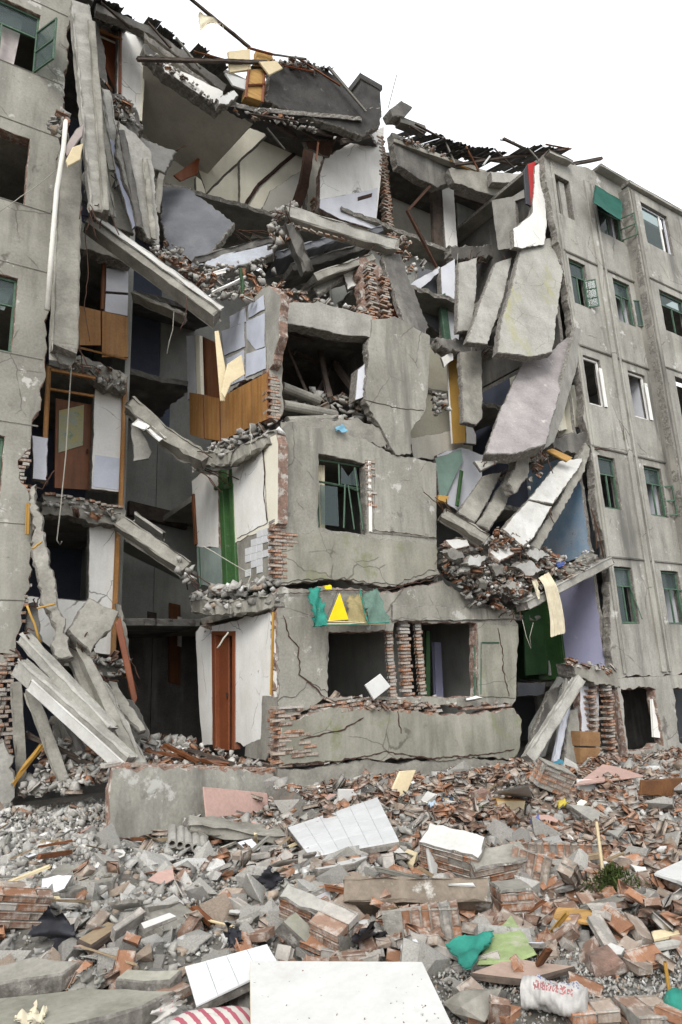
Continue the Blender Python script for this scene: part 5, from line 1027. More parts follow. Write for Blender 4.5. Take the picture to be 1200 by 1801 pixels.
beam('concrete_beam', 'dark beam standing in shade under the white faced beam', 'beam', (52, 1215, 11.6), (118, 1392, 10.8), 0.15, 0.12, [CONC, CORE], side=(1, 0, 0), group=G3)
beam('concrete_post', 'upright grey post at the broken corner of the left wing', 'post', (28, 1200, 11.8), (40, 1400, 11.4), 0.14, 0.12, [CONC, CORE], side=(1, 0, 0))
slab('plaster_lump', 'rounded pale plaster lump at the left edge of the picture', 'lump', [(-20, 1310, 11.2), (8, 1302, 11.2), (26, 1330, 11.2), (24, 1420, 11.2), (-20, 1425, 11.2)], 0.4, [CONC_L, CORE], 0.03)
slab('board', 'red-brown board standing on end beside the corridor', 'board', [(202, 1095, 13.2), (212, 1085, 13.2), (242, 1228, 12.8), (234, 1242, 12.8)], 0.04, [RED, RED], 0.004)
slab('wall_slab', 'thin grey slab leaning behind the red-brown board', 'slab', [(204, 1060, 13.5), (214, 1065, 13.5), (232, 1160, 13.2), (226, 1165, 13.2)], 0.1, [CONC, CORE], 0.015)
heap('rubble', 'broken concrete lying on the dark corridor floor', 'rubble', [P(225, 1300, 13.5), P(340, 1300, 13.5), P(345, 1330, 12.5), P(240, 1345, 12.0)], STONEA, 110, (0.08, 0.3), (0.15, 0.85))
heap('rubble', 'splintered timber and stones in front of the centre bay door', 'rubble', [P(250, 1330, 12), P(345, 1312, 12.5), P(470, 1345, 10.8), P(420, 1352, 10.8), P(250, 1350, 10.8)], BRICKA, 120, (0.05, 0.16), (0.3, 0.7))
for i, (a, b) in enumerate([((255, 1320), (400, 1345)), ((330, 1318), (440, 1352)), ((290, 1310), (350, 1340)), ((400, 1330), (490, 1352))]):
    beam('timber_batten', ['long splintered batten lying before the centre bay door', 'second splintered batten crossing the long one', 'short splintered batten lying nearest the corridor', 'dark batten lying at the centre bay corner'][i], 'timber', (*a, 11.6), (*b, 10.7), 0.09, 0.05, [TIMBER if i % 2 else WOOD_B, TIMBER], group='battens before the centre bay door')
# ---- centre top: fallen floor of storeys 3 and 4
slab('floor_slab', 'large dark blue-grey slab tipped down below the beige ceiling', 'slab', [(282, 318, 14.6), (330, 330, 14.4), (414, 398, 13.2), (350, 462, 12.6), (300, 452, 13.2), (284, 400, 14.0)], 0.18, [GREYBLUE, CORE], 0.02)
slab('floor_slab', 'grey slab half buried above the tiled flank', 'slab', [(350, 470, 12.6), (410, 432, 12.8), (482, 420, 12.8), (480, 448, 12.4), (400, 470, 12.2)], 0.2, [mat('pale_blue_concrete', (0.42, 0.44, 0.48), (0.32, 0.33, 0.36), vs=2, fine=0.3, bump=0.3), CORE], 0.03)
o = beam('concrete_beam', 'heavy fallen beam lying across the collapsed third storey', 'beam', (502, 378, 11.8), (694, 436, 11.4), 0.30, 0.36, [CONC_L, CORE], side=(0, 1, 0), jag=0.02, segs=10, endjag=0.1); rebar(o, P(502, 378, 11.8), (-0.7, 0, -0.2), 6, 0.35)
for i in range(9):
    p = P(524 + i * 13, 398 + i * 3.4, 11.58); put('brick', BMESH[3 + i % 3], p + Vector((0, 0.02, -0.02)), (rnd.uniform(-.2, .2), rnd.uniform(-.2, .2), rnd.uniform(-.3, .3)), 0.8, brick_colour(), o)
beam('concrete_beam', 'short bent concrete stub hanging from the end of the heavy beam', 'beam', (506, 395, 11.7), (540, 478, 11.9), 0.26, 0.24, [CONC_D, CORE], side=(1, 0, 0), jag=0.04, segs=5)
heap('rubble', 'crushed mortar at the left end of the heavy fallen beam', 'rubble', [P(470, 400, 12.0), P(495, 365, 12.0), P(520, 365, 11.8), P(520, 410, 11.8), P(480, 440, 12.0)], STONEA, 60, (0.08, 0.24), (0.12, 0.88))
for i, (a, b, Ya, Yb_, m) in enumerate([((470, 470), (610, 425), 13.4, 13.0, GREYBLUE), ((500, 488), (640, 448), 12.8, 12.4, CONC_D), ((540, 505), (640, 470), 12.2, 12.0, CONC), ((330, 480), (470, 440), 13.2, 13.2, CONC_D), ((560, 448), (660, 420), 13.6, 13.2, GREYBLUE)]):
    beam('floor_slab', ['blue-grey slab edge behind the heavy beam', 'dark slab edge second in the crushed stack', 'grey slab edge lowest in the crushed stack', 'dark slab edge left of the bent stub', 'blue-grey slab edge highest in the crushed stack'][i], 'slab', (*a, Ya), (*b, Yb_), 1.1, 0.2, [m, CORE], side=(0, 1, 0), jag=0.02, group='crushed floor stack in the centre')
o = slab('wall_fragment', 'white faced wall corner lying above the brick tooth', 'wall piece', [(600, 470, 11.9), (632, 450, 11.7), (634, 500, 11.7), (612, 510, 11.8)], 0.12, [WHITE, CORE], 0.008)
slab('wall_fragment', 'grey flat wall piece pointing at the white faced corner', 'wall piece', [(545, 505, 12.2), (606, 458, 12.2), (608, 486, 11.9), (560, 515, 11.8)], 0.1, [CONC, CORE], 0.015)
bk = slab('brick_wall', 'jagged brick wall end standing above the turned pier', 'brick wall', [(632, 452, 11.5), (652, 445, 11.5), (672, 478, 11.5), (672, 556, 11.4), (640, 556, 11.4), (632, 500, 11.5)], 0.24, [BRCORE, BRCORE], 0.03)
brick_edge(bk, P(645, 480, 11.4).x, 11.26, 9.75, 11.35, 'x', -1, out=0.06); brick_edge(bk, P(668, 480, 11.4).x + 0.06, 11.26, 9.75, 11.1, 'x', 1, out=0.18)
slab('concrete_strip', 'long dark concrete strip leaning from the beam to the turned pier', 'strip', [(672, 452, 11.5), (704, 446, 11.5), (756, 574, 10.8), (745, 592, 10.8), (716, 580, 10.9), (690, 500, 11.2)], 0.16, [CONC_D, CORE], 0.02)
heap('rubble', 'brick and stone debris heaped right of the heavy beam', 'rubble', [P(660, 430, 12.4), P(690, 410, 12.6), P(730, 430, 12.4), P(760, 470, 12.2), P(720, 490, 11.8), P(690, 460, 11.8)], BRICKA, 90, (0.08, 0.2), (0.5, 0.5))
heap('rubble', 'pale mortar lumps piled on the sloping slab end', 'rubble', [P(345, 505, 11.9), P(370, 470, 12.4), P(460, 455, 12.4), P(500, 500, 11.6), P(420, 520, 11.6), P(380, 525, 11.4)], STONEA, 120, (0.06, 0.2), (0.18, 0.82))
beam('timber_batten', 'white bent batten lying on the rubble above the tiled flank', 'timber', (345, 492, 11.9), (395, 478, 12.0), 0.12, 0.08, [WHITE, WHITE]); beam('timber_batten', 'white board edge lying under the bent batten', 'timber', (372, 518, 11.6), (430, 490, 11.6), 0.2, 0.06, [WHITE, WHITE]); beam('timber_batten', 'green stick poking from the rubble above the tiled flank', 'stick', (424, 472, 11.5), (428, 520, 11.4), 0.06, 0.05, [GREEN_D, GREEN_D], side=(1, 0, 0))
slab('board', 'cream cardboard sheet hanging from the tiled flank', 'board', [(378, 582, 10.9), (385, 582, 10.9), (398, 650, 10.7), (396, 705, 10.6), (388, 704, 10.6)], 0.03, [PLY, PLY], 0.004)
slab('board', 'second cream cardboard sheet folded over the orange veneer', 'board', [(400, 640, 10.6), (426, 622, 10.6), (430, 660, 10.6), (408, 672, 10.5), (396, 700, 10.5), (390, 690, 10.5)], 0.02, [PLY, PLY], 0.004)
c_ = cloth('blue_cloth', [P(588, 750, 10.5), P(608, 747, 10.5), P(610, 759, 10.45), P(590, 758, 10.45)], mat('sky_blue_cloth', (0.16, 0.34, 0.45), fine=0.15, bump=0.1), amp=0.05, edge=0.03, nu=8, nv=8); tag(c_, 'small blue rag on the sill below the open storey', 'rag')
# ---- tarpaulin over the ground-floor window
tp_ = thing('tarpaulin_awning', P(615, 1100, 10.3), 'green net awning with yellow triangle over the ground-floor window', 'awning')
cloth('net', [P(543, 1036, 10.40), P(562, 1034, 10.40), P(576, 1098, 10.1), P(552, 1104, 10.1)], TEAL, tp_, amp=0.10, edge=0.05, nu=8, nv=16)
cloth('net', [P(636, 1042, 10.40), P(664, 1036, 10.40), P(684, 1094, 10.1), P(648, 1098, 10.1)], NETC, tp_, amp=0.08, edge=0.04, nu=12, nv=14)
cloth('net', [P(614, 1046, 10.42), P(640, 1044, 10.42), P(648, 1096, 10.15), P(606, 1092, 10.15)], KHAKI, tp_, amp=0.08, edge=0.05, nu=12, nv=12)
plate('yellow_flag', [P(598, 1042, 10.20), P(614, 1090, 10.12), P(578, 1092, 10.12)], 0.012, [YELLOW], tp_, jag=0.004, step=0.05)
cloth('yellow_rag', [P(570, 1030, 10.4), P(582, 1028, 10.4), P(584, 1036, 10.38), P(572, 1036, 10.38)], YELLOW, tp_, amp=0.02, nu=4, nv=4)
for a, b in [((556, 1101, 10.08), (684, 1095, 10.08)), ((632, 1036, 10.42), (648, 1098, 10.08))]:
    tube('frame_bar', curve_pts(P(*a), P(*b), wob=0.01, n=6), 0.012, TEAL, tp_, n=6)
for a, b in [((570, 1098, 10.1), (676, 1098, 10.1)), ((576, 1093, 10.12), (640, 1096, 10.12))]: bar('slat', P(*a), P(*b), 0.05, 0.03, [PLY, PLY], tp_)
slab('board', 'white square board leaning on the ground-floor window sill', 'board', [(641, 1205, 10.4), (671, 1184, 10.4), (687, 1208, 10.4), (660, 1230, 10.3)], 0.03, [BOARD, BOARD], 0.004)
slab('plaster_lump', 'flat white plaster piece lying on the second window sill', 'lump', [(818, 1228, 10.4), (838, 1222, 10.4), (850, 1228, 10.4), (822, 1232, 10.35)], 0.06, [WHITE, CORE], 0.01)
# ---- right: hanging slabs
slab('wall_slab', 'largest hanging slab streaked with yellow-green algae', 'slab', [(916, 432, 11.0), (960, 420, 10.9), (998, 408, 10.8), (1000, 420, 10.8), (985, 520, 10.4), (970, 622, 10.1), (935, 628, 10.1), (876, 618, 10.2), (884, 560, 10.4), (900, 500, 10.7)], 0.22, [MOSSY, CORE], 0.02, group=G2)
slab('wall_slab', 'narrow slab leaning just left of the algae streaked slab', 'slab', [(872, 462, 11.2), (902, 452, 11.2), (884, 530, 10.9), (858, 606, 10.6), (822, 600, 10.6), (845, 530, 10.9)], 0.16, [CONC_L, CORE], 0.012, group=G2)
slab('wall_slab', 'narrowest upright slab hanging beside the white jamb', 'slab', [(806, 462, 11.4), (840, 452, 11.4), (838, 520, 11.3), (828, 582, 11.2), (805, 584, 11.2)], 0.14, [CONC_L, CORE], 0.015, group=G2)
slab('wall_slab', 'short grey slab hanging below the narrowest upright slab', 'slab', [(810, 618, 11.3), (848, 616, 11.3), (850, 735, 11.0), (838, 748, 11.0), (816, 742, 11.0)], 0.14, [CONC, CORE], 0.02, group=G2)
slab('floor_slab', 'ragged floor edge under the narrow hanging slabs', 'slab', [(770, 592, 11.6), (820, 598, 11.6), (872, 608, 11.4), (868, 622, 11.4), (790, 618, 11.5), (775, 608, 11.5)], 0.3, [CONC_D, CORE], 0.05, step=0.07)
o = slab('wall_slab', 'thick pink washed slab hanging below the algae streaked slab', 'slab', [(915, 645, 11.0), (960, 628, 10.8), (1008, 575, 10.5), (1012, 590, 10.5), (985, 690, 10.1), (955, 792, 9.8), (900, 800, 9.85), (856, 790, 9.95), (880, 720, 10.4)], 0.30, [PINKISH, CORE], 0.02, group=G2)
slab('wall_slab', 'pale edge slab standing along the right of the pink washed slab', 'slab', [(1008, 576, 10.45), (1028, 578, 10.6), (1024, 620, 10.6), (990, 730, 10.3), (972, 780, 10.1), (958, 792, 9.78), (985, 690, 10.05)], 0.10, [CONC_L, CORE], 0.02, group=G2)
slab('wall_slab', 'cream faced slab leaning between the pink slab and right wing', 'slab', [(1000, 680, 11.0), (1012, 676, 11.0), (1022, 752, 11.0), (978, 760, 11.0)], 0.1, [CREAM, CORE], 0.02)
o = slab('wall_slab', 'white painted slab sliding down toward the brick heap', 'slab', [(980, 815, 10.6), (1028, 800, 10.4), (1026, 812, 10.4), (985, 870, 10.1), (972, 888, 10.0), (930, 876, 10.1)], 0.22, [WHITE_D, CORE], 0.012, group=G2)
slab('wall_slab', 'lower white painted slab ending in the brick heap', 'slab', [(928, 880, 10.1), (972, 890, 10.0), (938, 948, 9.8), (920, 962, 9.75), (884, 930, 9.9), (905, 905, 10.0)], 0.22, [WHITE_D, CORE], 0.012, group=G2)
slab('floor_slab', 'slab edge stretching along the right side of the white slabs', 'slab', [(1030, 778, 10.6), (1038, 790, 10.6), (1030, 830, 10.4), (950, 968, 10.0), (930, 960, 10.0), (985, 880, 10.2)], 0.2, [CONC, CORE], 0.015)
slab('wall_slab', 'grey slab leaning left of the white painted slabs', 'slab', [(848, 838, 11.0), (884, 828, 11.0), (860, 880, 10.7), (835, 920, 10.5), (806, 900, 10.6)], 0.14, [CONC, CORE], 0.015, group=G2)
slab('wall_slab', 'second grey slab leaning close to the white slabs', 'slab', [(884, 845, 10.9), (905, 850, 10.8), (890, 890, 10.6), (862, 932, 10.4), (838, 922, 10.5)], 0.14, [CONC, CORE], 0.02, group=G2)
slab('concrete_block', 'small grey block wedged under the pink washed slab', 'block', [(908, 802, 10.3), (932, 798, 10.3), (930, 840, 10.2), (905, 868, 10.2), (896, 850, 10.2)], 0.25, [CONC, CORE], 0.02)
heap('rubble', 'rusty brick lumps wedged beside the pale edge slab', 'rubble', [P(936, 800, 10.4), P(958, 800, 10.3), P(950, 830, 10.3), P(930, 862, 10.2)], BRICKA, 22, (0.08, 0.16), (0.6, 0.4))
slab('board', 'orange pine board lying across the top of the white slab', 'board', [(962, 792, 10.3), (972, 788, 10.3), (1008, 804, 10.2), (998, 812, 10.2)], 0.05, [PLY_O, PLY_O], 0.004)
slab('concrete_strip', 'white broken strip at the lower corner of the pink slab', 'strip', [(834, 810, 10.3), (860, 806, 10.2), (880, 808, 10.1), (846, 828, 10.2)], 0.08, [CONC_L, CORE], 0.015)
heap('rubble', 'mortar clump hanging in the middle of the right collapse', 'rubble', [P(758, 695, 11.2), P(785, 690, 11.2), P(788, 730, 11.2), P(762, 735, 11.2)], STONEA, 24, (0.1, 0.24), (0.1, 0.9))
slab('plaster_lump', 'white plaster scrap beside the ochre door', 'lump', [(776, 628, 11.6), (796, 618, 11.6), (798, 634, 11.6), (782, 646, 11.6)], 0.06, [WHITE, CORE], 0.02)
beam('concrete_beam', 'grey beam stub lying on the brick heap beside the centre bay', 'beam', (778, 905, 10.4), (852, 950, 10.0), 0.28, 0.24, [CONC, CORE], side=(0, 1, 0), jag=0.02)
slab('wood_block', 'ochre wood block stuck at the centre bay edge', 'wood block', [(772, 870, 10.6), (790, 872, 10.6), (788, 884, 10.6), (772, 882, 10.6)], 0.1, [OCHRE, OCHRE], 0.004)
# rubble heap resting on the ground storey
heap('rubble', 'brown heap of bricks and mortar resting on the ground storey roof', 'rubble', [P(850, 965, 10.45), P(780, 962, 10.5), P(792, 985, 10.4), P(830, 1018, 10.3), P(868, 1046, 10.25), P(910, 1062, 10.2), P(930, 1040, 10.2), P(960, 1008, 10.3), P(1000, 985, 10.5), P(940, 962, 10.5), P(890, 940, 10.6), P(840, 940, 10.6), P(780, 962, 10.5)], BRICKA, 330, (0.05, 0.2), (0.30, 0.70))
for i, (x, y, s, r) in enumerate([(800, 975, 16, 0.4), (838, 985, 20, -0.5), (880, 1005, 18, 0.9), (905, 1030, 16, -0.2), (930, 1000, 22, 0.3), (850, 1030, 14, 1.3), (820, 1000, 12, -0.9), (945, 975, 18, 0.1)]):
    q = [(x + s * math.cos(r + t) * (1.3 if t in (0, 3.1) else 0.7), y + s * 0.7 * math.sin(r + t), 10.0 + 0.15 * math.cos(t)) for t in (0, 1.4, 3.1, 4.5)]
    slab('wall_fragment', ['small plastered wall piece at the left end of the brown heap', 'pale wall piece in the middle of the brown heap', 'wall piece lying low in the brown heap', 'wall piece at the foot of the brown heap near the sloping beam', 'broad wall piece on the right of the brown heap', 'grey wall chip above the ground storey lintel', 'white chip beside the centre bay edge crack', 'flat piece under the lower white painted slab'][i], 'wall piece', q, 0.10, [WHITE_D if i % 3 == 1 else CONC_L, CORE], 0.02)
heap('rubble', 'bricks and stones tumbling off the right of the brown heap', 'rubble', [P(900, 985, 10.3), P(960, 995, 10.4), P(985, 1005, 10.5), P(930, 1060, 10.1), P(900, 1040, 10.1)], BRICKA, 90, (0.05, 0.2), (0.4, 0.6))
heap('rubble', 'stones lying along the ledge left of the brown heap', 'rubble', [P(776, 1000, 10.45), P(800, 995, 10.4), P(860, 1055, 10.3), P(905, 1080, 10.3), P(840, 1068, 10.35)], STONEA, 70, (0.05, 0.2), (0.25, 0.75))
heap('rubble', 'pale mortar spill along the front of the brown heap', 'rubble', [P(830, 1000, 10.15), P(880, 1000, 10.1), P(930, 1015, 10.05), P(915, 1058, 10.1), P(870, 1042, 10.1)], STONEA, 220, (0.03, 0.11), (0.1, 0.9))
heap('rubble', 'stones lying on the slab above the long sloping beam', 'rubble', [P(960, 1005, 10.4), P(1040, 968, 10.6), P(1058, 985, 10.4), P(985, 1025, 10.2)], STONEA, 60, (0.03, 0.12), (0.25, 0.75))
heap('rubble', 'crumbs of mortar sliding down the lower white painted slab', 'rubble', [P(870, 930, 10.0), P(935, 940, 9.9), P(925, 970, 9.8), P(870, 965, 9.85)], STONEA, 60, (0.02, 0.1), (0.2, 0.8))
slab('masonry_core', 'bed of crushed masonry under the brown heap', 'masonry', [(782, 962, 10.9), (800, 952, 10.9), (850, 950, 10.85), (920, 962, 10.8), (950, 995, 10.7), (935, 1030, 10.65), (912, 1060, 10.6), (880, 1050, 10.6), (850, 1034, 10.6), (826, 1010, 10.65), (796, 985, 10.7)], 0.5, [CORE, CORE], 0.07)
slab('wall_slab', 'white sheet of wall lying on the brown heap', 'slab', [(866, 950, 10.1), (900, 934, 10.1), (928, 942, 10.05), (932, 956, 9.95), (880, 988, 9.85), (862, 970, 9.95)], 0.1, [WHITE_D, BRCORE], 0.012)
slab('plaster_lump', 'white plaster crust at the left end of the brown heap', 'lump', [(784, 950, 10.2), (822, 948, 10.2), (826, 960, 10.15), (800, 966, 10.1)], 0.08, [WHITE_D, BRCORE], 0.02)
beam('timber_batten', 'ochre batten lying on the brown heap', 'timber', (832, 938, 10.1), (852, 946, 10.0), 0.1, 0.08, [OCHRE, OCHRE])
# sloping beam with curtain
o = beam('concrete_beam', 'long sloping beam from the right wing down to the brown heap', 'beam', (1068, 988, 10.45), (918, 1066, 10.2), 0.34, 0.22, [CONC_L, CORE], side=(0, 1, 0), jag=0.012, segs=10, endjag=0.04)
slab('floor_slab', 'grey slab lying on top of the long sloping beam', 'slab', [(975, 1008, 10.8), (1035, 968, 11.0), (1052, 975, 10.6), (990, 1020, 10.4)], 0.12, [CONC, CORE], 0.03)
slab('board', 'brown board lying on the slab above the sloping beam', 'board', [(945, 995, 10.5), (982, 974, 10.7), (990, 980, 10.6), (952, 1004, 10.4)], 0.04, [WOOD_B, WOOD_B], 0.006)
c_ = cloth('blue_rag', [P(978, 990, 10.3), P(992, 986, 10.3), P(994, 994, 10.28), P(982, 998, 10.28)], mat('deep_blue_cloth', (0.08, 0.12, 0.34), fine=0.1, bump=0.1), amp=0.04, nu=5, nv=5); tag(c_, 'small blue rag on the long sloping beam', 'rag')
c_ = drape('hanging_curtain', [P(948, 1016, 10.05), P(956, 1030, 9.95), P(962, 1060, 9.95), P(968, 1090, 9.97), P(970, 1120, 9.98)], [P(966, 1006, 10.1), P(980, 1030, 9.95), P(988, 1060, 9.95), P(994, 1090, 9.97), P(996, 1112, 9.98)], LINEN, folds=6, amp=0.028); tag(c_, 'cream curtain hanging over the long sloping beam', 'curtain')
c_ = cloth('hanging_rag', [P(936, 1020, 9.98), P(944, 1018, 9.98), P(950, 1052, 9.98), P(946, 1054, 9.98)], LINEN, amp=0.05, nu=5, nv=10); tag(c_, 'thin cream rag hanging left of the curtain', 'rag')
t = tube('cable', [P(1050, 965, 10.3), P(1046, 910, 10.5), P(1040, 895, 10.5), P(1052, 930, 10.4), P(1062, 980, 10.3)], 0.02, STEEL, n=5); tag(t, 'bent steel bar at the top of the long sloping beam', 'bar')
t = tube('cable', [P(919, 1090, 10.2), P(926, 1120, 10.2), P(934, 1140, 10.2), P(932, 1120, 10.2), P(938, 1095, 10.2)], 0.008, CABLE, n=4); tag(t, 'thin wire loop hanging below the sloping beam end', 'wire')
# lower right leaning pieces
beam('concrete_beam', 'stout concrete beam leaning at the foot of the right wing', 'beam', (1018, 1196, 10.3), (928, 1338, 9.7), 0.24, 0.22, [CONC_L, CORE], side=(1, 0, 0), jag=0.012, group='beams leaning at the lower right')
beam('concrete_post', 'pale grey post standing behind the stout leaning beam', 'post', (998, 1192, 10.9), (982, 1330, 10.6), 0.18, 0.14, [CONC_L, CORE], side=(1, 0, 0), group='beams leaning at the lower right')
beam('painted_post', 'white painted post standing behind the stout leaning beam', 'post', (1006, 1200, 10.7), (976, 1342, 10.4), 0.16, 0.1, [WHITE_B, CORE], side=(1, 0, 0), group='beams leaning at the lower right')
slab('wall_slab', 'grey slab standing between the white post and plywood crate', 'slab', [(1000, 1250, 10.6), (1018, 1244, 10.6), (1020, 1345, 10.3), (994, 1345, 10.3)], 0.12, [CONC, CORE], 0.015)
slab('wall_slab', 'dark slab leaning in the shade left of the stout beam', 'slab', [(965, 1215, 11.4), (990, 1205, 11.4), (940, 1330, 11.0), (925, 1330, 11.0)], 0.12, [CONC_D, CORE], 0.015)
pc = thing('plywood_crate', P(1038, 1342, 10.2), 'brown plywood crate standing at the foot of the brick pier', 'crate')
for (q, m) in [([(1021, 1286), (1056, 1288), (1056, 1313), (1021, 1312)], PLY_O), ([(1021, 1315), (1056, 1316), (1055, 1343), (1022, 1343)], PLY_O)]:
    plate('panel', poly_y(q, 10.2), 0.25, [mat('brown_plywood', (0.30, 0.17, 0.08), (0.22, 0.12, 0.055), vs=4, fine=0.3, bump=0.1)], pc, jag=0.003)
c_ = cloth('blue_tarpaulin', [P(948, 1346, 10.2), P(1000, 1336, 10.3), P(1022, 1356, 9.9), P(962, 1372, 9.6)], BLUEP, amp=0.12, edge=0.04); tag(c_, 'blue plastic sheet lying at the foot of the leaning beams', 'plastic sheet')
slab('concrete_block', 'grey concrete lump at the right foot of the centre bay', 'block', [(906, 1336, 10.2), (930, 1338, 10.2), (952, 1356, 10.0), (940, 1372, 9.9), (908, 1366, 10.0)], 0.4, [CONC, CORE], 0.03)

# ================================================================== roof
rf = thing('roof', P(300, 60, 13.2), 'ragged dark tile roof edge over the left bay', 'roof')
def roof_run(parent, a, b, Y, n, depth=1.4, up=0.55, hole=0.08):
    """corrugated dark sheets laid side by side, broken lower edge"""
    A, B = P(*a, Y), P(*b, Y)
    for i in range(n):
        if rnd.random() < hole: continue
        t0, t1 = i / n, (i + 1.12) / n; p, q = A.lerp(B, t0), A.lerp(B, t1); w = (q - p); V, F = [], []
        m = 8; off = rnd.uniform(-0.18, 0.10); dz = rnd.uniform(0, 0.05); L = depth * rnd.uniform(0.8, 1.15); tilt = rnd.uniform(-0.04, 0.05)
        for th_ in (0, 0.012):
            for j in range(3):
                for k in range(m + 1):
                    s = k / m; c_ = 0.025 * math.cos(s * math.pi * 4)
                    e_ = rnd.uniform(-0.05, 0.05) if j == 0 else 0
                    V.append(p + w * s + Vector((0, off + e_ + L * j / 2, c_ + dz + up * L * j / 2 + tilt * s - th_)))
        W = m + 1; N = 3 * W
        for j in range(2):
            for k in range(m):
                f_ = [j * W + k, j * W + k + 1, (j + 1) * W + k + 1, (j + 1) * W + k]; F.append(f_); F.append([x + N for x in reversed(f_)])
        for k in range(m): F.append([k, k + 1, k + 1 + N, k + N]); F.append([2 * W + k, 2 * W + k + 1, 2 * W + k + 1 + N, 2 * W + k + N])
        for j in range(2): F.append([j * W, (j + 1) * W, (j + 1) * W + N, j * W + N]); F.append([j * W + m, (j + 1) * W + m, (j + 1) * W + m + N, j * W + m + N])
        link_mesh('roof_sheet', V, F, ROOFT, parent)
roof_run(rf, (120, -22), (300, 62), 13.0, 8); roof_run(rf, (285, 52), (402, 118), 13.0, 6, hole=0.15)
plate('eaves_board', [P(170, 4, 13.05), P(262, 46, 13.05), P(400, 148, 12.95), P(394, 160, 12.95), P(262, 60, 13.05), P(170, 18, 13.05)], 0.2, [CONC_D, CORE], rf, jag=0.02)
plate('ceiling_edge', [P(284, 108, 12.9), P(392, 160, 12.8), P(396, 184, 12.8), P(378, 182, 12.8), P(290, 126, 12.9)], 0.35, [WHITE, CORE], rf, jag=0.02)
plate('ceiling_edge', [P(255, 75, 12.95), P(290, 108, 12.95), P(392, 186, 12.85), P(386, 196, 12.85), P(256, 96, 12.95)], 0.3, [CONC_D, CORE], rf, jag=0.04, step=0.08)
o = beam('roof_pole', 'dark horizontal pole sticking out over the left bay', 'pole', (242, 104, 12.2), (470, 110, 12.4), 0.09, 0.08, [TIMBER, TIMBER], jag=0.008)
o = beam('roof_pole', 'slanting dark pole pointing at the sky above the roof', 'pole', (330, -6, 12.6), (440, 84, 12.6), 0.07, 0.07, [TIMBER, STEEL], jag=0.008)
c_ = cloth('torn_rag', [P(350, 20, 12.58), P(392, 42, 12.58), P(368, 40, 12.56), P(350, 56, 12.56)], LINEN, amp=0.05, edge=0.03, nu=8, nv=8); tag(c_, 'torn pale rag hanging from the slanting pole', 'rag')
slab('board', 'larger cream board caught at the roof edge', 'board', [(402, 90, 12.4), (440, 86, 12.4), (442, 122, 12.4), (404, 127, 12.4)], 0.06, [PLY, PLY], 0.004)
slab('board', 'small cream board tilted right of the larger cream board', 'board', [(456, 108, 12.3), (486, 106, 12.3), (498, 120, 12.3), (474, 132, 12.3)], 0.04, [PLY, PLY], 0.004)
cab = thing('red_cabinet', P(455, 178, 12.5), 'red framed wooden cabinet hanging at the torn roof edge', 'cabinet')
plate('panel', [P(440, 122, 12.45), P(464, 120, 12.45), P(466, 148, 12.45), P(436, 150, 12.45)], 0.25, [PLY_O], cab, jag=0.003); plate('panel', [P(434, 152, 12.45), P(466, 150, 12.45), P(460, 178, 12.45), P(432, 168, 12.45)], 0.25, [PLY_O], cab, jag=0.003)
plate('panel', [P(452, 86, 12.5), P(478, 92, 12.5), P(482, 108, 12.5), P(452, 106, 12.5)], 0.2, [PLY_O], cab, jag=0.003)
for a, b in [((438, 118), (432, 172)), ((466, 118), (462, 180)), ((436, 150), (466, 149)), ((436, 84), (480, 96))]: bar('frame', P(*a, 12.42), P(*b, 12.42), 0.06, 0.05, [RED, RED], cab)
slab('plaster_lump', 'white plaster lump at the left end of the hanging parapet', 'lump', [(380, 172, 12.3), (412, 158, 12.3), (420, 168, 12.3), (404, 184, 12.3), (384, 184, 12.3)], 0.2, [BOARD, CORE], 0.02)
slab('board', 'white board wedged under the larger cream board', 'board', [(396, 128, 12.45), (434, 140, 12.45), (432, 158, 12.45), (410, 150, 12.45)], 0.05, [BOARD, BOARD], 0.006)
pa = thing('roof_parapet', P(560, 240, 12.6), 'dark weathered parapet hanging over the centre bay roof', 'parapet')
plate('parapet_wall', [P(466, 176, 12.6), P(476, 120, 12.6), P(520, 106, 12.6), P(575, 118, 12.6), P(640, 190, 12.6), P(672, 190, 12.6), P(668, 222, 12.6), P(640, 238, 12.6), P(560, 212, 12.6)], 0.25, [SOOT, CORE], pa, jag=0.035, step=0.07, relief=0.012, chip=0.03)
plate('soffit', [P(380, 190, 12.5), P(466, 178, 12.55), P(640, 240, 12.6), P(660, 232, 13.9), P(570, 268, 13.9), P(470, 232, 13.9)], 0.14, [SOOT, CORE], pa, jag=0.03, dirv=(0, 0, 1))
for a, b in [((430, 190), (520, 240)), ((540, 226), (610, 244)), ((480, 200), (560, 246)), ((600, 250), (650, 240))]: bar('rafter', P(*a, 12.7), P(*b, 13.4), 0.10, 0.12, [TIMBER, TIMBER], pa, jag=0.012)
plate('soffit', [P(540, 250, 13.6), P(590, 245, 13.6), P(582, 278, 13.8), P(540, 262, 13.8)], 0.2, [STEEL, CORE], pa, jag=0.03)
roof_run(pa, (466, 100), (582, 128), 12.55, 7, depth=1.0, hole=0.0)
bar('rafter', P(578, 118, 12.4), P(644, 196, 12.4), 0.06, 0.10, [mat('grey_timber', (0.24, 0.23, 0.20), fine=0.3), TIMBER], pa); bar('rafter', P(500, 115, 12.4), P(552, 126, 12.4), 0.05, 0.05, [RED, TIMBER], pa)
ch = thing('roof_pillar', P(645, 190, 13.2), 'short dark concrete pillar standing on the roof', 'pillar')
bar('shaft', P(642, 160, 13.3), P(645, 210, 13.3), 0.72, 0.6, [SOOT, CORE], ch, side=(1, 0, 0), jag=0.012); bar('cap', P(642, 153, 13.3), P(642, 162, 13.3), 0.82, 0.7, [SOOT, CORE], ch, side=(1, 0, 0), jag=0.012)
r2 = thing('roof', P(850, 270, 12.6), 'torn dark corrugated roof with gaps above the right bay', 'roof')
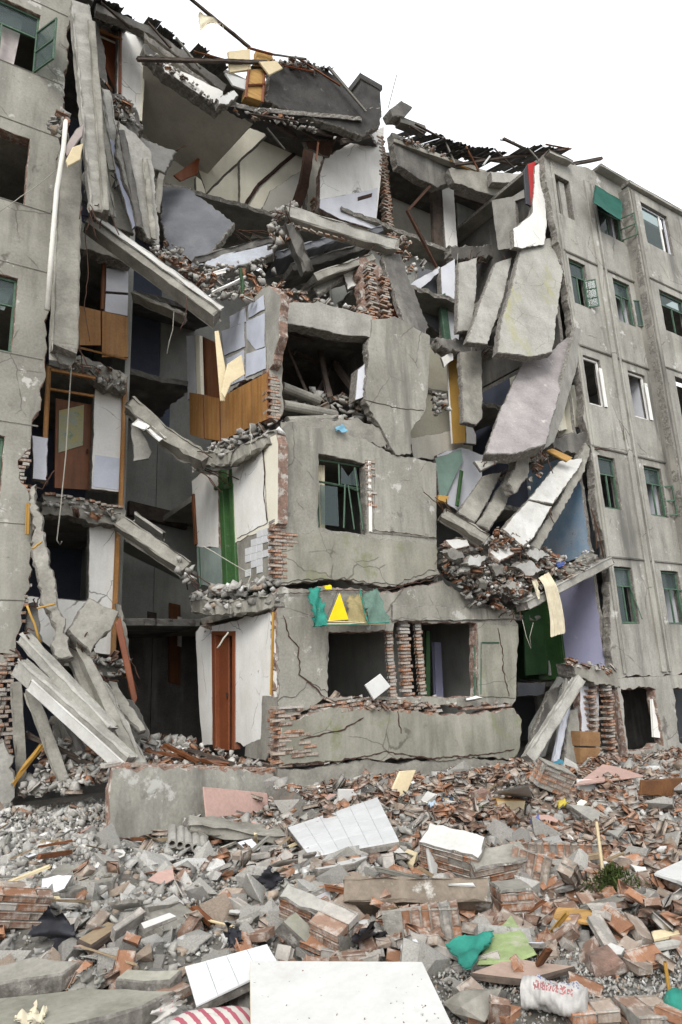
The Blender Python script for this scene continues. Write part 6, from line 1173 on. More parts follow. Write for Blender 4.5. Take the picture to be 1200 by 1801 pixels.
roof_run(r2, (735, 225), (820, 262), 13.4, 6, depth=1.2, hole=0.0); roof_run(r2, (800, 262), (990, 290), 12.6, 12, depth=1.3, up=0.30, hole=0.10); roof_run(r2, (760, 248), (880, 270), 13.0, 8, depth=1.2, up=0.35, hole=0.15); roof_run(r2, (900, 260), (1000, 268), 11.8, 6, depth=1.2, up=0.22, hole=0.15)
for i, (a, b, w, m) in enumerate([((800, 290, 12.8), (1000, 262, 11.6), 0.10, TIMBER), ((690, 250, 13.4), (835, 300, 12.9), 0.22, CONC), ((835, 298, 12.9), (868, 320, 12.8), 0.07, PLY_O), ((790, 282, 13.0), (868, 320, 12.6), 0.06, PLY_O), ((885, 244, 12.0), (940, 270, 11.9), 0.09, TIMBER), ((850, 290, 12.4), (862, 275, 12.4), 0.06, BOARD), ((1000, 290, 11.0), (1058, 279, 11.0), 0.12, TIMBER), ((700, 215, 13.5), (745, 232, 13.5), 0.3, CONC_D), ((780, 270, 13.2), (990, 300, 11.8), 0.08, TIMBER)]):
    bar('rafter', P(*a), P(*b), w, w * 0.8, [m, m], r2, jag=0.008)
plate('roof_slab', [P(690, 232, 13.3), P(790, 280, 13.2), P(800, 320, 13.2), P(770, 330, 13.3), P(700, 292, 13.4)], 0.3, [CONC_D, CORE], r2, jag=0.03)
plate('roof_slab', [P(790, 296, 12.9), P(905, 308, 12.4), P(905, 330, 12.4), P(870, 345, 12.6), P(800, 322, 12.9)], 0.3, [CONC, CORE], r2, jag=0.03)
plate('roof_slab', [P(864, 302, 12.3), P(915, 306, 12.1), P(915, 322, 12.1), P(866, 320, 12.3)], 0.25, [CONC_L, CORE], r2, jag=0.015)
slab('chimney_cowl', 'tilted dark cowl on the roof right of the pillar', 'cowl', [(686, 192, 13.3), (706, 176, 13.3), (726, 188, 13.3), (710, 206, 13.3), (692, 204, 13.3)], 0.4, [CONC_D, CORE], 0.01)
t = tube('aerial_rod', [P(683, 190, 13.2), P(698, 132, 13.2)], 0.012, STEEL, n=5); tag(t, 'thin upright rod on the roof beside the pillar', 'rod')
slab('green_shard', 'pale green painted shard under the right roof slab', 'shard', [(692, 262, 13.6), (708, 268, 13.6), (708, 280, 13.6), (694, 276, 13.6)], 0.05, [mat('mint_paint', (0.35, 0.48, 0.38), fine=0.2), CORE], 0.008)

# ---- bent reinforcing bars at torn slab ends
for o_ in list(bpy.data.objects):
    if o_.parent is None and o_.type == 'MESH' and o_.name.split('.')[0] in ('wall_slab', 'floor_slab', 'concrete_beam', 'concrete_column') and rnd.random() < 0.75:
        vs = [o_.location + v.co for v in o_.data.vertices]; hi = max(vs, key=lambda v: v.z) if o_.get('group') == G3 else rnd.choice((max(vs, key=lambda v: v.z), min(vs, key=lambda v: v.z), max(vs, key=lambda v: v.x)))
        c0 = sum(vs, Vector()) / len(vs); d_ = (hi - c0).normalized(); rebar(o_, hi - d_ * 0.08, (d_.x * 0.8, d_.y * 0.8 - 0.15, d_.z * 0.6), rnd.randrange(3, 6), rnd.uniform(0.35, 0.75))
# ---- loose wires
for lab, pts, r in [('loose wire hanging across the left bay beside the lower column', [(150, 400, 12), (156, 480, 11.9), (148, 540, 11.9), (158, 600, 11.9)], 0.009), ('loose wire hanging from the sloping white edged slab', [(330, 520, 11.2), (326, 560, 11.1), (318, 580, 11.1)], 0.009), ('thin wire stretched from the roof pole to the cream board', [(392, 45, 12.5), (400, 90, 12.4), (404, 130, 12.4)], 0.007), ('loose wire hanging down the cracked flank wall', [(358, 960, 10.9), (440, 1010, 10.5), (436, 1040, 10.4)], 0.008), ('loose wire hanging below the orange veneer panels', [(440, 745, 10.6), (442, 775, 10.5), (441, 800, 10.5)], 0.008), ('bent wire on top of the jagged brick wall end', [(650, 446, 11.4), (664, 420, 11.4), (690, 428, 11.4)], 0.009), ('loose wire hanging below the top-floor white jamb', [(806, 445, 12.8), (800, 500, 12.6), (806, 540, 12.6)], 0.008), ('loose wire dangling in front of the ochre door', [(830, 610, 11.4), (826, 660, 11.3), (834, 700, 11.3)], 0.008), ('thin wire sagging across the left wing wall', [(0, 372, 11.9), (60, 330, 11.85), (118, 285, 11.8)], 0.007), ('pale stick lying across the red-brown flank door', [(383, 1140, 10.6), (402, 1112, 10.6)], 0.015)]:
    q = [P(*p) for p in pts]; q2 = []
    for i in range(len(q) - 1): q2 += curve_pts(q[i], q[i + 1], wob=0.012, n=5)[:-1]
    tag(tube('loose_wire', q2 + [q[-1]], r, CABLE if 'pale' in lab or r < 0.0085 else STEEL, n=5), lab, 'wire')
# ---- tangle under the leaning beams
heap('rubble', 'broken concrete packed under the leaning beams at left', 'rubble', [P(30, 1390, 11.3), P(90, 1300, 11.8), P(230, 1330, 10.8), P(240, 1352, 10.3), P(120, 1392, 10.6)], STONEA, 330, (0.05, 0.2), (0.12, 0.88))
for i, (a, b, w_, m) in enumerate([((70, 1180, 11.9), (150, 1330, 11.2), 0.10, CONC_D), ((100, 1230, 12), (135, 1370, 11.4), 0.12, CONC), ((45, 1290, 11.8), (170, 1350, 11), 0.08, TIMBER), ((130, 1170, 12), (200, 1250, 11.6), 0.12, CONC_L), ((150, 1280, 11.4), (238, 1300, 10.9), 0.09, TIMBER), ((20, 1380, 11.2), (75, 1310, 11.4), 0.07, OCHRE)]):
    beam('broken_bar', ['dark bar crossing under the upper long beam', 'grey bar standing in the middle of the leaning pile', 'dark timber lying low behind the leaning pile', 'pale bar behind the tilted square concrete piece', 'timber end sticking out toward the corridor', 'yellowish stick leaning in the lower left void'][i], 'bar', a, b, w_, w_ * 0.8, [m, CORE])
for i, (pts, m) in enumerate([([(205, 1220, 12.2), (240, 1240, 12.2), (262, 1300, 12), (220, 1310, 12)], CONC_D), ([(90, 1260, 12), (140, 1250, 12), (150, 1330, 11.8), (100, 1340, 11.8)], CONC), ([(150, 1190, 12.4), (200, 1200, 12.4), (210, 1250, 12.2), (165, 1250, 12.2)], CONC)]):
    slab('wall_fragment', ['dark wall piece leaning inside the corridor mouth', 'wall piece standing in the void under the white faced beam', 'wall piece behind the slim leaning beams'][i], 'wall piece', pts, 0.12, [m, CORE], 0.03)

# ---- narrow strips bundled beside the left wing
for i, (a, b, w_, m) in enumerate([((150, 60, 12.6), (196, 300, 12.2), 0.09, CONC), ((186, 160, 12.9), (214, 330, 12.5), 0.10, CONC_L), ((172, 210, 12.4), (196, 380, 12.0), 0.08, CONC), ((214, 230, 12.3), (246, 400, 12.1), 0.07, CONC_D), ((156, 190, 12.2), (170, 340, 11.9), 0.07, CONC_L), ((255, 280, 12.4), (270, 420, 12.1), 0.06, CONC)]):
    beam('concrete_strip', ['long thin strip hanging just right of the tall column top', 'pale strip hanging below the top-floor doorway', 'grey strip squeezed between the tall column and blue-grey slab', 'dark thin strip in front of the wide pale plaster slab', 'short pale strip touching the left of the tall column', 'thin strip along the right edge of the wide pale slab'][i], 'strip', a, b, w_ * 2, w_, [m, CORE], side=(1, 0, 0), jag=0.016, group='narrow strips hanging by the left wing')
heap('rubble', 'mortar crumbs caught behind the sloping white edged slab', 'rubble', [P(262, 430, 12.2), P(300, 425, 12.2), P(392, 500, 11.8), P(360, 505, 11.6), P(280, 450, 12.0)], STONEA, 110, (0.04, 0.16), (0.2, 0.8))
# ---- splintered battens along the broken roof edges
for i, (par, a, b, w_) in enumerate([(rf, (262, 40, 12.8), (300, 84, 12.7), .06), (rf, (310, 66, 12.8), (352, 120, 12.7), .06), (rf, (340, 90, 12.7), (420, 112, 12.6), .05), (rf, (180, 6, 12.9), (230, 50, 12.9), .06), (pa, (480, 96, 12.4), (540, 104, 12.3), .05), (pa, (520, 100, 12.4), (598, 150, 12.3), .05), (pa, (440, 200, 12.4), (520, 214, 12.5), .06), (pa, (470, 226, 12.7), (500, 262, 12.9), .05), (pa, (560, 250, 12.9), (556, 282, 12.9), .05), (r2, (730, 218, 13.2), (790, 250, 13.0), .06), (r2, (780, 240, 13.0), (800, 286, 12.8), .05), (r2, (820, 258, 12.6), (842, 300, 12.5), .05), (r2, (870, 262, 12.4), (905, 296, 12.2), .05), (r2, (930, 262, 11.8), (955, 290, 11.6), .05), (r2, (960, 254, 11.6), (1004, 262, 11.4), .05), (r2, (745, 236, 13.2), (722, 222, 13.3), .07), (r2, (905, 250, 12.2), (880, 246, 12.2), .04)]):
    bar('batten', P(*a), P(*b), w_, w_ * 0.7, [(TIMBER, MATS['grey_timber'], WOOD_B)[i % 3], TIMBER], par, jag=0.006, endjag=0.04, segs=4, chip=0.006)
for (q, par) in [([(470, 112, 12.5), (520, 104, 12.5), (580, 126, 12.5), (520, 112, 12.4)], pa), ([(395, 192, 12.5), (470, 184, 12.5), (600, 240, 12.6), (480, 212, 12.6)], pa), ([(700, 236, 13.2), (780, 270, 13.1), (800, 286, 13.0), (720, 250, 13.1)], r2), ([(255, 88, 12.9), (300, 118, 12.9), (380, 186, 12.8), (300, 130, 12.85)], rf)]:
    heap('rubble', None, None, [P(*p) for p in q], STONEA, 50, (0.04, 0.15), (0.15, 0.85), parent=par)
# ================================================================== rubble field
def G(px, py, dz=0.0):
    """where the sight line through a photo point meets the rubble surface"""
    z = -0.1
    for _ in range(12):
        p = PZ(px, py, z); z2 = ground_h(p.x, p.y) + dz
        z = 0.5 * z + 0.5 * z2
    p = PZ(px, py, z); return Vector((p.x, p.y, ground_h(p.x, p.y) + dz))
def visible(x, y):
    v = Vector((x, y, 0)) - CAM; k = v.dot(FW)
    if k < 1.5: return False
    px, py = CX + FPX * v.dot(RT) / k, CY - FPX * v.dot(UP) / k
    return -420 < px < 1750 and py < 2200
def brickiness(x, y):
    v = Vector((x, y, 0)) - CAM; k = v.dot(FW); px = CX + FPX * v.dot(RT) / k
    return min(0.85, max(0.08, (px - 250) / 700)) * (0.6 if y < 3.6 else 1.0)
bricks, lumps, grit = [], [], []
def to_px(x, y, z=0.0):
    v = Vector((x, y, z)) - CAM; k = v.dot(FW); return CX + FPX * v.dot(RT) / k, CY - FPX * v.dot(UP) / k
N = 0
while N < 19500:
    x, y = rnd.uniform(-2.5, 21), rnd.uniform(1.0, 10.5)
    if not visible(x, y): continue
    if y > 9.9 and 5.2 < x < 11: continue
    px, py = to_px(x, y)
    if py > 1690 and px > 790 and rnd.random() < 0.80: continue     # bare gravelly patch at the lower right
    if px < 330 and py < 1500 and rnd.random() < 0.7: continue      # the fine spoil heap at left
    N += 1; b = brickiness(x, y)
    clump = math.sin(x * 2.3 + 1) * math.sin(y * 2.9 + 2) * 0.5 + 0.5
    z = ground_h(x, y)
    if rnd.random() < b * (0.35 + 0.55 * clump):
        k = rnd.randrange(12)
        if rnd.random() < 0.35: k = rnd.choice((3, 4, 5, 9, 10, 11))
        bricks.append((x, y, z + rnd.uniform(-0.01, 0.20) * clump * clump + 0.02, rnd.gauss(0, 0.4), rnd.gauss(0, 0.4), rnd.uniform(0, 6.3), k, rnd.uniform(0.85, 1.02), brick_colour()))
    else:
        s = min(0.42, 0.035 + rnd.expovariate(1 / 0.065)) * (0.7 if y < 3.4 else 1)
        lumps.append((x, y, z + s * 0.12, rnd.gauss(0, 0.35), rnd.gauss(0, 0.35), rnd.uniform(0, 6.3), rnd.randrange(12), s, lump_colour()))
M_ = 0
while M_ < 66000:
    x, y = rnd.uniform(-2.5, 19), rnd.uniform(1.0, 10.5)
    if not visible(x, y): continue
    M_ += 1
    b = brickiness(x, y); px, py = to_px(x, y); near = py > 1600
    if rnd.random() < b * 0.25: continue
    s = rnd.uniform(0.012, 0.045) * (0.8 if near else 1.1); c = lump_colour() if rnd.random() > b * 0.40 else brick_colour()
    grit.append((GV[rnd.randrange(8)], x, y, ground_h(x, y) + s * 0.2 + 0.004, s, c))
for _ in range(15000):                      # extra pebbles on the bare patch
    x, y = rnd.uniform(1.2, 4.6), rnd.uniform(2.0, 4.2); px, py = to_px(x, y)
    if py < 1640 or px < 700 or px > 1240: continue
    s = rnd.uniform(0.008, 0.03); grit.append((GV[rnd.randrange(8)], x, y, ground_h(x, y) + s * 0.2 + 0.003, s, lump_colour()))
LANDMARKS = [((440, 1740), 'the large white foreground board'), ((400, 1710), 'the small tiled panel'), ((600, 1455), 'the large tiled panel'), ((830, 1665), 'the teal green cloth'), ((895, 1650), 'the pale green sheet'), ((975, 1735), 'the woven sack'), ((1084, 1565), 'the weed clump'), ((740, 1605), 'the long stained slab'), ((1015, 1610), 'the orange plywood sheet'), ((100, 1640), 'the large black plastic sheet'), ((100, 1780), 'the largest foreground slab'), ((318, 1470), 'the hollow slab fragment'), ((690, 1490), 'the flat cream board'), ((975, 1500), 'the upright brick row'), ((1175, 1540), 'the right-edge white sheet'), ((280, 1620), 'the white topped block'), ((410, 1410), 'the leaning pink sheet'), ((560, 1640), 'the pale brickwork block'), ((800, 1520), 'the plastered brickwork'), ((130, 1545), 'the long sunken slab'), ((1060, 1710), 'the orange brick lump'), ((375, 1795), 'the striped cushion'), ((900, 1420), 'the cream box piece'), ((1050, 1430), 'the long white plank')]
def near_mark(x, y, z):
    px, py = to_px(x, y, z); (lx, ly), nm = min(LANDMARKS, key=lambda m: math.hypot(m[0][0] - px, (m[0][1] - py) * 1.3))
    rel = 'left of' if px < lx - 45 else 'right of' if px > lx + 45 else 'behind' if py < ly - 20 else 'in front of' if py > ly + 20 else 'beside'
    return rel + ' ' + nm
def brick_word(c):
    r = c[0] / max(c[2], 1e-6); return 'orange-red' if r > 3.6 else 'brown' if r > 2.2 else 'dusty pink' if r > 1.5 else 'mortar-grey'
def framed(q): px, py = to_px(q[0], q[1], q[2]); return -15 < px < 1215 and py < 1815
key_b = sorted(bricks, key=lambda q: framed(q) * 10 + (BV[q[6]][0][:, 0].max()) / math.hypot(q[0], q[1]), reverse=True)
key_l = sorted(lumps, key=lambda q: framed(q) * 10 + q[7] / math.hypot(q[0], q[1]), reverse=True)
for i, (x, y, z, rx, ry, rz, k, s, c) in enumerate(key_b[:300]):
    o = put('loose_brick', BMESH[k], (x, y, z), (rx, ry, rz), s, c)
    tag(o, '%s %s lying %s' % (brick_word(c), 'whole brick' if k % 6 < 3 else 'broken brick', near_mark(x, y, z)), 'brick', 'loose bricks in the rubble field')
for i, (x, y, z, rx, ry, rz, k, s, c) in enumerate(key_l[:280]):
    o = put('concrete_lump', LMESH[k], (x, y, z), (rx, ry, rz), s, c)
    g_ = c[0]; w_ = 'white' if g_ > 0.62 else 'pale grey' if g_ > 0.46 else 'mid grey' if g_ > 0.34 else 'dark grey'
    tag(o, '%s %s concrete lump lying %s' % ('large' if s > 0.22 else 'small' if s < 0.13 else 'middling', w_, near_mark(x, y, z)), 'concrete lump', 'concrete lumps in the rubble field')
tag(merged('brick_rubble', [(*BV[k], euler_np(rx, ry, rz), np.array((x, y, z)), s, c) for (x, y, z, rx, ry, rz, k, s, c) in key_b[300:]], BRICKA), 'countless farther bricks strewn in front of the collapsed building', 'rubble')
tag(merged('concrete_rubble', [(*LV[k], euler_np(rx, ry, rz), np.array((x, y, z)), s, c) for (x, y, z, rx, ry, rz, k, s, c) in key_l[280:]], STONEA), 'countless small concrete chunks strewn across the ground', 'rubble')
tag(merged('gravel', [(*v, euler_np(rnd.uniform(0, 6), rnd.uniform(0, 6), 0), np.array((x, y, z)), s, c) for (v, x, y, z, s, c) in grit], STONEA), 'grey crushed gravel and grit covering the ground', 'gravel')
pcs = []
for _ in range(11000):                      # the grey spoil heap against the left wing
    x, y = rnd.uniform(-0.6, 3.0), rnd.uniform(7.2, 11.6); px, py = to_px(x, y, 0.2)
    if px > 215 and py < 1480 or px > 330 or not -60 < px: continue
    s = rnd.uniform(0.02, 0.09) if rnd.random() < 0.9 else rnd.uniform(0.08, 0.16); cc = lump_colour()
    pcs.append((*GV[rnd.randrange(8)], euler_np(rnd.uniform(0, 6), rnd.uniform(0, 6), 0), np.array((x, y, ground_h(x, y) + s * 0.25)), s, tuple(q * 1.1 for q in cc)))
tag(merged('gravel', pcs, STONEA), 'pale grey gravel heap spilling from the leaning beams at left', 'gravel')

# ================================================================== things lying in the rubble
def lay(name, label, cat, pts, th, m, dz=0.05, jag=0.004, group=None, **k):
    """flat piece lying on the rubble; pts = photo points (x, y[, extra height])"""
    q = [G(p[0], p[1], dz) + Vector((0, 0, p[2] if len(p) > 2 else 0)) for p in pts]
    q = [PZ(p[0], p[1], v.z) for p, v in zip(pts, q)]
    o = plate(name, q, th, m, jag=jag, dirv=(0, 0, -1), **k); return tag(o, label, cat, group)
def stand(name, label, cat, pts, base, th, m, jag=0.004, lean=0.0, group=None, **k):
    """upright or leaning piece whose foot stands at photo point `base`"""
    Y = G(*base).y; q = [P(x, y, Y + lean * (base[1] - y) / 100.0) for (x, y) in pts]
    o = plate(name, q, th, m, jag=jag, **k); return tag(o, label, cat, group)
def tiled(name, label, pts, nu, nv, dz=0.08, lift=(0, 0, 0, 0), miss=()):
    a, b, c, d = [PZ(p[0], p[1], G(p[0], p[1], dz).z + l) for p, l in zip(pts, lift)]
    nn = (b - a).cross(d - a); rd = ray(*pts[2]); c = CAM + rd * ((a - CAM).dot(nn) / rd.dot(nn))
    t = thing(name, (a + b + c + d) / 4 - Vector((0, 0, 0.05)), label, 'tiled panel')
    n = (b - a).cross(d - a).normalized(); n = n if n.z > 0 else -n
    plate('backing', [v - n * 0.013 for v in (a, b, c, d)], 0.05, [CORE], t, jag=0.012, dirv=-n)
    L = lambda s, r: (a * (1 - s) + b * s) * (1 - r) + (d * (1 - s) + c * s) * r
    for i in range(nu):
        for j in range(nv):
            if (i, j) in miss: continue
            e_ = 0.007; s0, s1, r0, r1 = (i + e_) / nu, (i + 1 - e_) / nu, (j + e_) / nv, (j + 1 - e_) / nv
            plate('tile', [L(s0, r0), L(s1, r0), L(s1, r1), L(s0, r1)], 0.012, [GLAZED], t, jag=0, chip=0.0015, dirv=-n)
    return t
tiled('tiled_wall_panel', 'white tiled wall panel lying left of the large foreground board', [(325, 1700), (470, 1660), (492, 1698), (345, 1768)], 4, 3, 0.16, (0.0, 0.02, 0.02, 0.0))
tiled('tiled_wall_panel', 'large white tiled wall panel tilted in the middle of the rubble', [(506, 1455), (664, 1402), (702, 1478), (545, 1506)], 6, 4, 0.12, (0.1, 0.12, 0.0, 0.02))
lay('white_board', 'large white board lying flat at the bottom of the picture', 'board', [(440, 1694), (742, 1686), (800, 1815), (440, 1830)], 0.04, [BOARD, PLY], dz=0.22, jag=0.004, step=0.08, chip=0.005)
lay('plaster_piece', 'white plaster piece lying below the middle tiled panel', 'plaster', [(545, 1508), (612, 1486), (650, 1500), (625, 1520), (560, 1532)], 0.05, [BOARD, CORE], dz=0.1, jag=0.02)
lay('board', 'cream board lying right of the middle tiled panel', 'board', [(642, 1472), (650, 1464), (735, 1500), (726, 1518)], 0.05, [PLY, PLY], dz=0.12)
stand('board', 'cream board standing upright in front of the cracked plinth', 'board', [(684, 1402), (704, 1356), (733, 1354), (714, 1402)], (700, 1404), 0.03, [PLY, PLY], lean=0.15)
stand('board', 'small white board standing left of the upright cream board', 'board', [(596, 1388), (636, 1388), (632, 1418), (598, 1418)], (614, 1420), 0.03, [BOARD, BOARD])
# low wall and pink sheet
slab('low_wall', 'low rendered wall with brick top standing before the centre bay', 'wall', [(196, 1352, 9.0), (300, 1350, 9.35), (400, 1352, 9.8), (484, 1362, 10.15), (486, 1412, 10.1), (400, 1440, 9.6), (300, 1468, 9.2), (188, 1478, 8.8)], 0.22, [FACADE, BRCORE], 0.02, dirv=(0.1, 1, 0))
lowall = bpy.data.objects['low_wall']
for i in range(18):
    t = i / 17; p = P(200 + 280 * t, 1350 + 8 * t, 9.05 + 1.1 * t); put('brick', BMESH[i % 4], p + Vector((0, 0.14, 0.02)), (0, rnd.uniform(-.06, .06), math.radians(20) + rnd.uniform(-.15, .15)), 1, brick_colour(), lowall)
slab('pink_sheet', 'pink sheet leaning against the low rendered wall', 'sheet', [(358, 1383, 9.26), (470, 1394, 9.76), (474, 1428, 9.62), (364, 1440, 9.06)], 0.02, [PINK, PINK], 0.004)
beam('concrete_slab', 'long flat concrete slab lying before the low wall', 'slab', (330, 1448, 8.2), (495, 1470, 7.9), 0.45, 0.12, [CONC, CORE], side=(0, 1, 0.1), jag=0.02, segs=8)
# stack of corrugated roof tiles
cs = thing('hollow_slab_fragment', G(318, 1490), 'grey ridged fragment of hollow floor slab with open round cores', 'slab fragment')
def pipe_geo(a, b, r0, r1, n=14):
    a, b = Vector(a), Vector(b); ax = (b - a).normalized(); s_ = ax.cross(Vector((0, 0, 1))).normalized(); u_ = s_.cross(ax); V, F = [], []
    for (p_, r_) in ((a, r0), (b, r0), (b, r1), (a, r1)):
        for k in range(n): V.append(p_ + (s_ * math.cos(6.2832 * k / n) + u_ * math.sin(6.2832 * k / n)) * (r_ + rnd.uniform(-.003, .003)))
    for q in range(4):
        for k in range(n): F.append([q * n + k, q * n + (k + 1) % n, ((q + 1) % 4) * n + (k + 1) % n, ((q + 1) % 4) * n + k])
    return V, F
f0 = G(303, 1484, 0.10); fx = (G(350, 1492, 0.10) - f0).normalized(); bk_ = (G(303, 1452, 0.14) - f0); bk_ = bk_.normalized() * 0.42 + Vector((0, 0, 0.10))
for s in range(5):
    a_ = f0 + fx * (0.088 * s); V, F = pipe_geo(a_, a_ + bk_ + Vector((0, rnd.uniform(-.03, .03), 0)), 0.05, 0.032); link_mesh('core_rib', V, F, CONC_L, cs)
V, F, mi = bar_geo(f0 + fx * -0.03 + bk_ * 0.5 - Vector((0, 0, 0.055)), f0 + fx * 0.40 + bk_ * 0.5 - Vector((0, 0, 0.055)), 0.36, 0.03, side=bk_, jag=0.008, endjag=0.02)
link_mesh('slab_skin', V, F, [CONC, CORE], cs, mi)
stand('concrete_lump_large', 'jagged concrete lump right of the ridged hollow slab fragment', 'concrete lump', [(345, 1478), (352, 1462), (368, 1470), (365, 1494), (346, 1494)], (355, 1496), 0.15, [CONC, CORE], jag=0.02)
# long slab with shadowed underside, masonry chunks
def masonry(label, base, nl, nc, nd, rot, plaster=None, face=None, dz=0.0, miss=0.06):
    """broken piece of brick wall: bricks laid in bond, mortar recessed between them, optional coat of plaster"""
    L, H, D = 0.244, 0.063, 0.120; W, Hh, Dd = nl * L, nc * H, nd * D
    R = (Matrix.Rotation(rot[2], 3, 'Z') @ Matrix.Rotation(rot[1], 3, 'Y') @ Matrix.Rotation(rot[0], 3, 'X'))
    low = min((R @ Vector((sx * W / 2, sy * Dd / 2, sz * Hh / 2))).z for sx in (-1, 1) for sy in (-1, 1) for sz in (-1, 1))
    g0 = G(*base, dz); p = g0 + Vector((0, 0, -low - 0.03)); t = thing('masonry_block', g0, label, 'masonry')
    V, F, mi = bar_geo((-W / 2 + 0.012, 0, 0), (W / 2 - 0.012, 0, 0), Dd - 0.014, Hh - 0.014, side=(0, 1, 0), jag=0.004, segs=max(2, int(W / 0.12)), chip=0.008, endjag=0.02)
    link_mesh('mortar_bed', [p + R @ v for v in V], F, [MORTAR, MORTAR], t, mi)
    for c_ in range(nc):
        for w_ in range(nd):
            sh = 0.5 * L if c_ % 2 else 0.0; n = nl + (1 if c_ % 2 else 0)
            for i in range(n):
                x0, x1 = max(-W / 2, -W / 2 + i * L - sh), min(W / 2, -W / 2 + (i + 1) * L - sh)
                if x1 - x0 < 0.05 or rnd.random() < miss: continue
                q = Vector(((x0 + x1) / 2, (w_ - (nd - 1) / 2) * D, (c_ - (nc - 1) / 2) * H))
                o = put('brick', BMESH[rnd.randrange(2)], p + R @ q, (R @ Matrix.Rotation(rnd.uniform(-.02, .02), 3, 'Z')).to_euler(), ((x1 - x0 - 0.01) / 0.236, 1.0, 1.0), brick_colour(), t)
    if plaster:
        ax = {'top': (Vector((0, 0, 1)), Hh / 2), 'front': (Vector((0, -1, 0)), Dd / 2), 'end': (Vector((-1, 0, 0)), W / 2)}[face]
        n_ = ax[0]; u = Vector((1, 0, 0)) if abs(n_.x) < 0.5 else Vector((0, 1, 0)); v = n_.cross(u); su = (W if abs(u.x) > 0.5 else Dd) / 2; sv = (Hh if abs(v.z) > 0.5 else Dd) / 2
        qs = [p + R @ (n_ * (ax[1] + 0.016) + u * a_ * su + v * b_ * sv) for a_, b_ in ((-1, -1), (1, -1), (1, 1), (-1, 1))]
        plate('plaster_coat', qs, 0.016, [plaster, CORE], t, jag=0.012, step=0.06, dirv=-(R @ n_))
    return t
A, B = G(616, 1622, 0.0), G(862, 1624, 0.0)
cbm = thing('concrete_beam', (A + B) / 2, 'long brown stained concrete slab lying across the rubble with white end patch', 'slab')
bar('body', A + Vector((0, 0.05, 0.10)), B + Vector((0, 0.05, 0.10)), 0.42, 0.16, [mat('brown_stained_concrete', (0.27, 0.22, 0.17), (0.17, 0.14, 0.11), vs=3, fine=0.4, bump=0.4, spot=(3, 0.58, 0.66, (0.42, 0.40, 0.36))), CORE], cbm, side=(0.5, -0.8, 0.35), jag=0.012, segs=10)
bar('white_patch', A.lerp(B, 0.68) + Vector((0, -0.06, 0.235)), A.lerp(B, 0.86) + Vector((0, -0.06, 0.235)), 0.10, 0.02, [BOARD, BOARD], cbm, side=(0.5, -0.8, 0.3), jag=0.008)
hp = math.pi / 2
masonry('grey capped cube of brickwork right of the long stained slab', (905, 1622), 1, 4, 2, (0.0, 0.0, -0.45), CONC, 'top')
masonry('short row of mortared bricks lying below the long stained slab', (745, 1664), 1, 8, 1, (0.15, hp - 0.08, -0.5))
masonry('upright row of mortared bricks in the middle right of the rubble', (978, 1528), 1, 13, 1, (0.35, hp, -0.55), CONC, 'top')
masonry('white plastered brickwork lump right of the cream board', (800, 1545), 2, 4, 2, (0.5, 0.2, -1.0), WHITE_D, 'top')
masonry('grey brickwork lump between the plastered lump and the upright row', (880, 1556), 2, 3, 2, (0.3, -0.1, -0.4), CONC, 'top')
masonry('small mortared block at the bottom right edge', (1045, 1808), 1, 2, 1, (0.1, 0.0, -0.5))
masonry('mortared brick block in the bottom right corner', (1145, 1812), 1, 2, 2, (0.0, 0.1, -0.4))
masonry('dark brick and mortar lump at the left edge of the rubble', (22, 1640), 2, 4, 1, (0.3, 0.25, 0.1))
masonry('pale block of brickwork in the middle of the near rubble', (555, 1655), 2, 3, 1, (0.5, 0.3, -0.9), CONC_L, 'top')
masonry('broken brickwork beside the black crumpled bag', (590, 1672), 1, 3, 2, (0.3, 0.2, -1.2))
masonry('grey wedge of masonry below the far right boards', (975, 1402), 2, 5, 2, (0.35, 0.4, -0.2), CONC, 'top')
masonry('tumbled brick stack left of the weed clump', (1010, 1582), 2, 2, 1, (0.5, 0.5, 0.6))
masonry('leaning pair of brick courses below the upright row', (935, 1560), 1, 5, 1, (0.2, hp + 0.3, -0.7))
def block(label, base, w, h, d, rot, m):
    g0 = G(*base); R = Matrix.Rotation(rot[2], 3, 'Z') @ Matrix.Rotation(rot[1], 3, 'Y') @ Matrix.Rotation(rot[0], 3, 'X')
    V, F, mi = bar_geo((-w / 2, 0, h / 2), (w / 2, 0, h / 2), d, h, side=(0, 1, 0), jag=0.014, segs=max(2, int(w / 0.1)), chip=0.02, endjag=0.03)
    return tag(link_mesh('concrete_block', [g0 + R @ v for v in V], F, [m, CORE], None, mi), label, 'block')
block('white topped concrete block in the left rubble', (290, 1645), 0.36, 0.16, 0.24, (0.35, 0.1, 0.5), CONC)
lay('plaster_piece', 'white painted plate on the concrete block in the left rubble', 'plaster', [(246, 1622), (298, 1604), (312, 1612), (254, 1634)], 0.02, [BOARD, CORE], dz=0.24, jag=0.008)
